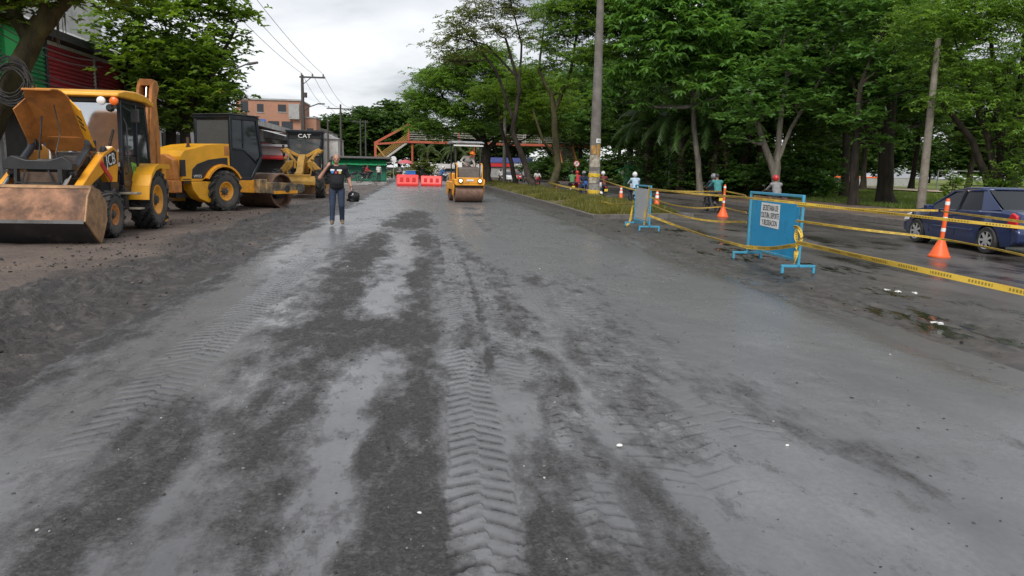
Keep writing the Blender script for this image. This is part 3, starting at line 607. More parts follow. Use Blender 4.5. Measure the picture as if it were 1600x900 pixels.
# front bucket rolled forward onto its edge
prof = [(-.98, .98), (-1.10, 1.04), (-1.26, 1.03), (-1.42, .86), (-1.55, .62), (-1.60, .43), (-1.08, .01), (-.98, .03), (-.72, .42), (-.70, .72), (-.80, .90)]
B = MB().prism(prof, -1.17, 1.12).build('bucket', MATS['rust_bucket'], T, .012)
for x in (-1.17, 1.12): MB().prism([(y*1.0, z) for y, z in [(-.96, 1.0), (-1.28, 1.06), (-1.46, .88), (-1.62, .44), (-1.06, .0), (-.95, .0), (-.66, .42), (-.66, .74)]], x, x+.035).build('end_plate', MATS['rust_light'], B, .006)
MB().prism([(-1.625, .40), (-1.60, .46), (-1.07, .035), (-1.12, -.005)], -1.165, 1.115).build('cutting_edge', MATS['black_metal'], B)
MB().prism([(-1.06, 1.035), (-1.10, 1.075), (-1.27, 1.066), (-1.29, 1.02)], -1.165, 1.115).build('top_lip', MATS['rust_light'], B, .005)
for sx in (-1, 1): MB().prism([(-.75, .95), (-.70, .55), (-.95, .45), (-1.05, .95)], sx*.68-.05, sx*.68+.05).build('bucket_bracket', MATS['rust_bucket'], B)
# raised hood: a channel whose underside faces the viewer
hy, hz, ca, sa = .62, 1.78, math.cos(R(52)), math.sin(R(52))
def hp(u, n, x): return (x, hy-ca*u-sa*n, hz+sa*u-ca*n)
H = MB(); nn = 6
for i in range(nn):                                   # gently crowned top panel
    x0, x1 = -.40+.80*i/nn, -.40+.80*(i+1)/nn; f_ = lambda x: .05*(x/.40)**2
    H.plate([hp(0, f_(x0), x0), hp(1.22, f_(x0), x0), hp(1.22, f_(x1), x1), hp(0, f_(x1), x1)], .02)
for i in range(5):                                    # rolled nose
    a0, a1 = i/5*R(75), (i+1)/5*R(75); q = lambda a: (1.22+.36*math.sin(a), .05+.36*(1-math.cos(a)))
    u0, n0 = q(a0); u1, n1 = q(a1); w0, w1 = .40-.03*i, .40-.03*(i+1); H.plate([hp(u0, n0, -w0), hp(u1, n1, -w1), hp(u1, n1, w1), hp(u0, n0, w0)], .02)
Ho = H.build('hood', MATS['orange_primer'], T)
MB().plate([hp(.16, .05, .40), hp(1.20, .05, .40), hp(1.14, .32, .66), hp(.26, .32, .66)], .025).build('side_panel', MATS['yellow_warm'], Ho, .008)
MB().plate([hp(.16, .05, -.40), hp(1.20, .05, -.40), hp(1.14, .34, -.54), hp(.26, .34, -.54)], .025).build('side_panel', MATS['orange_primer'], Ho, .008)
for k in range(3): MB().plate([hp(.62+.12*k, .125, .47), hp(.67+.12*k, .125, .47), hp(.66+.12*k, .25, .59), hp(.61+.12*k, .25, .59)], .04).build('vent_slot', MATS['black_metal'], Ho)
b = MB().plate([hp(-.05, .03, -.30), hp(.30, .03, -.37), hp(.30, .03, .37), hp(-.05, .03, .30)], .03); b.bar(hp(.0, .02, .34), hp(-.30, -.05, .34), .10, .06).bar(hp(.0, .02, -.34), hp(-.30, -.05, -.34), .10, .06)
b.build('hinge_plate', MATS['orange_primer'], Ho, .008)
MB().tube([hp(1.1, .1, .10), hp(.6, .32, .12), (.16, -.35, 1.65), (.18, -.3, 1.45)], .011, 6).build('cable', MATS['grey_iron'], Ho)
MB().cyl(hp(.85, .12, -.2), (-.28, -.1, 1.45), .016).build('prop_rod', jb, Ho)
# cab
cx0, cx1, cyf, cyr, zb, zt = -.80, .80, 1.22, 2.86, 1.02, 2.84
b = MB()
for sx in (-1, 1):
    b.bar((sx*.76, cyf+.02, zb), (sx*.76, cyf+.10, zt), .09, .09).bar((sx*.77, 2.10, zb+.15), (sx*.77, 2.16, zt), .07, .07).bar((sx*.74, 2.95, zb+.35), (sx*.74, 2.76, zt), .08, .08)
    b.bar((sx*.76, cyf, zb+.02), (sx*.76, 2.3, zb+.02), .08, .12).bar((sx*.76, cyf+.08, zt-.03), (sx*.76, 2.78, zt-.03), .08, .1)
b.bar((-.76, cyf+.08, zt-.03), (.76, cyf+.08, zt-.03), .08, .1).bar((-.76, 2.77, zt-.03), (.76, 2.77, zt-.03), .08, .1).bar((-.76, cyf, zb+.28), (.76, cyf, zb+.28), .06, .08)
Cb = b.build('cab', MATS['dark_blue_black'], T, .015)
MB().box((-.79, cyf-.02, .80), (.79, 2.35, 1.03)).box((-.78, 2.2, 1.0), (.78, 3.0, 1.35)).box((-.72, cyf-.01, 1.0), (.72, cyf+.03, 1.28)).build('cab_floor', MATS['black_metal'], Cb, .015)
MB().prism([(cyf+.06, zb+.06), (1.9, zb+.04), (2.10, zb+.40), (2.10, zb+.62), (cyf+.07, zb+.62)], .735, .775).build('door_panel', MATS['dark_blue_black'], Cb, .01)
MB().prism([(cyf+.09, zb+.64), (2.10, zb+.64), (2.13, zt-.09), (cyf+.14, zt-.09)], .745, .757).build('door_glass', MATS['cab_glass'], Cb)
MB().prism([(2.17, zb+.42), (2.88, zb+.42), (2.72, zt-.09), (2.20, zt-.09)], .745, .757).build('side_glass', MATS['cab_glass'], Cb)
MB().prism([(cyf+.09, zb+.1), (2.88, zb+.42), (2.72, zt-.09), (cyf+.14, zt-.09)], -.757, -.745).build('side_glass', MATS['cab_glass'], Cb)
MB().plate([(-.72, cyf+.03, zb+.32), (.72, cyf+.03, zb+.32), (.72, cyf+.09, zt-.09), (-.72, cyf+.09, zt-.09)], .012).build('windscreen', MATS['sky_glass'], Cb)
MB().plate([(-.70, 2.93, zb+.42), (.70, 2.93, zb+.42), (.70, 2.77, zt-.09), (-.70, 2.77, zt-.09)], .012).build('rear_glass', MATS['cab_glass'], Cb)
MB().bar((.50, cyf-.01, 1.78), (.62, cyf+.02, 2.20), .02, .02).bar((.50, cyf-.02, 1.78), (.36, cyf-.02, 1.36), .018, .018).build('wiper', jb, Cb)
MB().tube([(.775, 1.42, 1.25), (.83, 1.42, 1.3), (.84, 1.42, 2.3), (.775, 1.44, 2.45)], .016, 8).build('grab_rail', MATS['grey_iron'], Cb)
mirror = MB().box((.82, 1.72, 2.38), (1.00, 1.76, 2.66)).bar((.76, 1.4, 2.72), (.86, 1.72, 2.6), .02, .02).build('mirror', MATS['grey_iron'], Cb, .015)
# seat, wheel and consoles inside
MB().box((-.28, 1.75, 1.30), (.28, 2.25, 1.45)).box((-.26, 2.15, 1.42), (.26, 2.30, 1.78)).prism([(-.18, 1.77), (.18, 1.77), (.12, 1.92), (-.12, 1.92)], 2.18, 2.28, 'y').build('seat', MATS['seat_cloth'], Cb, .05)
b = MB().lathe([(.19, -.012), (.205, 0), (.19, .012), (.175, 0)], (-.02, 1.55, 1.72), (0, -.5, .87), 20, closed=True).bar((-.02, 1.40, 1.3), (-.02, 1.55, 1.7), .07, .07).bar((-.2, 1.55, 1.72), (.17, 1.55, 1.72), .02, .02).box((-.15, 1.28, 1.2), (.12, 1.45, 1.62)); b.build('steering_column', jb, Cb)
# roof with drooping visor
rf = [(.92, 2.86), (.94, 2.95), (1.30, 3.02), (1.9, 3.05), (2.5, 3.02), (3.02, 2.90), (3.04, 2.80), (2.9, 2.80), (2.5, 2.86), (1.3, 2.86)]
RO = MB().prism(rf, -.90, .90).build('roof', MATS['yellow_warm'], T, .03, seg=3)
MB().lathe([(.085, 0), (.085, .05), (.06, .07), (.001, .075)], (.55, .96, 2.77), (0, -1, 0), 16).build('work_lamp', MATS['lamp_lens'], RO)
MB().lathe([(.085, 0), (.085, .05), (.06, .07), (.001, .075)], (.80, .96, 2.77), (0, -1, 0), 16).build('work_lamp', MATS['lamp_amber'], RO)
MB().lathe([(.08, 0), (.08, .06), (.05, .1), (.001, .1)], (.70, 1.02, 2.63), (0, -1, 0), 14).build('work_lamp', jb, RO)
# decals
d = MB().plate([(.779, 1.72, 1.52), (.779, 2.02, 1.48), (.779, 2.02, 1.20), (.779, 1.86, 1.12)], .006).build('door_logo', MATS['logo_green'], T)
text('door_lettering', 'JCB', .13, MATS['dark_blue_black'], T, (.784, 1.90, 1.37), (R(90), R(12), R(90)), sx=.9)
MB().box((.60, cyf-.03, 1.42), (.74, cyf-.015, 1.50)).build('number_plate', MATS['logo_white'], T)
# fenders and steps
for sx in (-1, 1):
    b = MB(); x0, x1 = sx*.70, sx*1.16
    ang = [R(q) for q in (-88, -66, -44, -20, 0, 14)]
    pts = [(2.38+.80*math.sin(a), .665+.80*math.cos(a)) for a in ang[:4]]+[(2.38, 1.475), (3.05, 1.46)]
    for (y0, z0), (y1, z1) in zip(pts[:-1], pts[1:]): b.plate([(x0, y0, z0), (x1, y0, z0), (x1, y1, z1), (x0, y1, z1)], .03)
    for (y0, z0), (y1, z1) in zip(pts[:-1], pts[1:]): b.plate([(x1, y0, z0+.01), (x1, y1, z1+.01), (x1, y1, z1-.09), (x1, y0, z0-.0 if z0 < .8 else z0-.09)], .02)
    b.build('fender', MATS['yellow_warm'], T)
    MB().box((sx*.95-.19, .95, .83), (sx*.95+.19, 1.22, .88)).build('step', MATS['step_metal'], T, .01); MB().box((sx*.95-.17, 1.15, .50), (sx*.95+.17, 1.42, .54)).build('step', MATS['step_metal'], T, .01)
    MB().box((sx*.85-.05, .98, .52), (sx*.85+.05, 1.14, .95)).tube([(sx*.85, .5, .95), (sx*.9, .2, .82), (sx*.95, -.3, .75)], .04).box((sx*.70-.1, .5, .6), (sx*.70+.1, .9, 1.1)).build('step_bracket', jb, T)
# backhoe boom folded up behind the cab
b = MB()
for x in (.30, .60): b.prism([(3.35, .75), (3.25, 1.2), (3.55, 2.6), (3.75, 3.30), (3.90, 3.50), (4.15, 3.52), (4.25, 3.34), (4.05, 3.1), (3.85, 2.4), (3.60, .9)], x-.04, x+.04)
b.box((.30, 3.86, 3.38), (.60, 4.18, 3.54)).box((.30, 3.45, 2.2), (.60, 3.55, 2.9), rot=(R(-14), 0, 0))
BM = b.build('boom', MATS['orange_primer'], T, .015)
MB().cyl((.45, 3.5, 1.6), (.45, 3.72, 2.6), .075).build('boom_ram', jb, BM); MB().cyl((.45, 3.72, 2.6), (.45, 3.95, 3.38), .04).build('ram_rod', MATS['chrome'], BM)
MB().prism([(4.05, 3.44), (4.25, 3.40), (4.45, 2.2), (4.35, 1.2), (4.2, 1.2), (4.15, 2.3)], .36, .54).build('dipper', MATS['orange_primer'], T, .015)
MB().prism([(4.2, 1.3), (4.45, 1.25), (4.75, .9), (4.65, .55), (4.3, .55), (4.15, .85)], .05, .60).build('backhoe_bucket', MATS['rust_bucket'], T, .015)
MB().box((-.85, 3.0, .55), (.85, 3.35, .95)).box((-1.0, 3.02, .1), (-.82, 3.3, 1.4)).box((.82, 3.02, .1), (1.0, 3.3, 1.4)).build('stabilizer_frame', jy, T, .015)

# ------------------------------------------------------------------ soil compactor (drum ahead = +y, its right side = +x faces the viewer)
T = thing('soil_compactor', 'yellow single drum soil compactor with black cab, parked beyond the backhoe', 'compactor', (-7.00, 25.50, 0.0), R(-30))
yw = MATS['yellow_warm']
for sx in (-1, 1): wheel(T, (sx*.74, 0, .645), .65, .42, .30, sx, MATS['jcb_yellow'], 15, .05, .95)
arc = lambda r, a0, a1, n, z=.645: [(r*math.cos(R(a0+(a1-a0)*i/n)), z+r*math.sin(R(a0+(a1-a0)*i/n))) for i in range(n+1)]
hood = [(-1.62, .98), (-1.66, 1.72), (-1.50, 1.90), (-.60, 2.10), (.02, 2.16), (.36, 2.16), (.36, 1.42)]+arc(.84, 62, 152, 7)+[(-.85, .98)]
MB().prism(hood, -.76, .76).build('hood', yw, T, .07, seg=4)
dec = [(-1.26, 1.05), (-1.22, 1.34), (-1.02, 1.50), (-.55, 1.64), (.0, 1.71), (.26, 1.72), (.26, 1.52)]+arc(.87, 68, 146, 7)+[(-.80, 1.05)]
MB().prism(dec, .748, .766).build('side_decal', MATS['black_metal'], T)
MB().prism([(y, z) for y, z in arc(.845, 30, 150, 9)]+[(y, z) for y, z in arc(.78, 150, 30, 9)], .60, .90).build('wheel_arch', MATS['jcb_yellow'], T)
text('model_lettering', 'VM75', .13, MATS['logo_white'], T, (.769, -1.02, 1.12), (R(90), 0, R(90)), sx=1.1)
MB().prism([(-1.30, .96), (-1.26, .72), (-1.02, .44), (-.66, .30), (-.44, .30), (-.44, .96)], .40, .80).build('ballast_plate', yw, T, .015)
MB().prism([(-1.30, .96), (-1.26, .72), (-1.02, .44), (-.66, .30), (-.44, .30), (-.44, .96)], -.80, -.40).build('ballast_plate', yw, T, .015)
MB().box((-.40, -1.55, .45), (.40, 1.4, .98)).build('chassis', MATS['black_metal'], T)
b = MB().box((-.72, -1.95, .62), (.72, -1.60, 1.0)).prism([(-.70, 1.0), (.70, 1.0), (.66, 1.62), (.3, 1.78), (-.3, 1.78), (-.66, 1.62)], -1.86, -1.64, 'y'); b.build('counterweight', MATS['orange_primer'], T, .03)
gr = MB().box((.70, -1.66, 1.12), (.772, -1.48, 1.62)).build('rear_grille', MATS['black_metal'], T, .01)
for k in range(3): MB().box((.74, -1.60, 1.02-.06*k), (.775, -1.30, 1.045-.06*k)).build('vent_slot', MATS['black_metal'], T)
MB().cyl((.35, -.95, 1.95), (.35, -.95, 2.32), .045).cyl((.35, -.95, 2.0), (.35, -.95, 2.06), .07).build('exhaust', MATS['radiator_brown'], T)
MB().box((.60, .12, 1.78), (.765, .34, 2.10)).build('side_vent', MATS['orange_primer'], T, .01)
# cab
b = MB(); cz = 1.04
pl = lambda x: [(x, .42, cz), (x, 1.34, cz), (x, 1.86, 1.78), (x, 1.66, 3.02), (x, .46, 3.02)]
for sx in (-1, 1):
    q = pl(sx*.74)
    for p0, p1 in zip(q, q[1:]+q[:1]): b.bar(p0, p1, .10, .09, up=(1, 0, 0))
    b.bar((sx*.74, 1.0, 2.05), (sx*.74, 1.02, 3.0), .05, .06, up=(1, 0, 0)); b.bar((sx*.74, .46, 2.02), (sx*.74, 1.0, 2.0), .05, .06, up=(1, 0, 0)); b.bar((sx*.74, 1.0, 2.0), (sx*.74, 1.62, 1.60), .05, .05, up=(1, 0, 0))
for p0, p1 in zip(pl(-.74), pl(.74)): b.bar(p0, p1, .09, .09)
b.bar((-.74, .44, 2.10), (.74, .44, 2.10), .07, .09); b.box((-.78, .38, 3.02), (.78, 1.76, 3.10))
CB = b.build('cab', MATS['dark_blue_black'], T, .012)
MB().plate([(-.70, .44, 2.16), (.70, .44, 2.16), (.70, .46, 2.96), (-.70, .46, 2.96)], .012).build('rear_glass', MATS['windscreen'], CB)
MB().plate([(-.70, .44, 1.08), (.70, .44, 1.08), (.70, .44, 2.06), (-.70, .44, 2.06)], .02).build('rear_panel', MATS['dark_blue_black'], CB)
for sx in (-1, 1):
    x = sx*.735; MB().plate([(x, .50, 2.05), (x, 1.0, 2.03), (x, 1.58, 1.64), (x, 1.80, 1.80), (x, 1.62, 2.96), (x, .50, 2.96)], .012).build('side_glass', MATS['cab_glass'], CB)
    MB().plate([(x, .46, 1.08), (x, 1.32, 1.08), (x, 1.62, 1.50), (x, 1.0, 1.98), (x, .46, 1.98)], .02).build('door_panel', MATS['dark_blue_black'], CB)
MB().plate([(-.70, 1.84, 1.82), (.70, 1.84, 1.82), (.70, 1.66, 2.96), (-.70, 1.66, 2.96)], .012).build('windscreen', MATS['cab_glass'], CB)
MB().box((-.25, .75, 1.45), (.25, 1.2, 1.6)).box((-.25, .65, 1.5), (.25, .8, 2.2)).box((-.3, 1.4, 1.1), (.3, 1.6, 1.9)).build('seat', MATS['seat_cloth'], CB, .04)
b = MB().box((-.80, .34, 3.11), (.80, 1.80, 3.15)); b.build('cab_roof', MATS['black_metal'], CB, .02)
# drum and yoke
D = MB().lathe([(.001, -.84), (.50, -.84), (.52, -.72), (.57, -.72), (.60, -.84), (.615, -.82), (.615, .82), (.60, .84), (.56, .84), (.55, .55), (.001, .55)], (0, 2.78, .615), (1, 0, 0), 48).build('drum', MATS['drum_steel'], T)
MB().lathe([(.001, .55), (.30, .55), (.30, .75), (.16, .80), (.001, .80)], (0, 2.78, .615), (1, 0, 0), 20).build('drum_hub', MATS['black_metal'], D)
M('worn_frame', (0.095, 0.085, 0.07), 0.65, var=0.6, scale=6, dirt=0.55, dirtcol=(0.42, 0.26, 0.10), dscale=3.5)
for sx in (-1, 1):
    fr = MB().prism([(1.75, .55), (1.75, .92), (2.2, .92), (3.55, .86), (3.80, .76), (3.80, .60), (3.55, .50), (2.1, .50)], sx*.98-.07, sx*.98+.07).build('yoke_beam', MATS['worn_frame'], T, .015)
    MB().box((sx*1.06-.006, 2.1, .51), (sx*1.06+.006, 3.35, .62)).build('beam_strip', MATS['jcb_yellow'], fr); MB().cyl((sx*.85, 2.78, .68), (sx*1.08, 2.78, .68), .13).build('drum_mount', MATS['black_metal'], fr)
MB().box((-1.0, 1.45, .55), (1.0, 1.85, 1.02)).box((-1.0, 3.62, .58), (1.0, 3.80, .84)).build('yoke_cross', MATS['worn_frame'], T, .02)
MB().prism([(.45, .60), (.45, 1.0), (1.45, 1.0), (1.7, .75), (1.5, .55)], -.62, .78).build('front_frame', MATS['jcb_yellow'], T, .02)
b = MB()
for k in range(4): b.tube([(.2+.1*k, 1.3, .9), (.25+.1*k, 1.6, 1.15-.05*k), (.35+.1*k, 1.9, .98)], .022, 6)
b.build('hoses', MATS['rubber'], T)

# ------------------------------------------------------------------ motor grader facing the viewer (front = -y)
T = thing('motor_grader', 'yellow motor grader with black cab, farthest of the parked machines', 'grader', (-5.62, 36.0, 0.0), R(4))
cy = MATS['cat_yellow']
for sx in (-1, 1):
    wheel(T, (sx*.98, 0, .66), .67, .38, .30, sx, cy, 14, .04, .8); wheel(T, (sx*1.05, 5.6, .66), .67, .38, .30, sx, cy, 14, .04, .8); wheel(T, (sx*1.05, 7.1, .66), .67, .38, .30, sx, cy, 14, .04, .8)
MB().prism([(-.45, .75), (-.45, 1.15), (.4, 1.25), (1.2, 1.75), (2.2, 2.05), (3.6, 1.95), (4.2, 1.6), (4.2, 1.05), (3.5, 1.4), (2.3, 1.65), (1.4, 1.35), (.7, .95)], -.16, .16).build('gooseneck', cy, T, .02)
MB().box((-.85, -.12, .55), (.85, .12, .85)).box((-.55, -.55, .55), (.55, -.35, 1.1)).prism([(-.55, .5), (.55, .5), (.45, .85), (-.45, .85)], -.35, .0, 'y').build('front_axle', cy, T, .02)
MB().prism([(-.9, .62), (-.9, .8), (-.45, 1.02), (-.45, .62)], -.8, .8).build('front_bumper', cy, T, .02)
b = MB()
for sx in (-1, 1):
    b.bar((sx*.18, 2.5, 1.95), (sx*.78, 2.3, 2.28), .14, .16).bar((sx*.78, 2.3, 2.28), (sx*.95, 2.2, 2.18), .18, .2).bar((sx*.25, 1.9, 1.6), (sx*.75, 2.2, 2.2), .1, .12)
b.build('lift_arms', cy, T, .02)
for sx in (-1, 1):
    lr = MB().cyl((sx*.9, 2.2, 2.5), (sx*.85, 2.3, 1.4), .06).build('lift_ram', MATS['black_metal'], T); MB().cyl((sx*.85, 2.3, 1.4), (sx*.8, 2.4, .8), .035).build('ram_rod', MATS['chrome'], lr)
MB().prism([(.6, .72), (.4, .66), (2.5, .62), (3.2, .66), (3.2, .76), (2.5, .75)], -.5, .5).build('drawbar', cy, T, .015)
MB().lathe([(.75, 0), (.78, .06), (.66, .12), (.62, .0)], (0, 2.7, .58), (0, 0, 1), 28, closed=True).build('circle_gear', cy, T)
MB().prism([(2.45, .08), (2.60, .20), (2.62, .40), (2.50, .60), (2.46, .60), (2.56, .40), (2.54, .22), (2.40, .10)], -1.75, 1.6).build('blade', MATS['rust_light'], T)
MB().prism([(-1.15, .55), (-1.05, .55), (-.98, 1.3), (-.62, 1.7), (-.35, 1.75), (-.35, 1.45), (-.75, 1.1)], 1.0, 1.35, 'y').build('side_frame', cy, T, .03); MB().prism([(1.15, .55), (1.05, .55), (.98, 1.3), (.62, 1.7), (.35, 1.75), (.35, 1.45), (.75, 1.1)], 1.0, 1.35, 'y').build('side_frame', cy, T, .03)
b = MB()
for sx in (-1, 1):
    b.bar((sx*.72, 4.05, 1.25), (sx*.88, 4.0, 3.2), .09, .09).bar((sx*.8, 5.3, 1.3), (sx*.85, 5.3, 3.2), .09, .09)
b.bar((-.88, 4.0, 3.16), (.88, 4.0, 3.16), .09, .12).bar((-.72, 4.05, 1.35), (.72, 4.05, 1.35), .09, .15).bar((-.78, 4.03, 2.0), (.78, 4.03, 2.0), .06, .06).box((-.95, 3.85, 3.2), (.95, 5.45, 3.32)).box((-.75, 4.1, 1.0), (.75, 5.4, 1.35))
GC = b.build('cab', MATS['dark_blue_black'], T, .015)
MB().box((-.80, 4.035, 2.86), (.80, 4.06, 3.12)).build('cab_panel', MATS['black_metal'], GC); MB().box((-.74, 4.04, 1.4), (.74, 4.06, 1.98)).build('cab_panel', MATS['black_metal'], GC)
MB().plate([(-.78, 4.04, 2.05), (.78, 4.04, 2.05), (.82, 4.02, 2.85), (-.82, 4.02, 2.85)], .012).build('windscreen', MATS['windscreen'], GC)
for sx in (-1, 1): MB().plate([(sx*.77, 4.1, 1.4), (sx*.80, 5.28, 1.4), (sx*.85, 5.28, 3.12), (sx*.87, 4.05, 3.12)], .012).build('side_glass', MATS['cab_glass'], GC)
MB().box((-.3, 4.6, 1.35), (.3, 4.9, 2.3)).build('seat', MATS['seat_cloth'], GC, .05)
text('brand_lettering', 'CAT', .28, MATS['logo_white'], T, (0, 3.83, 3.00), (R(90), 0, 0), sx=1.2)
MB().prism([(5.3, 1.0), (5.3, 2.0), (5.9, 2.15), (7.9, 2.05), (8.1, 1.8), (8.1, .9)], -.65, .65).build('engine_hood', cy, T, .05)
b = MB()
for k in range(5): b.box((-.55+.24*k, 3.9, 1.35), (-.47+.24*k, 4.0, 1.62+.05*(k % 2)))
b.build('control_levers', cy, T, .01)
for sx in (-1, 1):
    b = MB().bar((sx*.5, .3, 1.0), (sx*.62, .3, 1.75), .06, .06).ball((sx*.62, .27, 1.82), .09, 10); b.build('headlamp_bracket', cy, T)

# ------------------------------------------------------------------ small tandem roller coming towards the viewer, lamps lit
T = thing('tandem_roller', 'small orange tandem roller with canopy and lit headlamps driving on the fresh road base', 'road roller', (2.22, 34.05, 0.005), R(6))
oy = MATS['jcb_yellow']
for y, nm in ((0.0, 'drum'), (1.75, 'drum')):
    d = MB().lathe([(.001, -.62), (.36, -.62), (.38, -.55), (.42, -.64), (.435, -.62), (.435, .62), (.42, .64), (.38, .55), (.36, .62), (.001, .62)], (0, y, .435), (1, 0, 0), 40).build(nm, MATS['drum_steel'], T)
    MB().cyl((-.70, y, .435), (.70, y, .435), .09).build('axle', MATS['black_metal'], d)
for sx in (-1, 1): MB().prism([(-.28, .62), (-.1, .30), (.1, .30), (.3, .62), (.3, .8), (-.28, .8)], sx*.69-.03, sx*.69+.03).prism([(1.47, .62), (1.65, .30), (1.85, .30), (2.05, .62), (2.05, .8), (1.47, .8)], sx*.69-.03, sx*.69+.03).build('drum_fork', oy, T, .012)
MB().box((-.70, -.50, .80), (.70, .25, 1.05)).box((-.66, -.55, .76), (.66, -.35, .90)).build('front_frame', oy, T, .03)
MB().box((-.64, -.36, .62), (.64, -.31, .76)).build('scraper', MATS['black_metal'], T)
fp = MB().box((-.60, -.56, .86), (.60, -.49, 1.12)).build('front_panel', oy, T, .02)
MB().box((-.16, -.575, .96), (.16, -.563, 1.04)).build('badge', MATS['white_paint'], fp)
M('console_grey', (0.12, 0.10, 0.085), 0.7, var=0.3, dirt=0.3)
MB().prism([(-.42, 1.05), (-.36, 1.55), (.25, 1.62), (.35, 1.05)], -.50, .48).build('water_tank', MATS['console_grey'], T, .05)
MB().box((-.70, .25, .55), (.70, 2.2, .92)).box((-.55, 1.35, .92), (.55, 2.3, 1.30)).build('rear_frame', oy, T, .04)
for sx in (-1, 1): MB().tube([(sx*.58, -.40, 1.05), (sx*.58, -.40, 1.65), (sx*.58, -.2, 1.75), (sx*.58, .4, 1.72)], .028, 8).build('hand_rail', oy, T)
lm = emitmat('roller_lamp', (1.0, 0.78, 0.48), 5.0)
for sx in (-1, 1):
    hl = MB().lathe([(.10, 0), (.115, .05), (.10, .07)], (sx*.44, -.565, .98), (0, -1, 0), 16).build('headlamp', MATS['black_metal'], T); MB().lathe([(.075, .06), (.05, .08), (.001, .085)], (sx*.44, -.565, .98), (0, -1, 0), 14).build('lens', lm, hl)
for sx in (-1, 1):
    MB().bar((sx*.56, .12, 1.0), (sx*.58, .12, 2.66), .055, .055).bar((sx*.56, .12, 2.35), (sx*.57, .55, 2.66), .035, .035).build('canopy_post', MATS['black_metal'], T)
    MB().bar((sx*.56, 1.45, 1.0), (sx*.58, 1.45, 2.66), .055, .055).build('canopy_post', MATS['black_metal'], T)
M('canopy_grey', (0.30, 0.31, 0.32), 0.6, var=0.3, dirt=0.3)
MB().prism([(-.10, 2.64), (-.12, 2.69), (.5, 2.76), (1.3, 2.76), (1.72, 2.70), (1.70, 2.64)], -.72, .72).build('canopy', MATS['canopy_grey'], T, .02)
MB().box((-.68, -.06, 2.52), (.68, -.03, 2.58)).bar((-.62, .12, 2.6), (.62, .12, 2.6), .04, .06).build('canopy_rail', MATS['white_paint'], T)
MB().box((-.25, 1.0, 1.15), (.25, 1.4, 1.28)).box((-.25, 1.36, 1.2), (.25, 1.46, 1.75)).build('seat', MATS['black_metal'], T, .04)
b = MB().bar((.1, .35, 1.3), (.1, .55, 1.72), .05, .05).lathe([(.16, -.01), (.175, 0), (.16, .01), (.15, 0)], (.1, .55, 1.74), (0, .5, .86), 18, closed=True); b.build('steering_wheel', MATS['black_metal'], T)
MB().box((-.52, -.1, 1.55), (-.30, -.07, 1.80)).build('notice_plate', MATS['white_paint'], T)
MB().box((-.52, .05, 1.58), (-.30, .22, 1.76)).build('control_box', oy, T, .02)

# ================================================================== PEOPLE
SKIN = M('skin_tan', (0.42, 0.22, 0.15), 0.55, var=0.1); M('skin_brown', (0.22, 0.115, 0.075), 0.55, var=0.1)
def cloth(n, c): return M('cloth_'+n, c, 0.9, var=0.25, scale=9, bmp=0.25, bscale=30)
def capsule(b, p0, p1, r0, r1, n=12):
    p0, p1 = Vector(p0), Vector(p1); d = (p1-p0); l = d.length; d.normalize(); u, w = ortho(d); pr = []
    for i in range(5): a = math.pi/2*(1-i/4); pr.append((r0*math.cos(a), -r0*math.sin(a)))
    for i in range(5): a = math.pi/2*i/4; pr.append((r1*math.cos(a), l+r1*math.sin(a)))
    pr = [(max(r, .0008), h) for r, h in pr]; b.lathe(pr, p0, d, n)
def loft(b, rings, n=20):
    vs = []; fs = []
    for (c, rx, ry) in rings:
        for k in range(n):
            a = 2*math.pi*k/n; vs.append((c[0]+rx*math.cos(a), c[1]+ry*math.sin(a), c[2]))
    for i in range(len(rings)-1):
        for k in range(n): fs.append((i*n+k, i*n+(k+1) % n, (i+1)*n+(k+1) % n, (i+1)*n+k))
    fs += [list(range(n))[::-1], [(len(rings)-1)*n+k for k in range(n)]]; b.add(vs, fs)
def remeshed(b, voxel, name, smooth=4):
    me = bpy.data.meshes.new('tmp'); me.from_pydata(b.v, [], b.f); me.update(); o = bpy.data.objects.new('tmp', me); COL.objects.link(o)
    r = o.modifiers.new('r', 'REMESH'); r.mode = 'VOXEL'; r.voxel_size = voxel
    s = o.modifiers.new('s', 'SMOOTH'); s.iterations = smooth; s.factor = 0.5
    dg = bpy.context.evaluated_depsgraph_get(); m2 = bpy.data.meshes.new_from_object(o.evaluated_get(dg)); m2.name = name
    bpy.data.objects.remove(o); bpy.data.meshes.remove(me); return m2
def hand(b, w, d, side, curl=0.6, sc=1.0):
    """palm with four fingers and a thumb; d = direction the hand points, side = palm-side normal hint"""
    w, d = Vector(w), Vector(d).normalized(); n = Vector(side); n = (n-d*n.dot(d)).normalized(); x = d.cross(n).normalized()
    palm = w+d*.085*sc
    for k in range(-1, 2): capsule(b, w+x*.012*k*sc, palm+x*.024*k*sc, .017*sc, .016*sc, 8)
    for k, L_ in zip((-1.5, -.5, .5, 1.5), (.062, .075, .07, .055)):
        p = palm+x*.021*k*sc; q = p+(d*math.cos(curl)+n*math.sin(curl))*L_*.55*sc; r = q+(d*math.cos(curl*2.2)+n*math.sin(curl*2.2))*L_*.5*sc
        capsule(b, p, q, .0115*sc, .0105*sc, 8); capsule(b, q, r, .0105*sc, .009*sc, 8)
    p = w+d*.03*sc-x*.03*sc; q = p+(d*.7-x*.6+n*.4).normalized()*.045*sc; capsule(b, p, q, .014*sc, .012*sc, 8); capsule(b, q, q+(d*.8+n*.6).normalized()*.032*sc, .012*sc, .010*sc, 8)
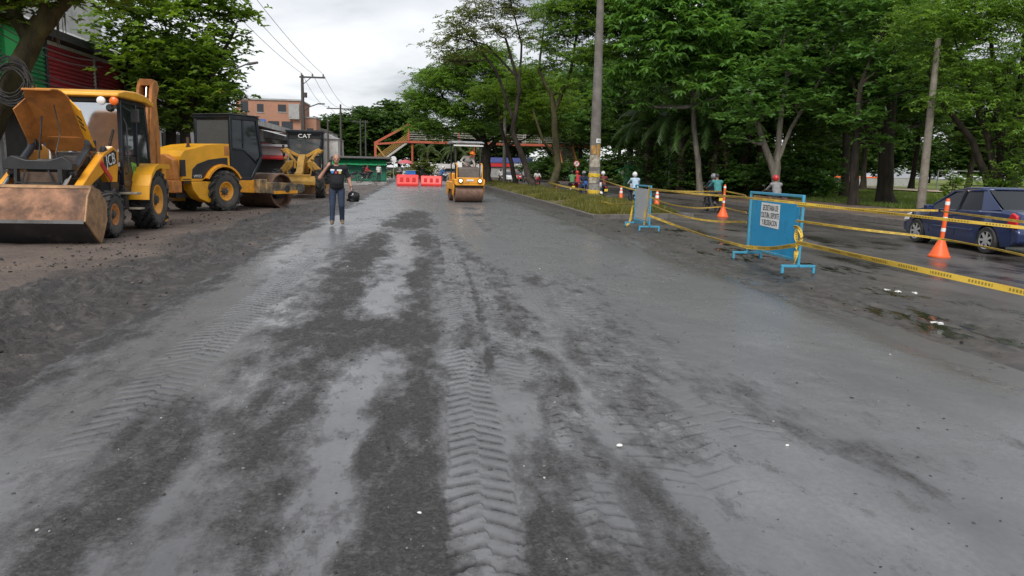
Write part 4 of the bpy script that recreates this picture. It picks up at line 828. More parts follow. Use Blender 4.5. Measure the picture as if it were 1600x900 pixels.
def person(name, label, J, mats, loc, rz=0, group=None, voxel=.022, belly=0.0, bald=False, helmet=None, hair=None, mesh_from=None, hands=True, girth=1.0, sleeve=.55):
    """J: joint positions (front = -y). mats: skin, shirt, trousers, shoes. One continuous body mesh with clothing areas."""
    T = thing(name, label, 'person', loc, rz, group)
    V3 = {k: Vector(v) for k, v in J.items()}
    if mesh_from is None:
        b = MB(); g = girth; pe, ch, nk, hd = V3['pelvis'], V3['chest'], V3['neck'], V3['head']; reg = []
        ax = (ch-pe); lo_ = pe-ax.normalized()*.06
        def blob(c, r): b.ball(c, r, 16)
        # trunk as overlapping ellipsoids so the belly and chest have their own volume
        blob(pe, (.165*g, .12*g, .13)); blob(pe.lerp(ch, .16)+Vector((0, -belly*.45, 0)), (.166*g, .122*g+belly*.6, .14)); blob(pe.lerp(ch, .52)+Vector((0, -belly*.45, 0)), (.172*g, .125*g+belly*.8, .16)); blob(pe.lerp(ch, .35)+Vector((0, -belly*.6, 0)), (.165*g, .125*g+belly, .16)); blob(pe.lerp(ch, .7)+Vector((0, -belly*.25, 0)), (.175*g, .125*g+belly*.5, .17)); blob(ch, (.175*g, .115*g, .14))
        capsule(b, V3['sl'], V3['sr'], .085*g, .085*g); capsule(b, ch.lerp(nk, .4), nk, .075, .062); capsule(b, nk, hd-Vector((0, 0, .04)), .058, .055)
        f = V3.get('face', Vector((0, -1, 0))).normalized(); xx = f.cross(Vector((0, 0, 1))).normalized(); up = xx.cross(f)
        b.ball(hd+up*.025, (.078, .094, .108), 16); b.ball(hd+f*.02-up*.05, (.062, .07, .075), 14)             # skull and jaw
        capsule(b, hd+f*.085+up*.015, hd+f*.108-up*.022, .013, .017, 8)                                      # nose
        capsule(b, hd+f*.083+up*.034-xx*.04, hd+f*.083+up*.034+xx*.04, .013, .013, 8)                        # brow
        capsule(b, hd+f*.082-up*.058-xx*.02, hd+f*.082-up*.058+xx*.02, .012, .012, 8)                        # lips
        for s in (-1, 1): b.ball(hd+xx*.08*s-up*.005, (.018, .022, .034), 8)                                # ears
        for s in 'lr':
            sh, el, wr = V3['s'+s], V3['e'+s], V3['w'+s]; capsule(b, sh, el, .062*g, .048*g); capsule(b, el, wr, .047*g, .031)
            hp_, kn, an, to = V3['h'+s], V3['k'+s], V3['a'+s], V3['t'+s]; capsule(b, hp_, kn, .092*g, .070*g); capsule(b, kn, an, .067*g, .056*g); capsule(b, an-Vector((0, 0, .045)), to, .048, .042); capsule(b, an-Vector((0, 0, .045)), an-(to-an)*.35-Vector((0, 0, .05)), .04, .036)
            if hands: hand(b, wr, V3.get('d'+s, wr-el), V3.get('n'+s, Vector((0, -1, 0))))
            else: capsule(b, wr, wr+(wr-el).normalized()*.12, .032, .03)
            cut = sh.lerp(el, sleeve); reg += [(sh, cut, .06, 1), (cut, el, .05, 0 if sleeve < 1 else 1), (el, wr, .04, 0 if sleeve < 1.5 else 1), (wr, wr+(wr-el).normalized()*.15, .04, 0)]
            reg += [(hp_, kn, .085, 2), (kn, an.lerp(kn, .12), .06, 2), (an-Vector((0, 0, .03)), to, .05, 3), (an-Vector((0, 0, .03)), an-(to-an)*.35-Vector((0, 0, .05)), .05, 3)]
        reg += [(pe.lerp(ch, .12), ch, .15+belly*.5, 1), (V3['sl'], V3['sr'], .085, 1), (pe-Vector((0, 0, .02)), pe+Vector((0, 0, .01)), .14, 2), (nk, hd, .06, 0), (hd, hd+up*.06, .1, 0)]
        me = remeshed(b, voxel, name+'_body', 9 if voxel < .015 else 4); n = len(me.polygons); C_ = np.zeros(n*3, np.float32); me.polygons.foreach_get('center', C_); C_ = C_.reshape(-1, 3); best = np.full(n, 9e9); mi = np.zeros(n, np.int32)
        for p0, p1, r, k in reg:
            p0, p1 = np.array(p0), np.array(p1); d = p1-p0; t = np.clip(((C_-p0)@d)/max(d@d, 1e-9), 0, 1); ds = np.linalg.norm(C_-p0-t[:, None]*d, axis=1)-r
            w = ds < best; best[w] = ds[w]; mi[w] = k
        me.materials.clear()
        for m_ in mats: me.materials.append(m_)
        me.polygons.foreach_set('material_index', mi); me.polygons.foreach_set('use_smooth', [True]*n)
    else:
        me = mesh_from.copy()
        for i_, m_ in enumerate(mats): me.materials[i_] = m_
    bo = bpy.data.objects.new('body', me); link(bo, T)
    hd = V3['head']; f = V3.get('face', Vector((0, -1, 0))).normalized(); xx = f.cross(Vector((0, 0, 1))).normalized(); up = xx.cross(f)
    for s in (-1, 1):
        e_ = MB().ball(hd+f*.088+up*.012+xx*.034*s, (.012, .008, .008), 8).build('eye', MATS['black_metal'], T)
    if helmet is not None:
        b = MB(); c = hd+up*.03; n = 18; vs = []; fs = []
        b.ball(c, (.125, .145, .135), 18)
        h_ = b.build('helmet', helmet, T); MB().ball(hd+f*.105-up*.0, (.10, .05, .05), 14).build('visor', MATS['dark_blue_black'], h_)
    elif hair is not None:
        MB().ball(hd+up*.045-f*.012, (.084, .098, .095), 14).build('hair', hair, T)
    return T, me
def stand(lean=0.0, stride=0.0):
    return dict(pelvis=(0, 0, .95), chest=(0, lean*.3, 1.30), neck=(0, lean*.4, 1.47), head=(0, -.02+lean*.4, 1.625), sl=(.17, 0, 1.40), sr=(-.17, 0, 1.40), el=(.24, .02, 1.12), er=(-.24, .02, 1.12), wl=(.25, -.06, .87), wr=(-.25, -.06, .87),
                hl=(.09, 0, .90), hr=(-.09, 0, .90), kl=(.10, -stride*.3-.02, .49), kr=(-.10, stride*.2-.02, .49), al=(.11, -stride*.5+.02, .095), ar=(-.11, stride*.5+.02, .10), tl=(.12, -stride*.5-.13, .04), tr=(-.12, stride*.5-.12, .04))
def ride(h=.78):
    return dict(pelvis=(0, .18, h+.1), chest=(0, .06, h+.43), neck=(0, .02, h+.60), head=(0, -.03, h+.75), sl=(.18, .05, h+.53), sr=(-.18, .05, h+.53), el=(.27, -.17, h+.33), er=(-.27, -.17, h+.33), wl=(.27, -.42, h+.26), wr=(-.27, -.42, h+.26),
                hl=(.10, .15, h+.06), hr=(-.10, .15, h+.06), kl=(.19, -.24, h-.02), kr=(-.19, -.24, h-.02), al=(.17, -.08, h-.40), ar=(-.17, -.08, h-.40), tl=(.18, -.24, h-.46), tr=(-.18, -.24, h-.46))
# ---- the man walking towards the viewer on the phone, helmet in his left hand
jeans = M('jeans', (0.022, 0.036, 0.070), 0.85, var=0.55, scale=3.5, bmp=0.3, bscale=40)
boots = M('boots_tan', (0.17, 0.125, 0.075), 0.75, var=0.3)
J = dict(pelvis=(0, 0, .97), chest=(0, -.01, 1.35), neck=(0, -.02, 1.54), head=(.0, -.06, 1.69), sl=(.205, 0, 1.46), sr=(-.205, 0, 1.46), el=(.315, .04, 1.18), wl=(.375, -.04, .955), dl=(.05, -.05, -1), nl=(-1, 0, 0),
         er=(-.42, -.10, 1.21), wr=(-.225, -.19, 1.50), dr=(.45, .10, 1), nr=(.6, .5, 0), hl=(.105, 0, .92), hr=(-.105, 0, .92), kl=(.115, -.09, .50), kr=(-.115, .0, .51), al=(.13, -.02, .10), ar=(-.13, -.20, .105), tl=(.145, -.17, .045), tr=(-.145, -.34, .055), face=(.08, -1, -.06))
J['kr'] = (-.115, -.13, .51); J['al'] = (.125, .08, .12); J['tl'] = (.14, -.07, .045)
man, _ = person('person', 'bald man in black t-shirt and jeans walking with a phone at his ear', J, [SKIN, cloth('black', (0.012, 0.013, 0.016)), jeans, boots], (-2.13, 19.75, 0.015), R(6), voxel=.0135, belly=.055, girth=1.14, sleeve=.72)
b = MB(); b.box((-.03, -.006, -.07), (.03, .006, .07)); ph = b.build('mobile_phone', MATS['dark_blue_black'], bevel=.004); ph.location = man.matrix_basis@Vector((-.135, -.13, 1.665)); ph.rotation_euler = (R(8), R(14), R(78)); tag(ph, "dark mobile phone held to the walking man's ear", 'phone')
# print on the shirt: two white blocks with coloured figures
sp = [((-.10, -.228, 1.40), .105, .09, 'white_paint'), ((.09, -.226, 1.415), .13, .05, 'white_paint')]
M('print_blue', (0.05, 0.22, 0.55), 0.8); M('print_red', (0.5, 0.05, 0.08), 0.8); M('print_gold', (0.55, 0.42, 0.12), 0.8)
for x, z, w, h, mt in [(-.10, 1.405, .10, .06, 'white_paint'), (-.10, 1.36, .065, .075, 'print_blue'), (-.10, 1.36, .03, .03, 'white_paint'), (-.01, 1.345, .06, .06, 'print_red'), (.075, 1.405, .13, .045, 'white_paint'), (.085, 1.35, .065, .07, 'print_gold')]:
    yy = -.136-.05*max(0, (1.42-z))/.1*.5
    MB().box((x-w/2, yy-.034, z-h/2), (x+w/2, yy+.03, z+h/2)).build('shirt_print', MATS[mt], man, .012)
MB().lathe([(.036, -.012), (.040, 0), (.036, .012), (.030, 0)], (.368, -.03, .985), (.15, -.2, -1), 14, closed=True).build('wristwatch', MATS['black_metal'], man)
M('helmet_black', (0.008, 0.008, 0.009), 0.12, var=0.1)
hm = thing('motorcycle_helmet', 'shiny black motorcycle helmet carried in the walking man\'s left hand', 'helmet', man.matrix_basis@Vector((.43, -.06, .60)), R(-40))
b = MB(); n = 20; vs = []; fs = []
prof = [(.001, .285), (.06, .28), (.11, .255), (.145, .205), (.155, .15), (.15, .09), (.135, .03), (.12, .0), (.10, .0), (.115, .05), (.13, .14), (.10, .22), (.001, .25)]
b.lathe(prof, (0, 0, 0), (0, 0, 1), 28, caps=False); b.prism([(-.09, .02), (.09, .02), (.075, .085), (-.075, .085)], -.185, -.10, 'y'); b.build('shell', MATS['helmet_black'], hm, .01)
MB().ball((0, -.06, .155), (.125, .105, .055), 16).build('visor', glassmat('visor_glass', (.1, .1, .12), .7), hm)
MB().tube([(-.06, .0, .02), (-.05, .02, .25), (-.05, .02, .33), (.02, 0, .30), (.06, .0, .02)], .008, 6).build('strap', MATS['black_metal'], hm)
# ---- roller operator leaning to look at the drum
hard = M('hardhat_orange', (0.85, 0.22, 0.02), 0.4, var=0.05)
J = dict(pelvis=(0, .30, .52), chest=(.10, .06, .82), neck=(.17, -.06, .97), head=(.24, -.14, 1.08), sl=(.28, .03, .88), sr=(-.10, .05, .95), el=(.36, -.15, .62), er=(-.28, -.18, .78), wl=(.30, -.32, .50), wr=(-.10, -.32, .62), hl=(.10, .28, .48), hr=(-.10, .28, .48), kl=(.16, -.14, .50), kr=(-.16, -.14, .50), al=(.14, -.18, .10), ar=(-.14, -.18, .10), tl=(.15, -.32, .05), tr=(-.15, -.32, .05), face=(.4, -1, -.5))
op, _ = person('person', 'roller operator in grey shirt and orange hard hat bent over the controls', J, [SKIN, cloth('grey_light', (0.36, 0.35, 0.32)), cloth('dark', (0.03, 0.03, 0.035)), boots], (2.16, 34.45, 1.10), R(6), voxel=.02, hands=False, sleeve=1.6)
b = MB().ball((.245, -.145, 1.13), (.125, .14, .11), 16).lathe([(.12, 0), (.165, -.012), (.16, -.02), (.11, -.01)], (.24, -.15, 1.13), (.2, -.25, 1), 18, closed=True); b.build('hard_hat', hard, op)

# ================================================================== MOTORCYCLES
def spokewheel(T, y, r):
    t = MB().lathe([(r-.045, -.035), (r-.01, -.04), (r, 0), (r-.01, .04), (r-.045, .035)], (0, y, r), (1, 0, 0), 26, closed=True).build('wheel', MATS['rubber'], T)
    b = MB().lathe([(r-.05, -.022), (r-.04, -.02), (r-.04, .02), (r-.05, .022)], (0, y, r), (1, 0, 0), 26, closed=True).cyl((-.06, y, r), (.06, y, r), .045)
    for k in range(5):
        a = k*2*math.pi/5; b.bar((0, y, r), (0, y+math.cos(a)*(r-.04), r+math.sin(a)*(r-.04)), .02, .035, up=(1, 0, 0))
    b.build('rim', MATS['grey_iron'], t)
def motorcycle(label, paint, loc, rz, group, lamp=False, plate=True):
    T = thing('motorcycle', label, 'motorcycle', loc, rz, group); blk = MATS['black_metal']
    spokewheel(T, -.64, .30); spokewheel(T, .62, .30)
    b = MB()
    for sx in (-1, 1): b.cyl((sx*.075, -.64, .30), (sx*.075, -.42, .95), .022, n=8)
    b.build('front_fork', MATS['grey_iron'], T)
    MB().tube([(-.34, -.30, 1.06), (-.20, -.40, 1.05), (0, -.43, 1.0), (.20, -.40, 1.05), (.34, -.30, 1.06)], .016, 8).build('handlebar', blk, T)
    MB().prism([(-.42, .88), (-.30, .97), (-.05, .96), (.10, .80), (-.05, .72), (-.32, .72)], -.13, .13).build('tank', paint, T, .04)
    MB().prism([(.02, .80), (.05, .86), (.35, .84), (.75, .92), (.78, .86), (.40, .74), (.05, .74)], -.13, .13).build('seat', blk, T, .03)
    MB().prism([(.10, .74), (.80, .86), (.86, .80), (.45, .58), (.12, .56)], -.11, .11).build('side_cover', paint, T, .02)
    MB().prism([(-.25, .34), (-.22, .66), (.12, .68), (.18, .36)], -.12, .12).cyl((0, -.12, .5), (0, -.12, .7), .1).build('engine', MATS['grey_iron'], T, .02)
    MB().bar((0, -.42, .92), (0, -.30, .4), .05, .05).bar((0, -.3, .36), (0, .3, .36), .05, .05).bar((-.1, .2, .45), (-.1, .62, .30), .04, .05).bar((.1, .2, .45), (.1, .62, .30), .04, .05).bar((0, .3, .36), (0, .5, .8), .05, .05).build('frame', blk, T)
    b = MB(); pts = [(-.64+.345*math.sin(R(a)), .30+.345*math.cos(R(a))) for a in (-50, -25, 0, 25, 50)]
    for (y0, z0), (y1, z1) in zip(pts[:-1], pts[1:]): b.plate([(-.06, y0, z0), (.06, y0, z0), (.06, y1, z1), (-.06, y1, z1)], .012)
    b.build('front_mudguard', paint, T)
    MB().plate([(-.07, .62, .66), (.07, .62, .66), (.07, .98, .70), (-.07, .98, .70)], .015).build('rear_mudguard', blk, T)
    MB().tube([(.14, -.1, .36), (.16, .2, .32), (.17, .55, .40), (.17, .75, .45)], [.022, .03, .045, .045], 8).build('exhaust', MATS['chrome'], T)
    hl = MB().lathe([(.05, .08), (.085, .02), (.09, 0)], (0, -.50, .95), (0, -1, 0), 14).prism([(-.52, .85), (-.40, .85), (-.40, 1.08), (-.47, 1.10)], -.10, .10).build('headlight', paint, T)
    MB().lathe([(.08, .0), (.06, .02), (.001, .03)], (0, -.52, .95), (0, -1, 0), 14).build('lens', emitmat('bike_lamp', (1, .78, .55), 9) if lamp else MATS['lamp_lens'], hl)
    MB().box((-.05, .84, .74), (.05, .88, .80)).build('tail_light', MATS['red_paint'], T)
    if plate: MB().box((-.10, .96, .52), (.10, .97, .66)).build('number_plate', M('plate_yellow', (.75, .52, .05), .5), T)
    for sx in (-1, 1): MB().bar((sx*.25, -.36, 1.05), (sx*.31, -.34, 1.22), .012, .012).ball((sx*.33, -.34, 1.25), (.06, .015, .04), 8).build('mirror', blk, T)
    return T
PBIKE = [M('bike_black', (.015, .015, .018), .25), M('bike_red', (.40, .02, .02), .25), M('bike_blue', (.03, .09, .30), .25), M('bike_white', (.65, .65, .66), .3)]
HELM = [M('helmet_white', (.7, .7, .7), .25), M('helmet_red', (.5, .03, .03), .25), MATS['helmet_black'], M('helmet_grey', (.2, .21, .23), .25)]
SH = dict(white=cloth('white', (.62, .62, .60)), red=cloth('red', (.42, .03, .04)), blue=cloth('blue', (.05, .14, .42)), grey=cloth('grey', (.22, .22, .23)), navy=cloth('navy', (.02, .03, .06)), black=MATS['cloth_black'], maroon=cloth('maroon', (.16, .035, .03)), paleblue=cloth('pale_blue', (.38, .50, .62)), green=cloth('green', (.08, .2, .08)), teal=cloth('teal', (.05, .22, .22)))
TR = [jeans, MATS['cloth_dark'], cloth('khaki', (.22, .18, .12))]
RIDE = ride(); RMESH = [None]
GB, GP = 'motorcycles in the traffic', 'riders in the traffic'
def rider(label, shirt, trousers, helm, loc, rz, off=(0, .0, 0)):
    c, s = math.cos(rz), math.sin(rz); l = Vector(loc)+Vector((c*off[0]-s*off[1], s*off[0]+c*off[1], off[2]))
    t, me = person('person', label, RIDE, [MATS['skin_brown'], shirt, trousers, MATS['black_metal']], l, rz, GP, voxel=.024, helmet=helm, mesh_from=RMESH[0], hands=False, sleeve=1.0, hair=None if helm else MATS['black_metal'])
    if RMESH[0] is None: RMESH[0] = me
    return t
z2 = ROAD2_Z
# (pixel, heading, paint, [(shirt, helmet, offset, label)], bike label, lamp)
BK = [((1112, 331), R(180), 0, [('navy', 3, 0, 'rider in dark navy jacket seen from behind, in front of the palms'), ('teal', None, .38, 'bare-headed pillion passenger in dull teal top behind the navy rider')], 'dark motorcycle with a yellow plate carrying two people, beyond the tall orange post', False),
      ((1208, 340), R(180), 0, [('grey', 1, 0, 'rider in grey shirt and red helmet just behind the blue sign')], 'motorcycle largely hidden behind the blue sign', False),
      ((990, 322), R(180), 3, [('paleblue', 0, 0, 'rider in pale blue rain jacket behind the grey panel')], 'white motorcycle half hidden behind the grey panel', False),
      ((941, 312), R(178), 0, [('maroon', 0, 0, 'rider in maroon jacket and white helmet riding away right of the concrete pole')], 'dark motorcycle riding away right of the concrete pole', False),
      ((932, 317), R(2), 3, [('black', 2, 0, 'rider in black half hidden by the concrete pole')], 'white motorcycle facing us, half hidden by the concrete pole', False),
      ((911, 312), R(3), 2, [('navy', 3, 0, 'rider in navy facing us just left of the concrete pole')], 'blue motorcycle facing us just left of the concrete pole', False),
      ((901, 305), R(180), 1, [('red', 1, 0, 'rider in red riding away left of the concrete pole')], 'red motorcycle riding away left of the concrete pole', False),
      ((893, 305), R(175), 0, [('green', 2, 0, 'rider in dark green riding away, leftmost of those near the concrete pole')], 'dark motorcycle riding away, leftmost of those near the concrete pole', False),
      ((839, 297), R(-4), 1, [('white', 2, 0, 'rider in white shirt on the motorcycle with its headlamp lit')], 'motorcycle facing us with its headlamp lit, between the median trees', True)]
for (px, py), rz, pc, rd_, bl, lamp in BK:
    p = G(px, py, z2); motorcycle(bl, PBIKE[pc], p, rz, GB, lamp)
    for sh, hm_, off, lab in rd_: rider(lab, SH[sh], TR[0] if pc else TR[1], HELM[hm_] if hm_ is not None else None, p, rz, (0, off, .02 if off else 0))

# ================================================================== BLUE SEDAN (front = +y, left side = -x faces the viewer)
m, nt, o = newmat('car_blue'); p = pbsdf(nt, o, mixc(nt, noise(nt, 2, 4), (0.009, 0.022, 0.085), (0.013, 0.032, 0.110)), 0.28, 0.2); p.inputs['Coat Weight'].default_value = 1.0; p.inputs['Coat Roughness'].default_value = 0.03
glassmat('car_glass', (0.06, 0.07, 0.08), 0.5)
T = thing('car', 'dark blue four-door sedan driving away on the wet road at the right edge', 'car', (13.80, 16.60, ROAD2_Z+.004), R(-3))
T.scale = (1, 1, .985)
# stations along the length: y, half-width, sill z, belt z, deck z (top of body without cabin)
ST = [(-2.12, .62, .42, .80, .86), (-2.08, .74, .30, .86, .95), (-1.95, .80, .22, .92, 1.00), (-1.62, .835, .20, .96, 1.035), (-1.30, .85, .20, .96, 1.03), (-.85, .86, .20, .95, 1.00), (0, .865, .20, .94, .97), (.75, .865, .20, .92, .95), (1.15, .85, .20, .90, .955), (1.55, .82, .20, .84, .90), (1.90, .76, .24, .74, .80), (2.06, .66, .28, .62, .68), (2.12, .52, .36, .52, .58)]
AX = (-1.28, 1.34); AR = .345; AZ = .315
dense = []
for i in range(len(ST)-1):
    k = 6
    for j in range(k): t = j/k; dense.append([a*(1-t)+b_*t for a, b_ in zip(ST[i], ST[i+1])])
dense.append(list(ST[-1]))
b = MB(); rows_ = []
for y, hw, sz, bz, dz in dense:
    arch = sz
    for ay in AX:
        if abs(y-ay) < AR: arch = max(arch, AZ+math.sqrt(AR**2-(y-ay)**2))
    zz = [arch, max(arch+.01, sz+.10), max(arch+.02, .45), max(arch+.03, .58), max(.70, arch+.04) if bz > .72 else bz*.95, bz, dz]
    ww = [hw*.955, hw*.985, hw*1.0, hw*1.0, hw*.993, hw*.965, hw*.88]
    ring = [(-w, y, z) for w, z in zip(ww, zz)]+[(w, y, z) for w, z in zip(ww[::-1], zz[::-1])]
    # crowned deck between
    rows_.append(ring)
n = len(rows_[0]); vs = [p for r_ in rows_ for p in r_]; fs = []
for i in range(len(rows_)-1):
    for k in range(n-1): fs.append((i*n+k, i*n+k+1, (i+1)*n+k+1, (i+1)*n+k))
fs += [list(range(n)), [(len(rows_)-1)*n+k for k in range(n)][::-1]]
b.add(vs, fs); BD = b.build('body', m, T, sharp=28)
MB().box((-.74, -1.95, .22), (.74, 1.9, .45)).build('underbody', MATS['black_metal'], T)
for ay in AX:
    for sx in (-1, 1): MB().lathe([(AR-.005, -.02), (AR-.005, .12), (.001, .12)], (sx*.70, ay, AZ), (-sx, 0, 0), 28, caps=False).build('wheel_well', MATS['black_metal'], T)
# cabin: roof, pillars, glass
def cabring(y, z, hw): return [(-hw, y, z), (hw, y, z)]
rp = [(.98, .945, .76), (.26, 1.40, .60), (-.10, 1.465, .605), (-.50, 1.48, .60), (-.84, 1.44, .59), (-1.62, 1.03, .70)]    # y, z, half width along the centre profile
b = MB()
b.add([(s*h*q, y, z+(.02 if q < .9 else 0)) for y, z, h in rp[1:5] for s, q in ((-1, 1), (-1, .6), (1, .6), (1, 1))], [(i*4+k, i*4+k+1, (i+1)*4+k+1, (i+1)*4+k) for i in range(3) for k in range(3)])
RF = b.build('roof', m, T, sharp=50); so_ = RF.modifiers.new('s', 'SOLIDIFY'); so_.thickness = .03; so_.offset = -1
beltx = lambda y: .80 if y > -1.2 else .76
for sx in (-1, 1):
    b = MB()
    b.bar((sx*.775, 1.00, .93), (sx*.61, .24, 1.41), .05, .07, up=(sx, 0, 0)); b.bar((sx*.61, .28, 1.405), (sx*.60, -.86, 1.45), .05, .07, up=(sx, 0, 0)); MB().bar((sx*.805, -.16, .93), (sx*.61, -.14, 1.45), .055, .09, up=(sx, 0, 0)).build('door_pillar', MATS['dark_blue_black'], T)
    b.plate([(sx*.79, -.98, .95), (sx*.76, -1.58, 1.02), (sx*.60, -.88, 1.44), (sx*.605, -.74, 1.45)], .045); b.bar((sx*.81, 1.0, .935), (sx*.79, -1.05, .955), .03, .04, up=(sx, 0, 0))
    b.build('pillar', m, T, .01)
    MB().plate([(sx*.80, .90, .945), (sx*.80, -.12, .945), (sx*.60, -.11, 1.44), (sx*.60, .24, 1.40)], .008).build('front_window', MATS['car_glass'], T)
    MB().plate([(sx*.80, -.20, .95), (sx*.785, -.96, .96), (sx*.60, -.74, 1.44), (sx*.60, -.18, 1.455)], .008).build('rear_window', MATS['car_glass'], T)
    dl = MB()
    for y in (.80, -.18, -1.02): dl.bar((sx*(.867), y, .34), (sx*.845, y+.02, .90), .012, .010, up=(sx, 0, 0))
    dl.build('door_seam', MATS['black_metal'], BD)
    MB().box((sx*.868-.012, -.80, .48), (sx*.868+.012, .70, .53)).build('side_strip', m, BD, .008)
    for y in (.0, -.86): MB().box((sx*.865-.018, y-.10, .80), (sx*.865+.018, y+.08, .84)).build('door_handle', m, BD, .008)
    MB().box((sx*.98-.09, .62, .90), (sx*.98+.09, .78, 1.04)).bar((sx*.83, .72, .92), (sx*.95, .70, .95), .04, .04).build('wing_mirror', m, T, .03)
    tl = MB().prism([(-1.86, .66), (-2.14, .64), (-2.13, .92), (-1.98, .99), (-1.88, .86)], sx*.80-.045, sx*.80+.03).build('tail_light', M('tail_red', (.55, .012, .02), .15, var=.05), T, .02)
    MB().prism([(1.75, .58), (2.02, .56), (1.98, .72), (1.70, .80)], sx*.72-.06, sx*.72+.06).build('headlight', MATS['lamp_lens'], T, .02)
MB().plate([(-.74, 1.02, .945), (.74, 1.02, .945), (.58, .26, 1.41), (-.58, .26, 1.41)], .008).build('windscreen', MATS['car_glass'], T)
MB().plate([(-.70, -1.56, 1.03), (.70, -1.56, 1.03), (.57, -.87, 1.44), (-.57, -.87, 1.44)], .008).build('rear_window', MATS['car_glass'], T)
MB().prism([(-2.17, .32), (-2.19, .56), (-2.10, .66), (-1.95, .66), (-1.95, .24)], -.80, .80).build('rear_bumper', m, T, .05, seg=3)
MB().prism([(2.15, .28), (2.17, .50), (2.05, .58), (1.85, .58), (1.85, .24)], -.70, .70).build('front_bumper', m, T, .05, seg=3)
MB().box((-.26, -2.165, .72), (.26, -2.13, .84)).build('number_plate', M('plate_yellow', (.75, .52, .05), .5), T)
MB().box((-.6, -.95, .5), (.6, -.45, .75)).box((-.6, -1.1, .6), (.6, -.92, 1.15)).box((-.62, .05, .45), (-.10, .55, .62)).box((-.62, -.1, .5), (-.10, .08, 1.15)).box((.10, .05, .45), (.62, .55, .62)).box((.10, -.1, .5), (.62, .08, 1.15)).box((-.7, .75, .6), (.7, 1.0, .95)).build('seats', MATS['seat_cloth'], T, .04)
M('alloy', (.62, .63, .64), .3, metal=.6, var=.1, dirt=.15, dirtcol=(.2, .19, .18))
for ay in AX:
    for sx in (-1, 1):
        w = MB().lathe([(.20, -.09), (.29, -.095), (.312, -.06), (.315, 0), (.312, .06), (.29, .095), (.20, .09)], (sx*.765, ay, .315), (1, 0, 0), 32, caps=False).build('wheel', MATS['rubber'], T)
        rm = MB().lathe([(.21, .07), (.205, .095), (.195, .09), (.185, .02), (.001, .01)], (sx*.765, ay, .315), (sx, 0, 0), 32, caps=False).build('rim', MATS['black_metal'], w)
        b = MB()
        for k in range(7):
            a = k*2*math.pi/7; c_, s_ = math.cos(a), math.sin(a); b.bar((sx*.85, ay+c_*.03, .315+s_*.03), (sx*.845, ay+c_*.198, .315+s_*.198), .055, .02, up=(1, 0, 0))
        b.lathe([(.05, .08), (.045, .095), (.001, .097)], (sx*.765, ay, .315), (sx, 0, 0), 12); b.lathe([(.19, .085), (.206, .097), (.206, .085)], (sx*.765, ay, .315), (sx, 0, 0), 32, closed=True); b.build('hubcap', MATS['alloy'], w)
# driver's arm resting on the sill
J = dict(pelvis=(0, .22, .12), chest=(0, .14, .46), neck=(0, .10, .62), head=(0, .06, .78), sl=(.18, .1, .56), sr=(-.18, .1, .56), el=(.24, -.12, .36), er=(-.36, -.04, .46), wl=(.2, -.36, .40), wr=(-.34, -.30, .52), hl=(.1, .1, .1), hr=(-.1, .1, .1), kl=(.15, -.3, .2), kr=(-.15, -.3, .2), al=(.15, -.5, 0.0), ar=(-.15, -.5, 0.0), tl=(.15, -.6, -.02), tr=(-.15, -.6, -.02))
J = {k: (-v[0], v[1], v[2]) for k, v in J.items()}
person('person', 'driver inside the blue sedan with an elbow at the open window', J, [MATS['skin_tan'], SH['grey'], TR[0], MATS['black_metal']], (13.44, 16.75, ROAD2_Z+.42), R(177), voxel=.022, hands=False, hair=MATS['black_metal'])

# ================================================================== VEGETATION
GREEN = dict(
    fine=leafmat('leaf_fine', (0.047, 0.103, 0.023), (0.243, 0.424, 0.071), (0.30, 0.24, 0.05)),
    feather=leafmat('leaf_feather', (0.044, 0.100, 0.023), (0.218, 0.384, 0.066), (0.34, 0.24, 0.04), 0.4),
    olive=leafmat('leaf_olive', (0.076, 0.099, 0.038), (0.227, 0.275, 0.095), (0.22, 0.16, 0.06), 0.4),
    palmate=leafmat('leaf_palmate', (0.047, 0.110, 0.025), (0.204, 0.421, 0.093), (0.42, 0.22, 0.03), 0.35, 0.42),
    rosette=leafmat('leaf_rosette', (0.039, 0.100, 0.026), (0.173, 0.346, 0.090), (0.13, 0.18, 0.06), 0.28, 0.4),
    dark=leafmat('leaf_dark', (0.023, 0.057, 0.015), (0.100, 0.190, 0.045), (0.07, 0.10, 0.03), 0.3),
    lime=leafmat('leaf_lime', (0.046, 0.101, 0.019), (0.248, 0.395, 0.054), (0.34, 0.22, 0.07), 0.42),
    palm=leafmat('leaf_palm', (0.030, 0.068, 0.020), (0.133, 0.247, 0.057), (0.14, 0.12, 0.04), 0.25),
    palmlite=leafmat('leaf_palm_pale', (0.05, 0.08, 0.02), (0.15, 0.19, 0.05), (0.25, 0.22, 0.07), 0.35),
    dead=leafmat('leaf_dead', (0.05, 0.035, 0.02), (0.16, 0.115, 0.065), None, 0.2),
    grass=leafmat('grass_blades', (0.075, 0.095, 0.020), (0.27, 0.25, 0.065), (0.45, 0.36, 0.13), 0.35),
    lawn=leafmat('lawn_blades', (0.075, 0.125, 0.022), (0.18, 0.25, 0.048), (0.18, 0.19, 0.05), 0.35))
def barkmat(n, a, b_):
    m, nt, o = newmat(n); n1 = noise(nt, 3, 6, 0.65, stretch=(1, 1, .25)); n2 = noise(nt, 20, 4, 0.7, stretch=(1, 1, .3))
    c = mixc(nt, ramp(nt, n1, (0.35, 0.0), (0.65, 1.0)), a, b_); pbsdf(nt, o, c, 0.9, 0, 0.2, bump(nt, n2, 0.8, 0.03)); return m
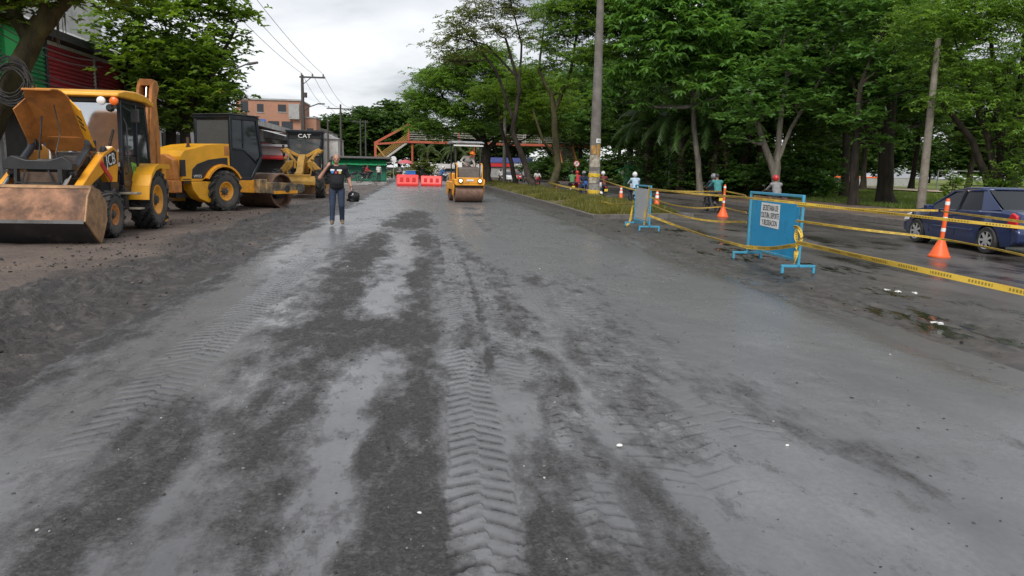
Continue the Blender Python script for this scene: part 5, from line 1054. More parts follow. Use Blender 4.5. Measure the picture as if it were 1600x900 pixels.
BARK = dict(dark=barkmat('bark_dark', (0.018, 0.015, 0.012), (0.055, 0.045, 0.035)), moss=barkmat('bark_mossy', (0.028, 0.022, 0.016), (0.075, 0.070, 0.030)), pale=barkmat('bark_pale', (0.10, 0.09, 0.075), (0.26, 0.24, 0.20)), brown=barkmat('bark_brown', (0.04, 0.028, 0.02), (0.10, 0.075, 0.055)))
KIND = dict(fine=(9, 9, .19, .075, .52, .5), feather=(9, 10, .28, .095, .62, .55), rosette=(4, 8, .36, .165, .45, .22), palmate=(3, 8, .56, .23, .50, -.30), dark=(5, 8, .38, .19, .62, .15), lime=(4, 8, .28, .15, .46, .12), far=(4, 7, .60, .34, .9, .3))
def leaf_mesh(name, Cn, kind, rg, scale=1.0, mat=None):
    q, k, Ln, Wd, rc, el = KIND[kind]; n = len(Cn); Ln *= scale; Wd *= scale; rc *= scale
    tw = np.repeat(Cn, q, 0)+rg.normal(0, 1, (n*q, 3))*np.array([rc, rc, rc*.42]); ct = np.repeat(np.repeat(rg.random(n), q)*.5+rg.random(n*q)*.25, k)
    P_ = np.repeat(tw, k, 0); m_ = len(P_)
    if kind in ('feather', 'fine'):                       # leaflets strung along a short twig
        az = np.repeat(rg.uniform(0, 2*np.pi, n*q), k); t = np.tile(np.arange(k)/k, n*q); tl = (.55 if kind == 'feather' else .38)*scale
        sd = np.where(np.arange(m_) % 2 == 0, 1.0, -1.0); P_ = P_+np.stack([np.cos(az)*t*tl, np.sin(az)*t*tl, -.25*tl*t*t], -1)
        a2 = az+sd*1.0+rg.normal(0, .25, m_); e_ = rg.normal(-.1, .35, m_)
    else: a2 = np.repeat(rg.uniform(0, 6.28, n*q), k)+np.tile(np.arange(k)*2*np.pi/k, n*q)+rg.normal(0, .15, m_); e_ = el+rg.normal(0, .3, m_)
    D = np.stack([np.cos(a2)*np.cos(e_), np.sin(a2)*np.cos(e_), np.sin(e_)], -1)
    up = rg.normal(0, .35, (m_, 3)); up[:, 2] += 1; Sv = np.cross(D, up); Sv /= np.linalg.norm(Sv, axis=1, keepdims=True)+1e-9
    l = (Ln*rg.uniform(.65, 1.2, m_))[:, None]; w = (Wd*rg.uniform(.7, 1.2, m_))[:, None]; dz = np.array([0, 0, 1.0])
    V = np.stack([P_, P_+D*l*.5+Sv*w*.5+dz*l*.05, P_+D*l-dz*l*.12, P_+D*l*.5-Sv*w*.5+dz*l*.05], 1)
    me = np_mesh(name, V.reshape(-1, 3), np.arange(m_*4).reshape(-1, 4)); fattr(me, 'tint', np.clip(ct+rg.random(m_)*.27-.01, 0, 1)); me.materials.append(mat); return me
def bez(p0, p1, sag, n=5, side=None):
    p0, p1 = Vector(p0), Vector(p1); m_ = (p0+p1)/2+Vector((0, 0, sag)); m_ += side or Vector((0, 0, 0))
    return [p0*(1-t)**2+m_*2*t*(1-t)+p1*t*t for t in [i/n for i in range(n+1)]]
def tree(name, label, base, trunks, lobes, kind, leaf, bark, dens=1.0, group=None, seed=1, scale=1.0, twigs=5, gap=.42, cat='tree', limb=.11):
    """trunks: lists of (point, radius) in world space; lobes: (centre, (rx,ry,rz)); crown leaves fill the lobes' shells in clumps"""
    rg = np.random.default_rng(seed); rnd = random.Random(seed); T = thing(name, label, cat, base, 0, group); B0 = Vector(base); b = MB()
    tops = []
    for tr in trunks:
        pts = [Vector(p)-B0 for p, r in tr]; rr = [r for p, r in tr]; P2 = []; R2 = []
        for i in range(len(pts)-1):
            for j in range(4):
                t = j/4; p = pts[i].lerp(pts[i+1], t)
                if i or j: p = p+Vector((rnd.uniform(-1, 1), rnd.uniform(-1, 1), 0))*rr[i]*.22
                P2.append(p); R2.append(rr[i]*(1-t)+rr[i+1]*t)
        P2.append(pts[-1]); R2.append(rr[-1]); 
        if abs(P2[0].z) < .6: P2[0] = P2[0]-Vector((0, 0, .15)); R2[0] *= 1.45
        b.tube(P2, R2, 10); tops += [(p, r) for p, r in zip(P2[len(P2)//2:], R2[len(P2)//2:])]
    cls = []
    for c, r in lobes:
        c = Vector(c)-B0; r = Vector(r) if not isinstance(r, (int, float)) else Vector((r, r, r*.72))
        near = min(tops, key=lambda q: (q[0]-c).length+max(0, q[0].z-c.z)*2); sd = Vector((rnd.uniform(-.4, .4), rnd.uniform(-.4, .4), 0))
        lp = bez(near[0], c, -.1*(c-near[0]).length, 5, sd); r0 = min(near[1]*.7, limb*scale*1.3); b.tube(lp, [r0*(1-.75*i/5) for i in range(6)], 7)
        nn = int(1.55*dens*4*math.pi*((r.x*r.y+r.x*r.z+r.y*r.z)/3)/(1.05*scale**2)); nn = max(8, nn)
        d = rg.normal(0, 1, (nn, 3)); d /= np.linalg.norm(d, axis=1, keepdims=True); d[:, 2] = np.where(d[:, 2] < -.45, -d[:, 2]*.6, d[:, 2]); rad = rg.uniform(.45, 1.02, nn)**.55
        pts = np.array(c)+d*rad[:, None]*np.array(r)
        kp = vnoise(pts[:, 0]*.9+50, (pts[:, 1]+pts[:, 2]*1.7)*.9+50, seed) > gap-.25
        pts = pts[kp]; cls.append(pts)
        for j in range(min(twigs, len(pts))):
            e_ = Vector(pts[rnd.randrange(len(pts))]); tp = bez(lp[3], e_, -.06*(e_-lp[3]).length, 4); b.tube(tp, [r0*.36, r0*.28, r0*.2, r0*.12, r0*.06], 5)
    b.build('trunk', bark, T, sharp=60)
    me = leaf_mesh('crown', np.concatenate(cls), kind, rg, scale, leaf); link(bpy.data.objects.new('crown', me), T)
    return T
def LB(l, sq=.75): return [(at(px, py, Y), (r, r, r*sq)) for px, py, Y, r in l]
def gz(p, z): return Vector((p.x, p.y, z))

# ---- right side: park-edge trees, each its own build
gR = 'trees along the park edge'
b0 = gz(at(1095, 300, 51), 0)
tree('palmate_tree', 'tree with bright green palmate leaves right of the tall concrete pole', b0, [[(b0, .22), (at(1085, 200, 51), .18), (at(1080, 60, 50.5), .10)]],
     LB([(1040, 15, 50, 2.2), (1095, 55, 49, 2.1), (1142, 20, 50, 2.0), (1120, 108, 48.5, 1.7), (1062, 92, 49, 1.6), (1022, 62, 50, 1.8), (1152, 72, 50, 1.5), (1088, 142, 48.5, 1.1), (1005, 25, 51, 2.0), (1140, 135, 48.5, 1.0), (1100, -25, 50, 2.5), (1170, 120, 49, 1.0), (1030, 130, 50, 1.4), (985, 115, 52, 1.4), (1012, 165, 51, .9), (962, 150, 53, 1.2), (1125, 165, 48.5, .8)]), 'palmate', GREEN['palmate'], BARK['pale'], 1.0, gR, 11, gap=.45)
b0 = gz(at(1214, 316, 42), 0)
tree('almond_tree', 'tree with a pale forked trunk and whorled leaves behind the blue sign', b0, [[(b0, .26), (at(1213, 280, 42), .24), (at(1195, 225, 42), .17), (at(1168, 145, 41.5), .11)], [(at(1213, 280, 42), .2), (at(1217, 210, 42), .16), (at(1232, 100, 42), .09)], [(at(1216, 250, 42), .12), (at(1236, 200, 42), .10), (at(1290, 110, 42), .07)]],
     LB([(1180, 145, 41, 1.5), (1232, 112, 41, 1.6), (1156, 188, 41, 1.0), (1200, 178, 40.5, 1.1), (1262, 60, 42, 1.9), (1302, 112, 42, 1.5), (1288, 158, 41, 1.3), (1215, 45, 42.5, 1.9), (1342, 55, 43, 1.8), (1248, 160, 41, 1.0), (1338, 118, 42.5, 1.3), (1165, 215, 41, .75), (1282, 15, 42, 2.1), (1320, 5, 42, 2)]), 'rosette', GREEN['rosette'], BARK['pale'], 1.05, gR, 12, gap=.40)
b0 = gz(at(1334, 322, 38), 0)
tree('almond_tree', 'dark straight-trunked tree on the lawn between the blue sign and the leaning pole', b0, [[(b0, .27), (at(1336, 250, 38), .22), (at(1345, 130, 38), .13)]],
     LB([(1385, 150, 37.5, 1.1), (1372, 188, 37, .95), (1402, 118, 37.5, 1.3), (1420, 60, 38, 1.7), (1360, 95, 38.5, 1.3), (1395, 208, 37, .8), (1385, 20, 38, 1.8), (1370, 222, 37, .6), (1320, 190, 38.5, .9)]), 'rosette', GREEN['rosette'], BARK['dark'], 1.0, gR, 13, gap=.42)
b0 = gz(at(1384, 326, 39.5), 0)
tree('almond_tree', 'thick dark tree trunk directly behind the leaning pole', b0, [[(b0, .48), (at(1384, 250, 39.5), .42), (at(1395, 150, 39.5), .25)], [(at(1384, 250, 39.5), .2), (at(1350, 190, 39.5), .14), (at(1330, 120, 40), .08)]],
     LB([(1345, 150, 41, 1.5), (1440, 130, 40, 1.3), (1480, 60, 41, 1.8), (1400, 170, 41, 1.2), (1330, 200, 42, 1.0), (1445, 190, 41, .8)]), 'dark', GREEN['dark'], BARK['dark'], 1.0, gR, 14)
b0 = gz(at(1562, 322, 33), 0)
st = [[(b0+Vector((dx, 0, 0)), .2), (at(px, 220, 33), .16), (at(p2, y2, 33), .08)] for dx, px, p2, y2 in ((-.3, 1545, 1500, 90), (0, 1562, 1548, 60), (.3, 1585, 1600, 70), (-.15, 1520, 1462, 150))]
tree('fine_leaved_tree', 'broad many-stemmed tree with fine leaves above the blue sedan', b0, st,
     LB([(1452, 105, 33, 1.3), (1470, 165, 32.5, 1.0), (1522, 62, 33, 1.6), (1580, 108, 32, 1.5), (1600, 30, 33, 1.8), (1440, 50, 33, 1.5), (1550, 20, 33, 1.7), (1590, 200, 31.5, 1.0), (1635, 150, 32, 1.8), (1640, 60, 32, 1.9), (1500, 120, 33, 1.1), (1480, 20, 33, 1.7), (1545, 160, 32, .9), (1600, 262, 31.5, .8), (1570, 285, 32, .5), (1620, 230, 32, 1.2)]), 'fine', GREEN['fine'], BARK['dark'], 1.15, gR, 15, gap=.38)
# ---- dense background trees: three builds, copied with own labels
def bg_tree(seed, h, r, clear, kind='dark', leaf='dark', s=1.25):
    rg_ = random.Random(seed); lo_ = []
    for i in range(9):
        a = i*2.4; f = (i+.5)/9; lo_.append((Vector((math.cos(a)*r*.55*math.sin(math.pi*min(1, f*.8+.15)), math.sin(a)*r*.55*math.sin(math.pi*min(1, f*.8+.15)), clear+(h-clear)*(.12+.80*f))), (r*.50*rg_.uniform(.8, 1.15), r*.5*rg_.uniform(.8, 1.15), r*.40)))
    return tree('broadleaf_tree', 'x', (0, 0, 0), [[(Vector((0, 0, 0)), .32), (Vector((.2, 0, clear)), .26), (Vector((-.1, .2, h*.75)), .10)]], lo_, kind, GREEN[leaf], BARK['dark'], .95, 'trees deep in the park', seed, s, 4)
BGT = [bg_tree(31, 15, 5.2, 3.6), bg_tree(32, 13, 4.6, 3.0), bg_tree(33, 17, 5.6, 4.6, 'dark', 'rosette')]
used = set()
def putbg(k, x, y, sc, lab, rz):
    o = BGT[k]
    if k in used: o = dup(o)
    used.add(k); o['label'] = lab; o.location = (x, y, -.02); o.rotation_euler = (0, 0, rz); o.scale = (sc, sc, sc*random.uniform(.92, 1.08)); return o
SP = [(0, 25.5, 54, 1.05), (1, 26.5, 61, 1.15), (2, 25.5, 69, .95), (0, 25, 78, 1.0), (1, 25.5, 88, 1.2), (2, 24, 99, 1.0), (0, 24, 110, 1.1), (1, 33, 64, 1.3), (2, 35, 76, 1.15), (0, 35, 90, 1.2), (2, 31, 51, 1.0), (1, 38, 57, 1.25), (0, 52, 82, 1.1), (2, 61, 86, 1.05), (0, 60, 75, 1.0), (1, 70, 80, 1.1), (1, 22.5, 128, 1.2), (0, 19, 140, 1.2), (2, 26, 138, 1.2), (1, 32, 118, 1.2), (0, 15.5, 150, 1.0), (1, 20, 158, 1.1), (2, 27, 152, 1.0), (0, 34, 140, 1.1), (1, 42, 128, 1.2), (2, 44, 105, 1.1), (0, 50, 92, 1.0), (1, 30, 100, 1.1)]
NTH = ['nearest', 'second', 'third', 'fourth', 'fifth', 'sixth', 'seventh', 'eighth', 'ninth', 'tenth', 'eleventh', 'twelfth', 'thirteenth', 'fourteenth', 'fifteenth', 'sixteenth', 'seventeenth', 'eighteenth', 'nineteenth', 'twentieth', 'twenty-first', 'twenty-second', 'twenty-third', 'twenty-fourth', 'twenty-fifth', 'twenty-sixth', 'twenty-seventh', 'twenty-eighth', 'twenty-ninth', 'thirtieth', 'farthest']
order = sorted(range(len(SP)), key=lambda i: SP[i][2])
for r_, i in enumerate(order):
    k, x, y, sc = SP[i]
    putbg(k, x, y, sc, 'dense dark broadleaf tree of the wooded park, %s in depth from the viewer' % NTH[r_], random.uniform(0, 6.28))
# ---- palms with hanging fronds
def palm(label, base, h, fl, nf, leaf, seed, group, trunk_r=.28, drape=True, droop=1.0, name='palm_tree', shag=True):
    rg = np.random.default_rng(seed); rnd = random.Random(seed); T = thing(name, label, 'palm', base, 0, group)
    b = MB(); n = 9; b.tube([(rnd.uniform(-.04, .04), rnd.uniform(-.04, .04), -.1+h*i/n) for i in range(n+1)], [trunk_r*(1.25 if i == 0 else (1+.10*(i % 2))) for i in range(n+1)], 12); b.build('trunk', BARK['brown'], T, sharp=60)
    def fronds(nm, cnt, el0, el1, L_, mat, ll):
        V = []; tint = []; br = MB()
        for i in range(cnt):
            az = 2*math.pi*i/cnt*1.0+rnd.uniform(-.3, .3); el = rnd.uniform(el0, el1); l = L_*rnd.uniform(.8, 1.1); d0 = Vector((math.cos(az)*math.cos(el), math.sin(az)*math.cos(el), math.sin(el)))
            p = Vector((0, 0, h)); pts = [p.copy()]; d = d0.copy(); S_ = 14
            for s in range(S_): p = p+d*l/S_; d = (d+Vector((0, 0, -.085*droop*(1+s*.10)))).normalized(); pts.append(p.copy())
            br.tube(pts, [.035*(1-.85*j/S_) for j in range(S_+1)], 5); tt = rnd.random()
            for j in range(2, S_*2+1):
                t = j/2; i0 = min(int(t), S_-1); q = pts[i0].lerp(pts[i0+1], t-i0); tg = (pts[i0+1]-pts[i0]).normalized(); sx = tg.cross(Vector((0, 0, 1))); sx = sx.normalized() if sx.length > .05 else Vector((1, 0, 0))
                le = ll*(1-.55*abs(t/S_-.45)*1.6)
                for sg in (-1, 1):
                    e_ = (sx*sg*.8+tg*.5+Vector((0, 0, -.35-.35*rnd.random()))).normalized()*le; w = tg*.035*(l/3)
                    V += [q-w, q+w, q+e_*.6+w*.8+Vector((0, 0, -.02)), q+e_+Vector((0, 0, -.16*le))]; tint.append(min(1, tt*.6+rnd.random()*.35))
        V = np.array([tuple(v) for v in V]); me = np_mesh(nm, V, np.arange(len(V)).reshape(-1, 4)); fattr(me, 'tint', tint); me.materials.append(mat)
        fo = link(bpy.data.objects.new(nm, me), T); br.build('frond_stems', mat if mat is GREEN['dead'] else MATS['leaf_palm'], fo); return fo
    fronds('fronds', nf, -.15, 1.2, fl, leaf, fl*.20)
    if drape: fronds('dead_fronds', max(5, nf//3), -1.35, -.75, fl*.75, GREEN['dead'], fl*.13)
    if shag:                                                # climbers and old leaf bases wrapped round the trunk
        pts = np.stack([rg.normal(0, trunk_r*1.9, 70), rg.normal(0, trunk_r*1.9, 70), rg.uniform(.2, h*.95, 70)], -1); link(bpy.data.objects.new('climbers', leaf_mesh('climbers', pts, 'dark', rg, .8, GREEN['dark'])), T)
    return T
gp = 'palms at the park edge'
for px, Y, h, fl, sd, lab in [(1012, 56, 5.2, 4.0, 41, 'dark shaggy palm with drooping fronds beside the green booth'), (1062, 53, 5.6, 4.4, 42, 'dark palm with drooping fronds directly behind the thin white pole'), (1115, 52, 5.0, 4.2, 43, 'dark shaggy palm behind the navy rider'), (1160, 55, 6.2, 4.4, 44, 'tall dark palm left of the pale forked trunk'), (1225, 58, 8.5, 4.5, 45, 'tall palm crown showing high above the almond tree')]:
    p = at(px, 290, Y); palm(lab, (p.x, p.y, 0), h, fl, 20, GREEN['palm'], sd, gp)
# ---- understory shrubs
def shrub(label, base, r, h, kind, leaf, seed, group, scale=1.0):
    rg = np.random.default_rng(seed); T = thing('shrub', label, 'shrub', base, 0, group); n = int(38*r*r/scale**2); d = rg.normal(0, 1, (n, 3)); d /= np.linalg.norm(d, axis=1, keepdims=True); rad = rg.uniform(.35, 1, n)[:, None]
    pts = d*rad*np.array([r, r, h*.5])+np.array([0, 0, h*.52]); pts[:, 2] = np.maximum(pts[:, 2], .08); link(bpy.data.objects.new('foliage', leaf_mesh('foliage', pts, kind, rg, scale, leaf)), T)
    b = MB(); rnd = random.Random(seed)
    for i in range(6): q = Vector(pts[rnd.randrange(len(pts))]); b.tube(bez((rnd.uniform(-.1, .1), rnd.uniform(-.1, .1), -.05), q, .1, 4), [.03, .025, .02, .014, .008], 5)
    b.build('stems', BARK['brown'], T); return T
s0 = shrub('x', (0, 0, 0), 1.5, 2.6, 'dark', GREEN['dark'], 51, 'shrubs under the park trees'); s1 = shrub('x', (0, 0, 0), 1.2, 1.7, 'rosette', GREEN['rosette'], 52, 'shrubs under the park trees')
SS = [(23.5, 47, 0, 'low dark shrub at the park edge right of the almond trunk'), (22.5, 52, 1, 'leafy shrub at the park edge behind the two-up motorcycle'), (21.6, 55.5, 0, 'dark shrub between the two-up motorcycle and the thin pole'), (20.8, 58.5, 1, 'leafy shrub at the foot of the thin white pole'), (21.0, 63, 0, 'dark shrub just right of the green booth'), (23, 67, 0, 'dark shrub behind the green booth'), (21.5, 73, 1, 'leafy shrub just left of the green booth'), (22, 80, 0, 'dark shrub by the footway behind the concrete pole'), (21.5, 87, 1, 'leafy shrub by the footway left of the concrete pole'), (21.5, 95, 0, 'dark shrub near the round no-parking sign'), (20.5, 104, 0, 'dark shrub near the foot of the bridge stairs'), (27, 50, 0, 'dark shrub among trunks behind the red-helmet rider'), (29, 56, 0, 'dark shrub deep among the trunks'), (31, 66, 1, 'leafy shrub deep among the trunks'), (19.6, 110, 0, 'dark shrub just beyond the bridge stairs'), (19.5, 118, 0, 'second dark shrub beyond the bridge stairs'), (18.8, 126, 0, 'farthest dark shrub on the right footway'), (25.5, 59, 0, 'tall dark shrub behind the thin white pole'), (24.5, 72, 0, 'tall dark shrub left behind the green booth'), (26, 82, 0, 'tall dark shrub behind the concrete pole'), (26, 46, 1, 'leafy shrub between the almond trees')]
for i, (x, y, k, lab) in enumerate(SS):
    src = (s0, s1)[k]; first = i in (0, 1); o = src if first else dup(src); o.location = (x, y, 0); o.rotation_euler = (0, 0, i*1.7); o['label'] = lab; q = 1.0+.45*((i*37) % 10)/10; o.scale = (q, q, q)
sapl = shrub('thin sapling on the lawn right of the leaning pole', gz(at(1487, 300, 46), 0), .7, 2.0, 'lime', GREEN['lime'], 53, None, .9)

# ---- median trees
gM = 'trees on the median'
b0 = gz(G(760, 287), 0.05)
tree('shade_tree', 'big dark-trunked tree with a wide low crown behind the roller', b0, [[(b0, .52), (at(760, 240, 76.5), .46), (at(752, 200, 76.5), .28)], [(at(760, 235, 76.5), .3), (at(790, 205, 77), .2), (at(830, 170, 77), .12)], [(at(757, 225, 76.5), .26), (at(725, 195, 76), .18), (at(690, 150, 76), .10)]],
     LB([(670, 165, 76, 1.7), (700, 130, 75, 2.1), (660, 200, 76, 1.1), (740, 105, 75, 2.3), (760, 150, 74, 2.2), (715, 180, 75, 1.6), (800, 130, 76, 2.1), (680, 125, 77, 1.6), (790, 180, 76, 1.6), (740, 200, 75, 1.2), (830, 160, 77, 1.7), (655, 150, 77, 1.1), (770, 90, 77, 1.6), (845, 200, 79, 1.5), (690, 210, 77, .9), (775, 215, 77, .9)]), 'feather', GREEN['feather'], BARK['dark'], 1.9, gM, 21, 1.15, gap=.33)
b0 = gz(G(833, 296), 0.05)
tree('leaning_tree', 'open-crowned tree whose dark trunk leans left, reaching high over the road', b0, [[(b0, .30), (at(822, 262, 60), .26), (at(800, 205, 60), .20), (at(812, 140, 60), .16), (at(790, 60, 60), .09)], [(at(803, 190, 60), .14), (at(775, 110, 59.5), .10), (at(720, 40, 59), .05)], [(at(810, 150, 60), .12), (at(815, 70, 60), .08), (at(800, 10, 60), .05)], [(at(808, 120, 60), .10), (at(760, 70, 60), .07), (at(700, 55, 59), .04)]],
     LB([(720, 60, 59, 1.3), (700, 95, 59, .8), (745, 28, 59, 1.4), (780, 12, 60, 1.3), (815, 20, 60, 1.3), (745, 78, 59, 1.1), (705, 40, 59, .8), (820, 60, 60, 1.0), (775, 50, 60, 1.1), (838, 30, 60, .9), (690, 72, 59, .6), (725, 95, 60, .8), (790, -15, 60, 1.5), (750, -10, 60, 1.4)], .62), 'feather', GREEN['olive'], BARK['dark'], .72, gM, 22, .95, gap=.50, twigs=8, limb=.07)
b0 = gz(G(858, 299), 0.05)
tree('forked_tree', 'forked median tree left of the concrete pole with bright feathery leaves', b0, [[(b0, .32), (at(872, 262, 55.5), .28), (at(866, 180, 55.5), .22), (at(862, 150, 55.5), .18)], [(at(866, 175, 55.5), .16), (at(892, 110, 55.5), .12), (at(905, 30, 55.5), .07)], [(at(862, 150, 55.5), .15), (at(842, 110, 55.5), .10), (at(850, 40, 56), .05)], [(at(870, 245, 55.5), .12), (at(848, 220, 55), .10), (at(832, 170, 55), .06)]],
     LB([(880, 50, 55, 1.3), (925, 40, 55, 1.6), (905, 90, 54.5, 1.3), (970, 45, 54, 1.7), (945, 85, 54, 1.3), (985, 80, 54, 1.2), (865, 20, 55, 1.3), (910, 10, 55, 1.5), (860, 75, 56, .9), (890, 130, 55, .9), (975, 15, 54, 1.7), (850, 105, 56, .8), (1000, 50, 54, 1.2), (940, 0, 54, 1.6)], .6), 'feather', GREEN['fine'], BARK['moss'], 1.35, gM, 23, 1.0, gap=.40, twigs=7, limb=.08)
b0 = gz(G(806, 291), 0.05)
tree('shade_tree', 'slim dark median tree leaning left between the roller and the forked tree', b0, [[(b0, .24), (at(800, 255, 67), .2), (at(783, 200, 67), .14), (at(775, 150, 67), .08)], [(at(792, 230, 67), .1), (at(815, 190, 67), .07), (at(850, 160, 67), .04)]],
     LB([(770, 150, 67, 1.5), (815, 185, 66, 1.3), (850, 165, 66, 1.3), (870, 200, 67, 1.1), (840, 205, 68, 1.1), (800, 150, 68, 1.4), (885, 165, 66, 1.1), (825, 120, 68, 1.4), (870, 140, 68, 1.2)]), 'feather', GREEN['lime'], BARK['dark'], 1.3, gM, 24, 1.05, gap=.40)
# ---- left side
b0 = gz(at(-45, 300, 19.2), 0)
tree('street_tree', 'dark mossy trunk leaning at the left edge with a coil of cables', b0, [[(b0, .30), (at(-22, 230, 19.2), .26), (at(2, 160, 19.2), .26), (at(42, 85, 19.2), .24), (at(66, 30, 19.2), .20)], [(at(52, 65, 19.2), .17), (at(92, 15, 19.1), .16), (at(130, -30, 19), .10)], [(at(44, 60, 19.2), .16), (at(26, 25, 19.2), .14), (at(-10, -20, 19), .08)], [(at(70, 40, 19.2), .15), (at(70, 0, 19), .12), (at(75, -50, 19), .08)]],
     LB([(10, 5, 19, .8), (60, -15, 18.8, 1.0), (110, -8, 18.8, .8), (-20, 20, 19, .7), (150, -25, 18.6, .9), (30, -30, 19, 1.0), (100, -45, 19, 1.0), (215, -20, 18.6, .8), (180, -40, 18.6, 1.0)]), 'lime', GREEN['lime'], BARK['moss'], 1.3, None, 25, .72, gap=.4)
b0 = gz(at(292, 300, 30), 0)
tree('street_tree', 'leafy street tree with lime green tiers standing behind the backhoe', b0, [[(b0, .24), (at(290, 230, 30), .2), (at(285, 170, 30), .16), (at(270, 90, 30), .1)], [(at(287, 190, 30), .12), (at(330, 120, 30), .08), (at(370, 40, 30), .05)], [(at(285, 175, 30), .11), (at(220, 110, 29), .08), (at(165, 90, 28), .04)]],
     LB([(178, 55, 28, .8), (200, 95, 28, .8), (230, 75, 28.5, 1.0), (200, 30, 28.5, 1.0), (255, 30, 29, 1.2), (250, 120, 28.5, .85), (290, 90, 29, 1.1), (300, 150, 29, 1.0), (330, 60, 30, 1.1), (320, 110, 29.5, 1.0), (340, 150, 30, .7), (265, 165, 29, .8), (310, 20, 30, 1.2), (350, 15, 30, .8), (378, 30, 30, .4), (340, 185, 30, .6), (290, 190, 30, .7), (215, 5, 28.5, 1.0), (330, -10, 30, 1.0), (235, 150, 28.5, .6)], .6), 'lime', GREEN['lime'], BARK['dark'], 1.25, None, 26, .85, gap=.42)
b0 = gz(at(270, 300, 33), 0)
tree('street_tree', 'darker tree close behind the lime green street tree', b0, [[(b0, .24), (at(268, 200, 33), .2), (at(265, 120, 33), .1)]],
     LB([(255, 190, 33, 1.0), (300, 175, 33, 1.2), (330, 150, 33.5, 1.1), (285, 130, 33, 1.3), (240, 140, 33, 1.2), (210, 120, 33, 1.0), (345, 185, 33, .7), (320, 200, 33, .6), (250, 90, 33, 1.3), (310, 100, 33, 1.3)]), 'dark', GREEN['dark'], BARK['dark'], 1.3, None, 27, .6, gap=.36)
# ---- far trees behind the kiosk and beyond the footbridge
FT = bg_tree(61, 11, 5.5, 1.2, 'far', 'dark', 1.15); FT['group'] = 'far trees by the crossing'
fts = [(-17, 150, .95, 'dark far tree behind the green kiosk, leftmost of the clump'), (-11, 152, 1.1, 'dark far tree behind the green kiosk, second of the clump'), (-4, 158, 1.25, 'tallest dark far tree, behind the red bridge stairs'), (3, 165, 1.0, 'dark far tree right of the bridge stairs'), (-24, 165, .8, 'low far tree beside the second power pole'), (11, 170, 1.0, 'far tree behind the roundabout palms'), (20, 175, 1.1, 'far tree seen under the median crowns'), (36, 180, 1.1, 'far tree beyond the footbridge on the right'), (70, 190, 1.0, 'far tree beyond the park field, left of the goal frame'), (105, 190, .9, 'far tree beyond the park field, behind the goal frame'), (140, 190, 1.0, 'far tree beyond the park field, right of the goal frame'), (175, 190, 1.0, 'far tree beyond the park field at the right edge')]+[(48+11*k, 142+6*(k % 3), 1.15+.15*(k % 2), 'tree of the row beyond the field wall, number %s from the left' % NTH[k].replace('nearest', 'first')) for k in range(12)]
for i, (x, y, sc, lab) in enumerate(fts):
    o = FT if i == 0 else dup(FT); o.location = (x, y, -.1); o.rotation_euler = (0, 0, i*1.3); o.scale = (sc, sc, sc); o['label'] = lab
for px, Y, h, sd, lab in [(668, 122, 4.2, 71, 'small pale palm on the roundabout left of the roller'), (712, 118, 4.6, 72, 'small pale palm directly behind the roller'), (742, 126, 4.0, 73, 'small pale palm half hidden by the big dark trunk')]:
    p = at(px, 280, Y); palm(lab, (p.x, p.y, 0), h, 3.2, 14, GREEN['palmlite'], sd, 'small palms on the roundabout', .14, False, 1.1, shag=False)
for px, Y, r, lab in [(640, 105, 1.0, 'yellow-green bush behind the left red barrier'), (662, 106, 1.9, 'larger yellow-green bush between the two red barriers'), (612, 102, .9, 'small green bush beside the kiosk')]:
    p = at(px, 285, Y); shrub(lab, (p.x, p.y, 0), r, r*1.25, 'lime', GREEN['palmlite'], int(px), 'bushes at the crossing', 1.5)
# ---- grass (uncountable)
def blades(name, P3, h, mat, seed, label):
    rg = np.random.default_rng(seed); n = len(P3); az = rg.uniform(0, 6.28, n); ln = rg.normal(0, .35, (n, 2)); hh = h*rg.uniform(.4, 1.2, n); w = .008+.012*rg.random(n)+h*.02
    sd = np.stack([np.cos(az)*w, np.sin(az)*w, np.zeros(n)], -1); tp = P3+np.stack([ln[:, 0]*hh, ln[:, 1]*hh, hh], -1)
    V = np.stack([P3-sd, P3+sd, tp], 1); me = np_mesh(name, V.reshape(-1, 3), np.arange(n*3).reshape(-1, 3), 3); fattr(me, 'tint', rg.random(n)*.5+.5*vnoise(P3[:, 0]*.7, P3[:, 1]*.7, 5)); me.materials.append(mat)
    return tag(link(bpy.data.objects.new(name, me)), label, 'grass', kind='stuff')
n = 52000; xx = RNG.uniform(6.35, 10.05, n); yy = 25.9+RNG.random(n)**1.6*60; kp = (vnoise(xx*.8, yy*.6, 9) > .30) & (yy > 26.2+(xx-6.3)*.42); xx, yy = xx[kp], yy[kp]
hm_ = .06+.30*vnoise(xx*.9+4, yy*.5, 19)**1.5+.12*np.exp(-((xx-7.6)/1.0)**2-((yy-31.5)/3.5)**2)
blades('median_grass', np.stack([xx, yy, med(xx, yy)-.01], -1), hm_, GREEN['grass'], 3, 'patchy yellow-green weeds and grass on the median')
n = 46000; xx = 23.7+RNG.random(n)**1.4*26; yy = RNG.uniform(24, 78, n); blades('lawn_grass', np.stack([xx, yy, np.full(n, .02)], -1), .12+.2*vnoise(xx*.5, yy*.5, 8), GREEN['lawn'], 4, 'rough green lawn under the park trees')

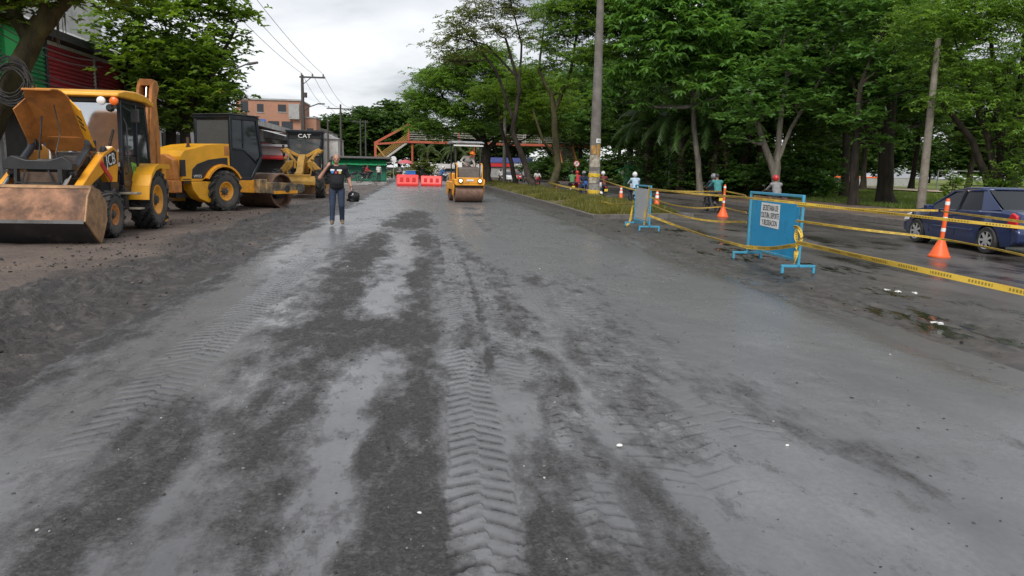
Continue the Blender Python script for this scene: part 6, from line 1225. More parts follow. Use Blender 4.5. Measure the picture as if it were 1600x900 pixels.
# ================================================================== STREET FURNITURE AND WORKS BARRIERS
M('concrete_pole', (0.17, 0.155, 0.14), 0.85, var=0.35, scale=3, dirt=0.35, dirtcol=(0.13, 0.11, 0.09), bmp=0.3)
M('wood_pole', (0.20, 0.175, 0.145), 0.85, var=0.35, scale=3, dirt=0.3, bmp=0.4)
M('poster_pale', (0.46, 0.42, 0.35), 0.85, var=0.45, scale=7, dirt=0.5, dirtcol=(0.16, 0.11, 0.07), dscale=5); M('poster_ochre', (0.42, 0.24, 0.07), 0.85, var=0.4, scale=6, dirt=0.4); M('poster_grey', (0.30, 0.29, 0.27), 0.85, var=0.5, scale=9, dirt=0.5, dirtcol=(.1, .08, .06), dscale=6)
M('galv', (0.42, 0.43, 0.43), 0.5, metal=0.4, var=0.2); M('dark_steel', (0.06, 0.055, 0.05), 0.6, var=0.3)
M('orange_plastic', (0.80, 0.115, 0.018), 0.45, var=0.12, dirt=0.18, dirtcol=(.3, .08, .04)); M('reflective_white', (0.78, 0.78, 0.78), 0.4, var=0.08, dirt=.15)
M('red_plastic', (0.72, 0.03, 0.025), 0.4, var=0.12, dirt=0.15, dirtcol=(.3, .06, .05))
M('sign_blue', (0.012, 0.28, 0.54), 0.42, var=0.10, scale=2, dirt=0.22, dirtcol=(.03, .14, .25)); M('frame_blue', (0.05, 0.30, 0.46), 0.5, var=0.2, dirt=.25, dirtcol=(.16, .2, .22))
M('panel_grey', (0.42, 0.44, 0.46), 0.5, var=0.15, scale=2, dirt=.3, dirtcol=(.26, .25, .24)); M('paper_white', (.74, .75, .74), .7, var=.06); M('ink', (.01, .01, .012), .7)
m, nt, o = newmat('caution_tape'); al = N(nt, 'ShaderNodeAttribute', attribute_name='along').outputs['Fac']; ac = N(nt, 'ShaderNodeAttribute', attribute_name='across').outputs['Fac']
def mth_(nt, op, a, b=None):
    n = N(nt, 'ShaderNodeMath', operation=op)
    for i, v in enumerate((a, b)):
        if v is None: continue
        if isinstance(v, (int, float)): n.inputs[i].default_value = v
        else: nt.links.new(v, n.inputs[i])
    return n.outputs[0]
word = mth(nt, 'LESS_THAN', mth(nt, 'FRACT', mth(nt, 'MULTIPLY', al, 2.1)), .62); lets = mth(nt, 'LESS_THAN', mth(nt, 'FRACT', mth(nt, 'MULTIPLY', al, 26)), .62); band = mth(nt, 'LESS_THAN', mth(nt, 'ABSOLUTE', mth(nt, 'SUBTRACT', ac, .5)), .24)
msk = mth(nt, 'MULTIPLY', mth(nt, 'MULTIPLY', word, lets), band); pbsdf(nt, o, mixc(nt, mth(nt, 'MULTIPLY', msk, .62), (.74, .50, .07), (.03, .025, .01)), .4); TAPE = m
def crom(P_, n):
    P_ = [Vector(p) for p in P_]; Q = [P_[0]*2-P_[1]]+P_+[P_[-1]*2-P_[-2]]; out = []
    for i in range(1, len(Q)-2):
        for j in range(n):
            t = j/n; a, b_, c, d = Q[i-1], Q[i], Q[i+1], Q[i+2]; out.append(.5*((2*b_)+(c-a)*t+(2*a-5*b_+4*c-d)*t*t+(3*b_-a-3*c+d)*t*t*t))
    return out+[P_[-1]]
def tape(label, pts, w=.075, tw=.5, seed=0, name='caution_tape', part=None):
    rnd = random.Random(seed); P_ = crom(pts, 10); vs = []; fs = []; al = []; ac = []; s = 0
    for i, p in enumerate(P_):
        d = (P_[min(i+1, len(P_)-1)]-P_[max(i-1, 0)]).normalized(); sd = d.cross(Vector((0, 0, 1))); sd = sd.normalized() if sd.length > .05 else Vector((1, 0, 0)); up = sd.cross(d).normalized(); a = tw*math.sin(i*.21+seed)+.25
        u = (up*math.cos(a)+sd*math.sin(a))*w/2; n_ = d.cross(u).normalized()*.0022
        if i: s += (p-P_[i-1]).length
        vs += [p-u-n_, p+u-n_, p+u+n_, p-u+n_]; al += [s]*4; ac += [0, 1, 1, 0]
    for i in range(len(P_)-1):
        for k in range(4): fs.append((i*4+k, i*4+(k+1) % 4, i*4+4+(k+1) % 4, i*4+4+k))
    fs += [(3, 2, 1, 0), tuple(len(vs)-4+k for k in range(4))]
    me = bpy.data.meshes.new(name); me.from_pydata([tuple(v) for v in vs], [], fs); fattr(me, 'along', al, 'POINT'); fattr(me, 'across', ac, 'POINT'); me.materials.append(TAPE); ob = bpy.data.objects.new(name, me); link(ob, part)
    if part is None: tag(ob, label, 'caution tape', 'caution tapes round the works')
    return ob
# ---- tall concrete pole at the end of the median
pb = gz(G(927, 318), -.02); pt = at(939, -20, 33.6); PD = (pt-pb).normalized(); PL = 11.5
T = thing('utility_pole', 'tall concrete utility pole with torn posters and yellow tape on the median end', 'pole', pb)
pr = lambda h: .285-.0145*h
MB().tube([PD*(-.3), PD*1.5, PD*5, PD*PL], [pr(-.3), pr(1.5), pr(5), pr(PL)], 20).build('shaft', MATS['concrete_pole'], T)
def wrap(nm, h0, h1, a0, a1, mt, off=.006, parent=T):
    b = MB(); n = 6; u, w = ortho(PD); vs = []; fs = []
    for h in (h0, h1):
        for k in range(n+1):
            a = R(a0+(a1-a0)*k/n)
            for rr in (pr(h)+.001, pr(h)+off): vs.append(PD*h+(Vector((math.sin(a), -math.cos(a), 0)))*rr)
    M_ = 2*(n+1)
    for k in range(n):
        i = 2*k; fs += [(i+1, i+3, M_+i+3, M_+i+1), (i, M_+i, M_+i+2, i+2), (i, i+2, i+3, i+1), (M_+i, M_+i+1, M_+i+3, M_+i+2)]
    fs += [(0, 1, M_+1, M_), (2*n, M_+2*n, M_+2*n+1, 2*n+1)]; b.add(vs, fs); return b.build(nm, mt, parent)
for h0, h1, a0, a1, mt in [(.35, .95, -70, 40, 'poster_grey'), (1.0, 1.55, -80, 10, 'poster_pale'), (1.05, 1.7, 20, 85, 'poster_grey'), (1.75, 2.3, -75, 60, 'poster_pale'), (2.35, 2.75, -60, -5, 'poster_ochre'), (2.3, 2.8, 5, 70, 'poster_ochre'), (.3, .9, 45, 90, 'poster_pale')]: wrap('poster', h0, h1, a0, a1, MATS[mt], .006)
wp = wrap('number_plate', 2.86, 3.06, -5, 62, MATS['paper_white'], .014)
for a_ in (10, 34): wrap('plate_mark', 2.90, 3.02, a_, a_+9, MATS['ink'], .017)
for h in (.55, 1.33): 
    for k in range(3): b = MB().lathe([(pr(h)+.012, -.03), (pr(h)+.02, 0), (pr(h)+.012, .03), (pr(h)+.002, 0)], PD*(h+.05*k), PD+Vector((.06*(k-1), .05, 0)), 22, closed=True); b.build('tape_wrap', M('tape_plain', (.72, .48, .04), .45, var=.2), T)
MB().box((-.3, -.02, .0), (.3, .02, .03)).build('crossarm', MATS['dark_steel'], T, loc=PD*11.2)
tape('', [pb*0+PD*.62+Vector((.05, -.31, 0)), PD*.35+Vector((.12, -.34, 0)), Vector((.05, -.36, .12)), Vector((.22, -.34, .05))], .06, 1.2, 3, 'tape_tail', T)
# ---- steel frame barriers
def legs(b): pass
def barrier(label, pL, pR, h, mat_frame, mat_panel, panel, group=None, name='barrier_sign', foot=.30):
    """frame between two posts; local x runs along the frame from the far post to the near one"""
    d = pR-pL; w = d.length; T = thing(name, label, 'barrier', pL, math.atan2(d.y, d.x), group); fm = mat_frame; s = .045
    for x in (0, w):
        MB().box((x-s/2, -s/2, .10), (x+s/2, s/2, h)).build('post', fm, T, .006)
        MB().box((x-s/2, -foot, .10), (x+s/2, foot, .145)).box((x-s/2, -foot, .0), (x+s/2, -foot+s, .10)).box((x-s/2, foot-s, .0), (x+s/2, foot, .10)).build('foot', fm, T, .006)
    MB().box((s/2, -s/2, h-s), (w-s/2, s/2, h)).build('top_rail', fm, T, .006); MB().box((s/2, -s/2, .20), (w-s/2, s/2, .245)).build('bottom_rail', fm, T, .006)
    return T, w
pL, pR = G(1167, 404, -.10), G(1246, 427, -.10)
T, w = barrier('bright blue framed sign reading SECRETARIA DE CULTURA, DEPORTE Y RECREACION', pL, pR, 1.32, MATS['frame_blue'], None, None)
MB().plate([(.10, .0, .30), (w-.10, -.01, .22), (w-.10, .0, 1.20), (.10, .0, 1.22)], .012).build('panel', MATS['sign_blue'], T)
pp = MB().plate([(.50, -.010, .70), (1.26, -.013, .68), (1.26, -.011, 1.12), (.50, -.010, 1.13)], .003).build('notice_sheet', MATS['paper_white'], T)
for i, (tx, sx) in enumerate((('SECRETARIA DE', .62), ('CULTURA, DEPORTE', .56), ('Y RECREACION', .62))): text('notice_lettering', tx, .145, MATS['ink'], pp, (.885, -.0155, 1.035-.135*i), (R(90), 0, 0), .001, sx=sx*.98)
MB().plate([(.10, -.001, 1.205), (.12, -.001, 1.25), (w-.1, -.001, 1.23), (w-.10, -.001, 1.20)], .014).build('panel_fold', MATS['rust_light'], T)
tape('', [(w-.04, -.05, .78), (w-.02, -.07, .66), (w+.01, -.07, .52), (w+.02, -.06, .40), (w, -.07, .16)], .07, 1.2, 5, 'tape_tail', T); tape('', [(w-.12, -.04, .72), (w-.06, -.08, .80), (w+.05, -.05, .74), (w+.08, -.02, .6), (w+.02, -.06, .48), (w-.08, -.05, .45)], .06, 1.2, 6, 'tape_knot', T)
qL, qR = G(991, 354, -.10), G(1014, 361, -.10)
T2, w2 = barrier('narrow grey panel in a pale blue frame, wrapped in yellow tape', qL, qR, 1.27, MATS['frame_blue'], None, None)
MB().plate([(.05, .0, .28), (w2-.05, 0, .26), (w2-.05, 0, 1.16), (.05, 0, 1.18)], .012).build('panel', MATS['panel_grey'], T2)
tape('', [(w2-.05, -.04, 1.26), (w2-.12, -.05, .8), (w2-.3, -.06, .4), (w2-.34, -.05, .15)], .06, .8, 7, 'tape_tail', T2); tape('', [(0, -.05, .80), (-.06, -.08, .5), (-.12, -.12, .12), (-.05, -.25, .03), (.3, -.3, .02)], .06, .8, 8, 'tape_tail', T2); tape('', [(0.02, -.05, .62), (-.15, -.06, .52), (-.2, -.05, .36)], .06, .8, 9, 'tape_tail', T2)
# ---- cones and delineator posts
def cone(label, p):
    T = thing('traffic_cone', label, 'traffic cone', p, random.random(), 'traffic cones on the wet road'); op = MATS['orange_plastic']
    MB().box((-.19, -.19, 0), (.19, .19, .035)).build('base', op, T, .01); MB().lathe([(.155, .035), (.14, .06), (.045, .82), (.03, .84), (.001, .84)], (0, 0, 0), (0, 0, 1), 24).build('cone', op, T)
    rr = lambda h: .148-(h-.05)*.133+.003
    for a, b_ in ((.44, .56), (.64, .72)): MB().lathe([(rr(a)-.004, a), (rr(a), a), (rr(b_), b_), (rr(b_)-.004, b_)], (0, 0, 0), (0, 0, 1), 24, closed=True).build('reflective_band', MATS['reflective_white'], T)
cone('orange traffic cone right of the concrete pole, farther of two', G(970, 313, z2)); cone('orange traffic cone behind the grey panel, nearer of two', G(1026, 323, z2))
def delin(label, p, tilt=0.0):
    T = thing('delineator_post', label, 'delineator', p, 0, 'tall orange posts on the wet road'); op = MATS['orange_plastic']; T.rotation_euler = (0, tilt, 0)
    MB().lathe([(.225, 0), (.225, .03), (.20, .06), (.075, .36), (.055, .39), (.001, .39)], (0, 0, 0), (0, 0, 1), 24).build('base', op, T); MB().lathe([(.044, .38), (.044, 1.20), (.036, 1.25), (.03, 1.27), (.001, 1.27)], (0, 0, 0), (0, 0, 1), 18).build('post', op, T)
    for a in (.56, .80, 1.13): MB().lathe([(.043, a), (.0475, a), (.0475, a+.075), (.043, a+.075)], (0, 0, 0), (0, 0, 1), 18, closed=True).build('reflective_band', MATS['reflective_white'], T)
    return T
delin('tall orange post with white bands beside the blue sedan', G(1467, 402, z2), R(3)); delin('tall orange post with white bands left of the blue sign', G(1129, 339, z2), R(1)); delin('tall orange post far off by the forked median tree', G(868, 298, z2))
# ---- caution tapes (points surveyed along their runs)
Tp = lambda l: [at(px, py, Y) for px, py, Y in l]
Sx, Sy = pL, pR
tape('upper tape from the concrete pole down to the grey panel', Tp([(924, 275, 33.0), (958, 287, 27), (993, 297, 20.8)]), .042, .4, 1)
tape('upper tape from the grey panel to the blue sign passing before the orange post', Tp([(1016, 295, 19.6), (1080, 302, 16.5), (1130, 306, 14.6), (1166, 309, 13.35)]), .042, .35, 2)
tape('upper tape across the blue sign running out to the right edge', Tp([(1166, 309, 13.3), (1244, 317, 11.35), (1350, 329, 10.3), (1470, 342, 9.4), (1640, 360, 8.3)]), .042, .35, 3)
tape('lowest tape sagging from the grey panel to the blue sign', Tp([(1012, 336, 19.7), (1060, 354, 17.5), (1110, 371, 15.4), (1166, 386, 13.3)]), .055, .4, 4)
tape('tape hanging across the foot of the blue sign panel', Tp([(1166, 386, 13.2), (1205, 388, 12.2), (1244, 383, 11.3)]), .07, .3, 5)
tape('broad lettered tape in front running to the lower right edge', Tp([(1246, 379, 11.3), (1330, 398, 9.8), (1450, 424, 8.5), (1640, 466, 7.2)]), .075, .25, 6)
tape('middle tape sagging behind, from the grey panel to the blue sign', Tp([(1016, 320, 19.8), (1060, 336, 18), (1110, 345, 16.0), (1166, 347, 13.5)]), .042, .4, 7)
tape('middle tape from the blue sign past the sedan wheels', Tp([(1244, 345, 11.5), (1350, 359, 12.5), (1447, 370, 13.6), (1530, 384, 12.5), (1640, 408, 10.5)]), .042, .4, 8)
tape('thin far tape from the grey panel to the tall orange post', Tp([(1016, 297, 20), (1070, 299, 24), (1128, 299, 28.2)]), .042, .4, 9)
tape('thin far tape from the tall orange post to the blue sign', Tp([(1131, 298, 28.2), (1150, 302, 21), (1166, 306, 13.5)]), .042, .4, 10)
tape('middle tape from the tall orange post down to the blue sign', Tp([(1132, 324, 28.2), (1150, 329, 20), (1166, 332, 13.5)]), .042, .4, 11)
tape('middle tape from the grey panel sagging to the tall orange post', Tp([(1016, 308, 20), (1050, 320, 23), (1090, 325, 26), (1128, 323, 28.2)]), .042, .4, 12)
tape('tape behind the sign to the orange post beside the sedan', Tp([(1246, 321, 11.5), (1350, 327, 13), (1466, 329, 14.7)]), .042, .4, 13)
tape('tape from the orange post across the rear of the sedan', Tp([(1470, 330, 14.7), (1540, 339, 12.2), (1640, 352, 9.5)]), .042, .4, 14)
tape('tape from the forked median tree to the concrete pole', Tp([(856, 285, 54), (885, 292, 44), (917, 297, 33.3)]), .09, .4, 15)
tape('low slack tape from the concrete pole to the grey panel', Tp([(930, 311, 32.8), (950, 317, 28), (970, 319, 25), (992, 316, 20.9)]), .042, .4, 16)
# ---- other poles
def pole(label, base, top, r0, r1, mat, name='utility_pole', group=None):
    T = thing(name, label, 'pole', base, 0, group); d = Vector(top)-Vector(base); MB().tube([d*-.02, d*.3, d*.65, d], [r0, r0*.7+r1*.3, r0*.35+r1*.65, r1], 14).build('shaft', mat, T); return T, d
b0 = gz(G(1438, 329), 0); pole('weathered wooden pole leaning right, in front of the thick dark trunk', b0, at(1466, 60, b0.y), .20, .125, MATS['wood_pole'])
b0 = gz(at(1045, 292, 57), 0); pole('thin pale pole standing among the dark palms', b0, at(1051, 176, 57), .09, .06, MATS['galv'], 'thin_pole')
b0 = gz(G(788, 288.5), .05); pole('slim concrete pole between the roller and the median trees', b0, at(789, 150, b0.y), .20, .14, MATS['concrete_pole'])
def power_pole(label, px, ytop, Y, arms, side=1, ztop=None):
    t = at(px, ytop, Y); b0 = Vector((t.x, t.y, 0)); T, d = pole(label, b0, t, .17, .10, MATS['dark_steel'], group='power poles on the left')
    for dz, x0, x1 in arms:
        A = MB().box((x0, -.05, d.z-dz-.06), (x1, .05, d.z-dz+.06)).build('crossarm', MATS['dark_steel'], T)
        for k in range(3):
            x = x0+(x1-x0)*(.08+.42*k); MB().lathe([(.03, 0), (.06, .06), (.035, .12), (.06, .18), (.001, .2)], (x, 0, d.z-dz+.06), (0, 0, 1), 10).build('insulator', MATS['grey_iron'], A)
    return T, t
P1, t1 = power_pole('nearest dark power pole with one crossarm, left of the walking man', 472, 117, 57, [(.15, -.2, 1.65)])
b = MB().bar((0, 0, t1.z-.7), (.6, 0, t1.z-.2), .05, .05).cyl((.18, 0, t1.z-1.6), (.18, 0, t1.z-1.25), .15); b.build('brace', MATS['dark_steel'], P1)
MB().tube([(0, 0, 5.4), (.5, -.1, 5.75), (1.2, -.2, 6.0)], .04, 8).box((1.1, -.28, 5.93), (1.6, -.12, 6.02)).build('lamp_arm', MATS['dark_steel'], P1)
P2, t2 = power_pole('second dark power pole with a wide crossarm beyond the grader', 532, 163, 90, [(.5, -1.6, 1.6)])
P3, t3 = power_pole('third small power pole above the far trees', 563, 186, 132, [(.5, -1.4, 1.4)])
P4, t4 = power_pole('fourth far power pole beside the third', 571, 188, 140, [])
P5, t5 = power_pole('slim pole in front of the far pale houses', 512, 186, 100, [])
def wire(label, p, q, sag, r=.012): tag(MB().tube(bez(p, q, -2*sag, 14), r, 5).build('power_cable', MATS['dark_steel']), label, 'cable', 'overhead cables')
for k, (dx, nm) in enumerate(((0, 'left'), (.75, 'middle'), (1.5, 'right'))):
    wire('%s overhead cable running from the nearest power pole towards the viewer' % nm, t1+Vector((dx, 0, .1)), Vector((-7.5+dx*.9, 4, 10.2)), .9); wire('%s overhead cable between the first two power poles' % nm, t1+Vector((dx, 0, .1)), t2+Vector((-1.3+dx*1.7, 0, -.3)), .7, .014)
    wire('%s overhead cable between the second and third power poles' % nm, t2+Vector((-1.3+dx*1.7, 0, -.3)), t3+Vector((-1.2+dx*1.6, 0, -.3)), .6, .016)
# street lamp over the left tree
b0 = Vector((at(352, 110, 46).x, 46, 0)); tp = at(358, 120, 46); T = thing('street_lamp', 'street lamp arm reaching out over the dark-leaved tree on the left', 'lamp', b0)
MB().tube([(0, 0, 0), (0, 0, tp.z), (.35, 0, tp.z+.35), (1.2, 0, tp.z+.75)], [.09, .06, .045, .04], 10).build('post', MATS['dark_steel'], T); MB().prism([(1.15, tp.z+.70), (1.3, tp.z+.82), (1.85, tp.z+.92), (1.85, tp.z+.82), (1.35, tp.z+.70)], -.14, .14, 'y').build('lamp_head', MATS['grey_iron'], T, .02)
# cable coil on the left tree and drooping service cables
T = thing('cable_coil', 'thick coil of black cables tied to the leaning trunk at the left edge', 'cable', at(22, 128, 18.75)); b = MB(); rnd = random.Random(4)
for k in range(16):
    rr = .42+rnd.uniform(-.09, .09); cx, cz = rnd.uniform(-.08, .08), rnd.uniform(-.1, .1); tl = rnd.uniform(-.25, .25)
    b = MB().tube([(cx+rr*math.cos(a)*.85, tl*math.sin(a)*.5+rnd.uniform(-.02, .02)-k*.012, cz+rr*math.sin(a)) for a in [j*2*math.pi/24 for j in range(25)]], .014, 5, caps=False); b.build('cable_loop', MATS['rubber'], T)
for i, (a, b_, lab) in enumerate([((-20, 95, 18.9), (170, 165, 28), 'lowest'), ((-20, 85, 18.9), (170, 150, 28), 'second lowest'), ((-20, 70, 18.9), (170, 140, 28), 'middle'), ((-20, 40, 18.9), (160, 105, 28), 'second highest'), ((-20, 28, 18.9), (160, 95, 28), 'highest')]): wire('%s service cable drooping across the green and red shop front' % lab, at(*a), at(*b_), .25, .014)
# aerial roots
b = MB()
for k in range(14): p = at(88+rnd.uniform(-6, 14), 18, 19)+Vector((0, rnd.uniform(-.2, .2), 0)); b.tube([p, p+Vector((rnd.uniform(-.04, .04), 0, -rnd.uniform(.2, .75)))], .008, 4)
tag(b.build('hanging_roots', BARK['brown']), 'thin roots hanging from the branch at the top left', 'roots', kind='stuff')

# ================================================================== BUILDINGS, LEFT SIDE
M('wall_white', (.58, .57, .55), .85, var=.18, scale=1, dirt=.35, dirtcol=(.32, .30, .27)); M('wall_grey', (.34, .34, .33), .85, var=.2, dirt=.3); M('wall_dark', (.05, .048, .046), .85, var=.3)
M('shutter_green', (.025, .22, .075), .5, var=.25, scale=1.2, dirt=.3, dirtcol=(.012, .085, .035)); M('trim_green', (.045, .42, .12), .5, var=.12); M('shutter_red', (.28, .022, .03), .6, var=.2, dirt=.25, dirtcol=(.13, .03, .03)); M('sign_yellow', (.40, .26, .07), .7, var=.2, dirt=.3, dirtcol=(.25, .17, .07))
M('door_grey', (.33, .34, .34), .6, var=.12, dirt=.25); M('fascia_dark', (.03, .03, .032), .7, var=.2); M('roof_zinc', (.42, .42, .43), .55, var=.25, dirt=.35, dirtcol=(.2, .17, .15)); M('roof_dark', (.07, .065, .06), .8, var=.3)
m, nt, o = newmat('brick_wall'); bt = N(nt, 'ShaderNodeTexBrick'); bt.inputs['Scale'].default_value = 3.0; bt.inputs['Color1'].default_value = (.36, .15, .085, 1); bt.inputs['Color2'].default_value = (.42, .19, .11, 1); bt.inputs['Mortar'].default_value = (.33, .24, .19, 1); bt.inputs['Mortar Size'].default_value = .025
tcn = N(nt, 'ShaderNodeTexCoord'); sp_n = N(nt, 'ShaderNodeSeparateXYZ'); L(nt, tcn.outputs['Object'], sp_n.inputs[0]); cbn = N(nt, 'ShaderNodeCombineXYZ'); L(nt, mth(nt, 'ADD', sp_n.outputs[0], sp_n.outputs[1]), cbn.inputs[0]); L(nt, sp_n.outputs[2], cbn.inputs[1]); L(nt, cbn.outputs[0], bt.inputs['Vector'])
pbsdf(nt, o, mixc(nt, ramp(nt, noise(nt, .7, 6, .65), (.4, 0.0), (.7, .5)), bt.outputs[0], (.24, .15, .11)), .9); M('glass_dark', (.03, .035, .04), .12, var=.1); M('tarp_blue', (.04, .12, .45), .6, var=.2)
FX = -11.6                      # line of the shop fronts
def corr(b, y0, y1, z0, z1, x, step, dep):   # corrugated shutter with horizontal ribs
    n = int((z1-z0)/step); pts = []
    for i in range(n): z = z0+i*step; pts += [(x, z), (x+dep, z+step*.3), (x+dep, z+step*.6), (x, z+step*.9)]
    vs = [(px_, y, pz) for y in (y0, y1) for px_, pz in pts]; m_ = len(pts); b.add(vs, [(i, i+1, m_+i+1, m_+i) for i in range(m_-1)])
    return b
T = thing('shop_building', 'low shop building with green and red shutters and a yellow sign behind the backhoe', 'building', (FX, 16, 0))
Y_ = lambda y: y-16
MB().box((-7, Y_(13), 0), (-.3, Y_(35), 5.35)).build('wall', MATS['wall_white'], T)
MB().box((-7.2, Y_(12.8), 5.36), (.15, Y_(35.2), 5.62)).build('eaves', MATS['fascia_dark'], T); MB().prism([(-6.9, 5.64), (.05, 5.64), (-.35, 5.86), (-6.9, 6.3)], Y_(12.9), Y_(35.1), 'y').build('roof', MATS['roof_zinc'], T)
MB().box((-6.5, Y_(14), 5.9), (-1.6, Y_(34), 8.0)).build('upper_storey', MATS['wall_white'], T)
for y0, y1, mt in ((20.6, 23.5, 'shutter_green'), (24.35, 25.95, 'shutter_green'), (26.15, 29.6, 'shutter_red'), (29.9, 32.4, 'shutter_red')):
    sh = corr(MB(), Y_(y0), Y_(y1), 3.75, 5.30, -.28, .135, .05).build('shutter', MATS[mt], T, sharp=20)
for y in (23.95, 20.4): MB().box((-.3, Y_(y-.42 if y > 21 else y-.1), 3.7), (-.16, Y_(y+.38 if y > 21 else y+.1), 5.33)).build('trim', MATS['trim_green'], T)
MB().box((-.3, Y_(25.97), 3.7), (-.2, Y_(26.13), 5.33)).build('trim', MATS['fascia_dark'], T)
MB().prism([(-.29, 3.0), (.55, 2.95), (.10, 3.75), (-.29, 3.8)], Y_(20.5), Y_(24.6), 'y').build('sign_board', MATS['sign_yellow'], T, .01)
text('wall_lettering', 'd', .75, M('graffiti', (.25, .42, .3), .7), T, (-.205, Y_(25.2), 4.85), (R(90), R(8), R(90)), .003)
dr = MB().box((-.30, Y_(20.0), 0.02), (-.18, Y_(22.9), 2.9)).build('door', MATS['door_grey'], T)
for y in (20.9, 21.9): MB().box((-.17, Y_(y), .5), (-.15, Y_(y+.7), 2.3)).build('door_panel', MATS['wall_grey'], dr, .01)
MB().box((-.148, Y_(22.1), 1.6), (-.142, Y_(22.45), 1.95)).build('poster', M('poster_red', (.35, .08, .06), .7, var=.3), dr)
MB().box((-.45, Y_(23.0), .02), (-.285, Y_(26.4), 2.9)).build('doorway', MATS['wall_dark'], T)
for y in (22.95, 24.6, 26.5): MB().box((-.29, Y_(y-.06), 0), (-.10, Y_(y+.06), 2.95)).build('door_jamb', MATS['wall_grey'], T)
MB().box((-.29, Y_(26.7), 0.02), (-.2, Y_(34.5), 2.9)).build('lower_front', MATS['wall_grey'], T)
# second row of shops with white-edged roofs
T = thing('shop_row', 'row of low shops with white-edged sloping roofs behind the compactor', 'building', (FX, 36, 0))
MB().box((-9, 0, 0), (-.4, 40, 4.1)).build('wall', MATS['wall_white'], T); MB().prism([(-.9, 4.2), (1.6, 3.9), (1.6, 4.15), (-4, 5.9), (-9, 5.9), (-9, 4.2)], 8, 24, 'y').build('roof', MATS['roof_dark'], T); MB().prism([(-.9, 3.6), (1.7, 3.4), (1.7, 3.6), (-4, 5.0), (-9, 5.0), (-9, 3.6)], 24.2, 40, 'y').build('roof', MATS['roof_zinc'], T)
for y0, y1, z in ((8, 24, 4.02), (24.2, 40, 3.5)): MB().box((1.61, y0, z-.12), (1.70, y1, z+.22)).build('fascia', MATS['wall_white'], T)
for k in range(7): MB().box((-.42, 1+5.5*k, .02), (-.34, 5.2+5.5*k, 2.9)).build('shop_front', MATS[('wall_dark', 'door_grey', 'wall_dark', 'shutter_red', 'wall_grey', 'wall_dark', 'door_grey')[k]], T)
for k in range(4): MB().box((-.33, 10+7*k, 2.95), (.9, 14+7*k, 3.12), rot=(0, R(12), 0)).build('awning', MATS[('fascia_dark', 'shutter_red', 'wall_grey', 'fascia_dark')[k]], T)
MB().prism([(-9, 5.9), (-4, 5.9), (-4.2, 6.4), (-9, 6.4)], 8, 24, 'y').build('gable', MATS['brick_wall'], T)
# white box truck-like stall front between compactor and grader
T = thing('white_kiosk', 'small white kiosk with a red awning seen between compactor and grader', 'kiosk', (-9.9, 52, 0)); MB().box((-1.6, 0, 0), (1.2, 3, 2.7)).build('wall', MATS['wall_white'], T); MB().box((-1.7, -.5, 2.7), (1.3, 3.1, 2.85)).build('roof', MATS['roof_zinc'], T); MB().box((-1.5, -.9, 1.95), (1.1, 0, 2.05), rot=(R(12), 0, 0)).build('awning', MATS['red_paint'], T); MB().box((-1.3, -.02, .9), (.9, .0, 1.9)).build('hatch', MATS['wall_dark'], T)
# brick apartment building
T = thing('brick_building', 'tall unplastered brick building rising over the shop roofs', 'building', (-23.2, 100, 0))
MB().box((0, 0, 0), (8.0, 8, 9.6)).build('wall', MATS['brick_wall'], T); MB().box((-.15, -.15, 9.6), (8.15, 8.1, 9.8)).build('roof_edge', MATS['wall_grey'], T); MB().box((8.05, 2, 0), (9.7, 6, 7.6)).build('side_wing', MATS['brick_wall'], T); MB().box((8.16, 1.9, 7.6), (9.8, 6.1, 7.8)).build('roof_edge', MATS['wall_grey'], T)
for x, z, w_, h_ in [(2.6, 8.1, .8, 1.0), (5.2, 8.2, 1.0, .9), (.6, 8.1, .9, 1.3), (.5, 5.9, 1.6, 1.1), (3.9, 5.9, 1.4, 1.1), (5.6, 5.9, 1.4, 1.1), (2.5, 3.5, 1.5, 1.2), (5.0, 3.5, 1.5, 1.2), (8.5, 5.2, .8, 1.1)]:
    yy = -.02 if x < 8 else 1.98; wn = MB().box((x, yy-.03, z), (x+w_, yy+.05, z+h_)).build('window', MATS['glass_dark'], T); MB().box((x-.08, yy-.06, z-.1), (x+w_+.08, yy+.0, z-.01)).build('sill', MATS['wall_grey'], wn)
MB().box((2.3, -.12, 5.7), (3.6, -.05, 7.2)).build('tarp', MATS['tarp_blue'], T); MB().box((.1, -.9, 5.5), (7.6, -.05, 5.62)).build('balcony', MATS['wall_grey'], T); MB().box((6.6, -.5, 7.3), (7.9, -.02, 9.2)).build('water_tank', MATS['wall_grey'], T)
for i, (x, y, w_, d_, h_, mt, lab) in enumerate([(-13.4, 108, 4.0, 8, 5.2, 'wall_white', 'small white house right of the brick building'), (-16.5, 125, 5, 8, 6.8, 'wall_grey', 'grey two-storey house behind the second power pole'), (-20.5, 138, 6.5, 8, 6.5, 'wall_white', 'pale far house with a grey-blue roof left of the far trees'), (-26, 84, 8, 10, 6.2, 'wall_white', 'white house half hidden behind the black compactor cab'), (-30, 70, 9, 10, 7.0, 'wall_grey', 'grey house behind the lime green street tree')]):
    T = thing('house', lab, 'house', (x, y, 0), 0, 'houses behind the shops'); MB().box((-w_/2, 0, 0), (w_/2, d_, h_)).build('wall', MATS[mt], T); MB().prism([(-w_/2-.2, h_), (w_/2+.2, h_), (0, h_+.9)], -.3, d_+.3, 'y').build('roof', MATS['roof_zinc' if i != 1 else 'roof_dark'], T)
    for k in range(2):
        for f in range(int(h_//2.8)): MB().box((-w_/2+.6+k*w_*.5, -.04, 1.1+2.8*f), (-w_/2+1.7+k*w_*.5, .03, 2.3+2.8*f)).build('window', MATS['glass_dark'], T)

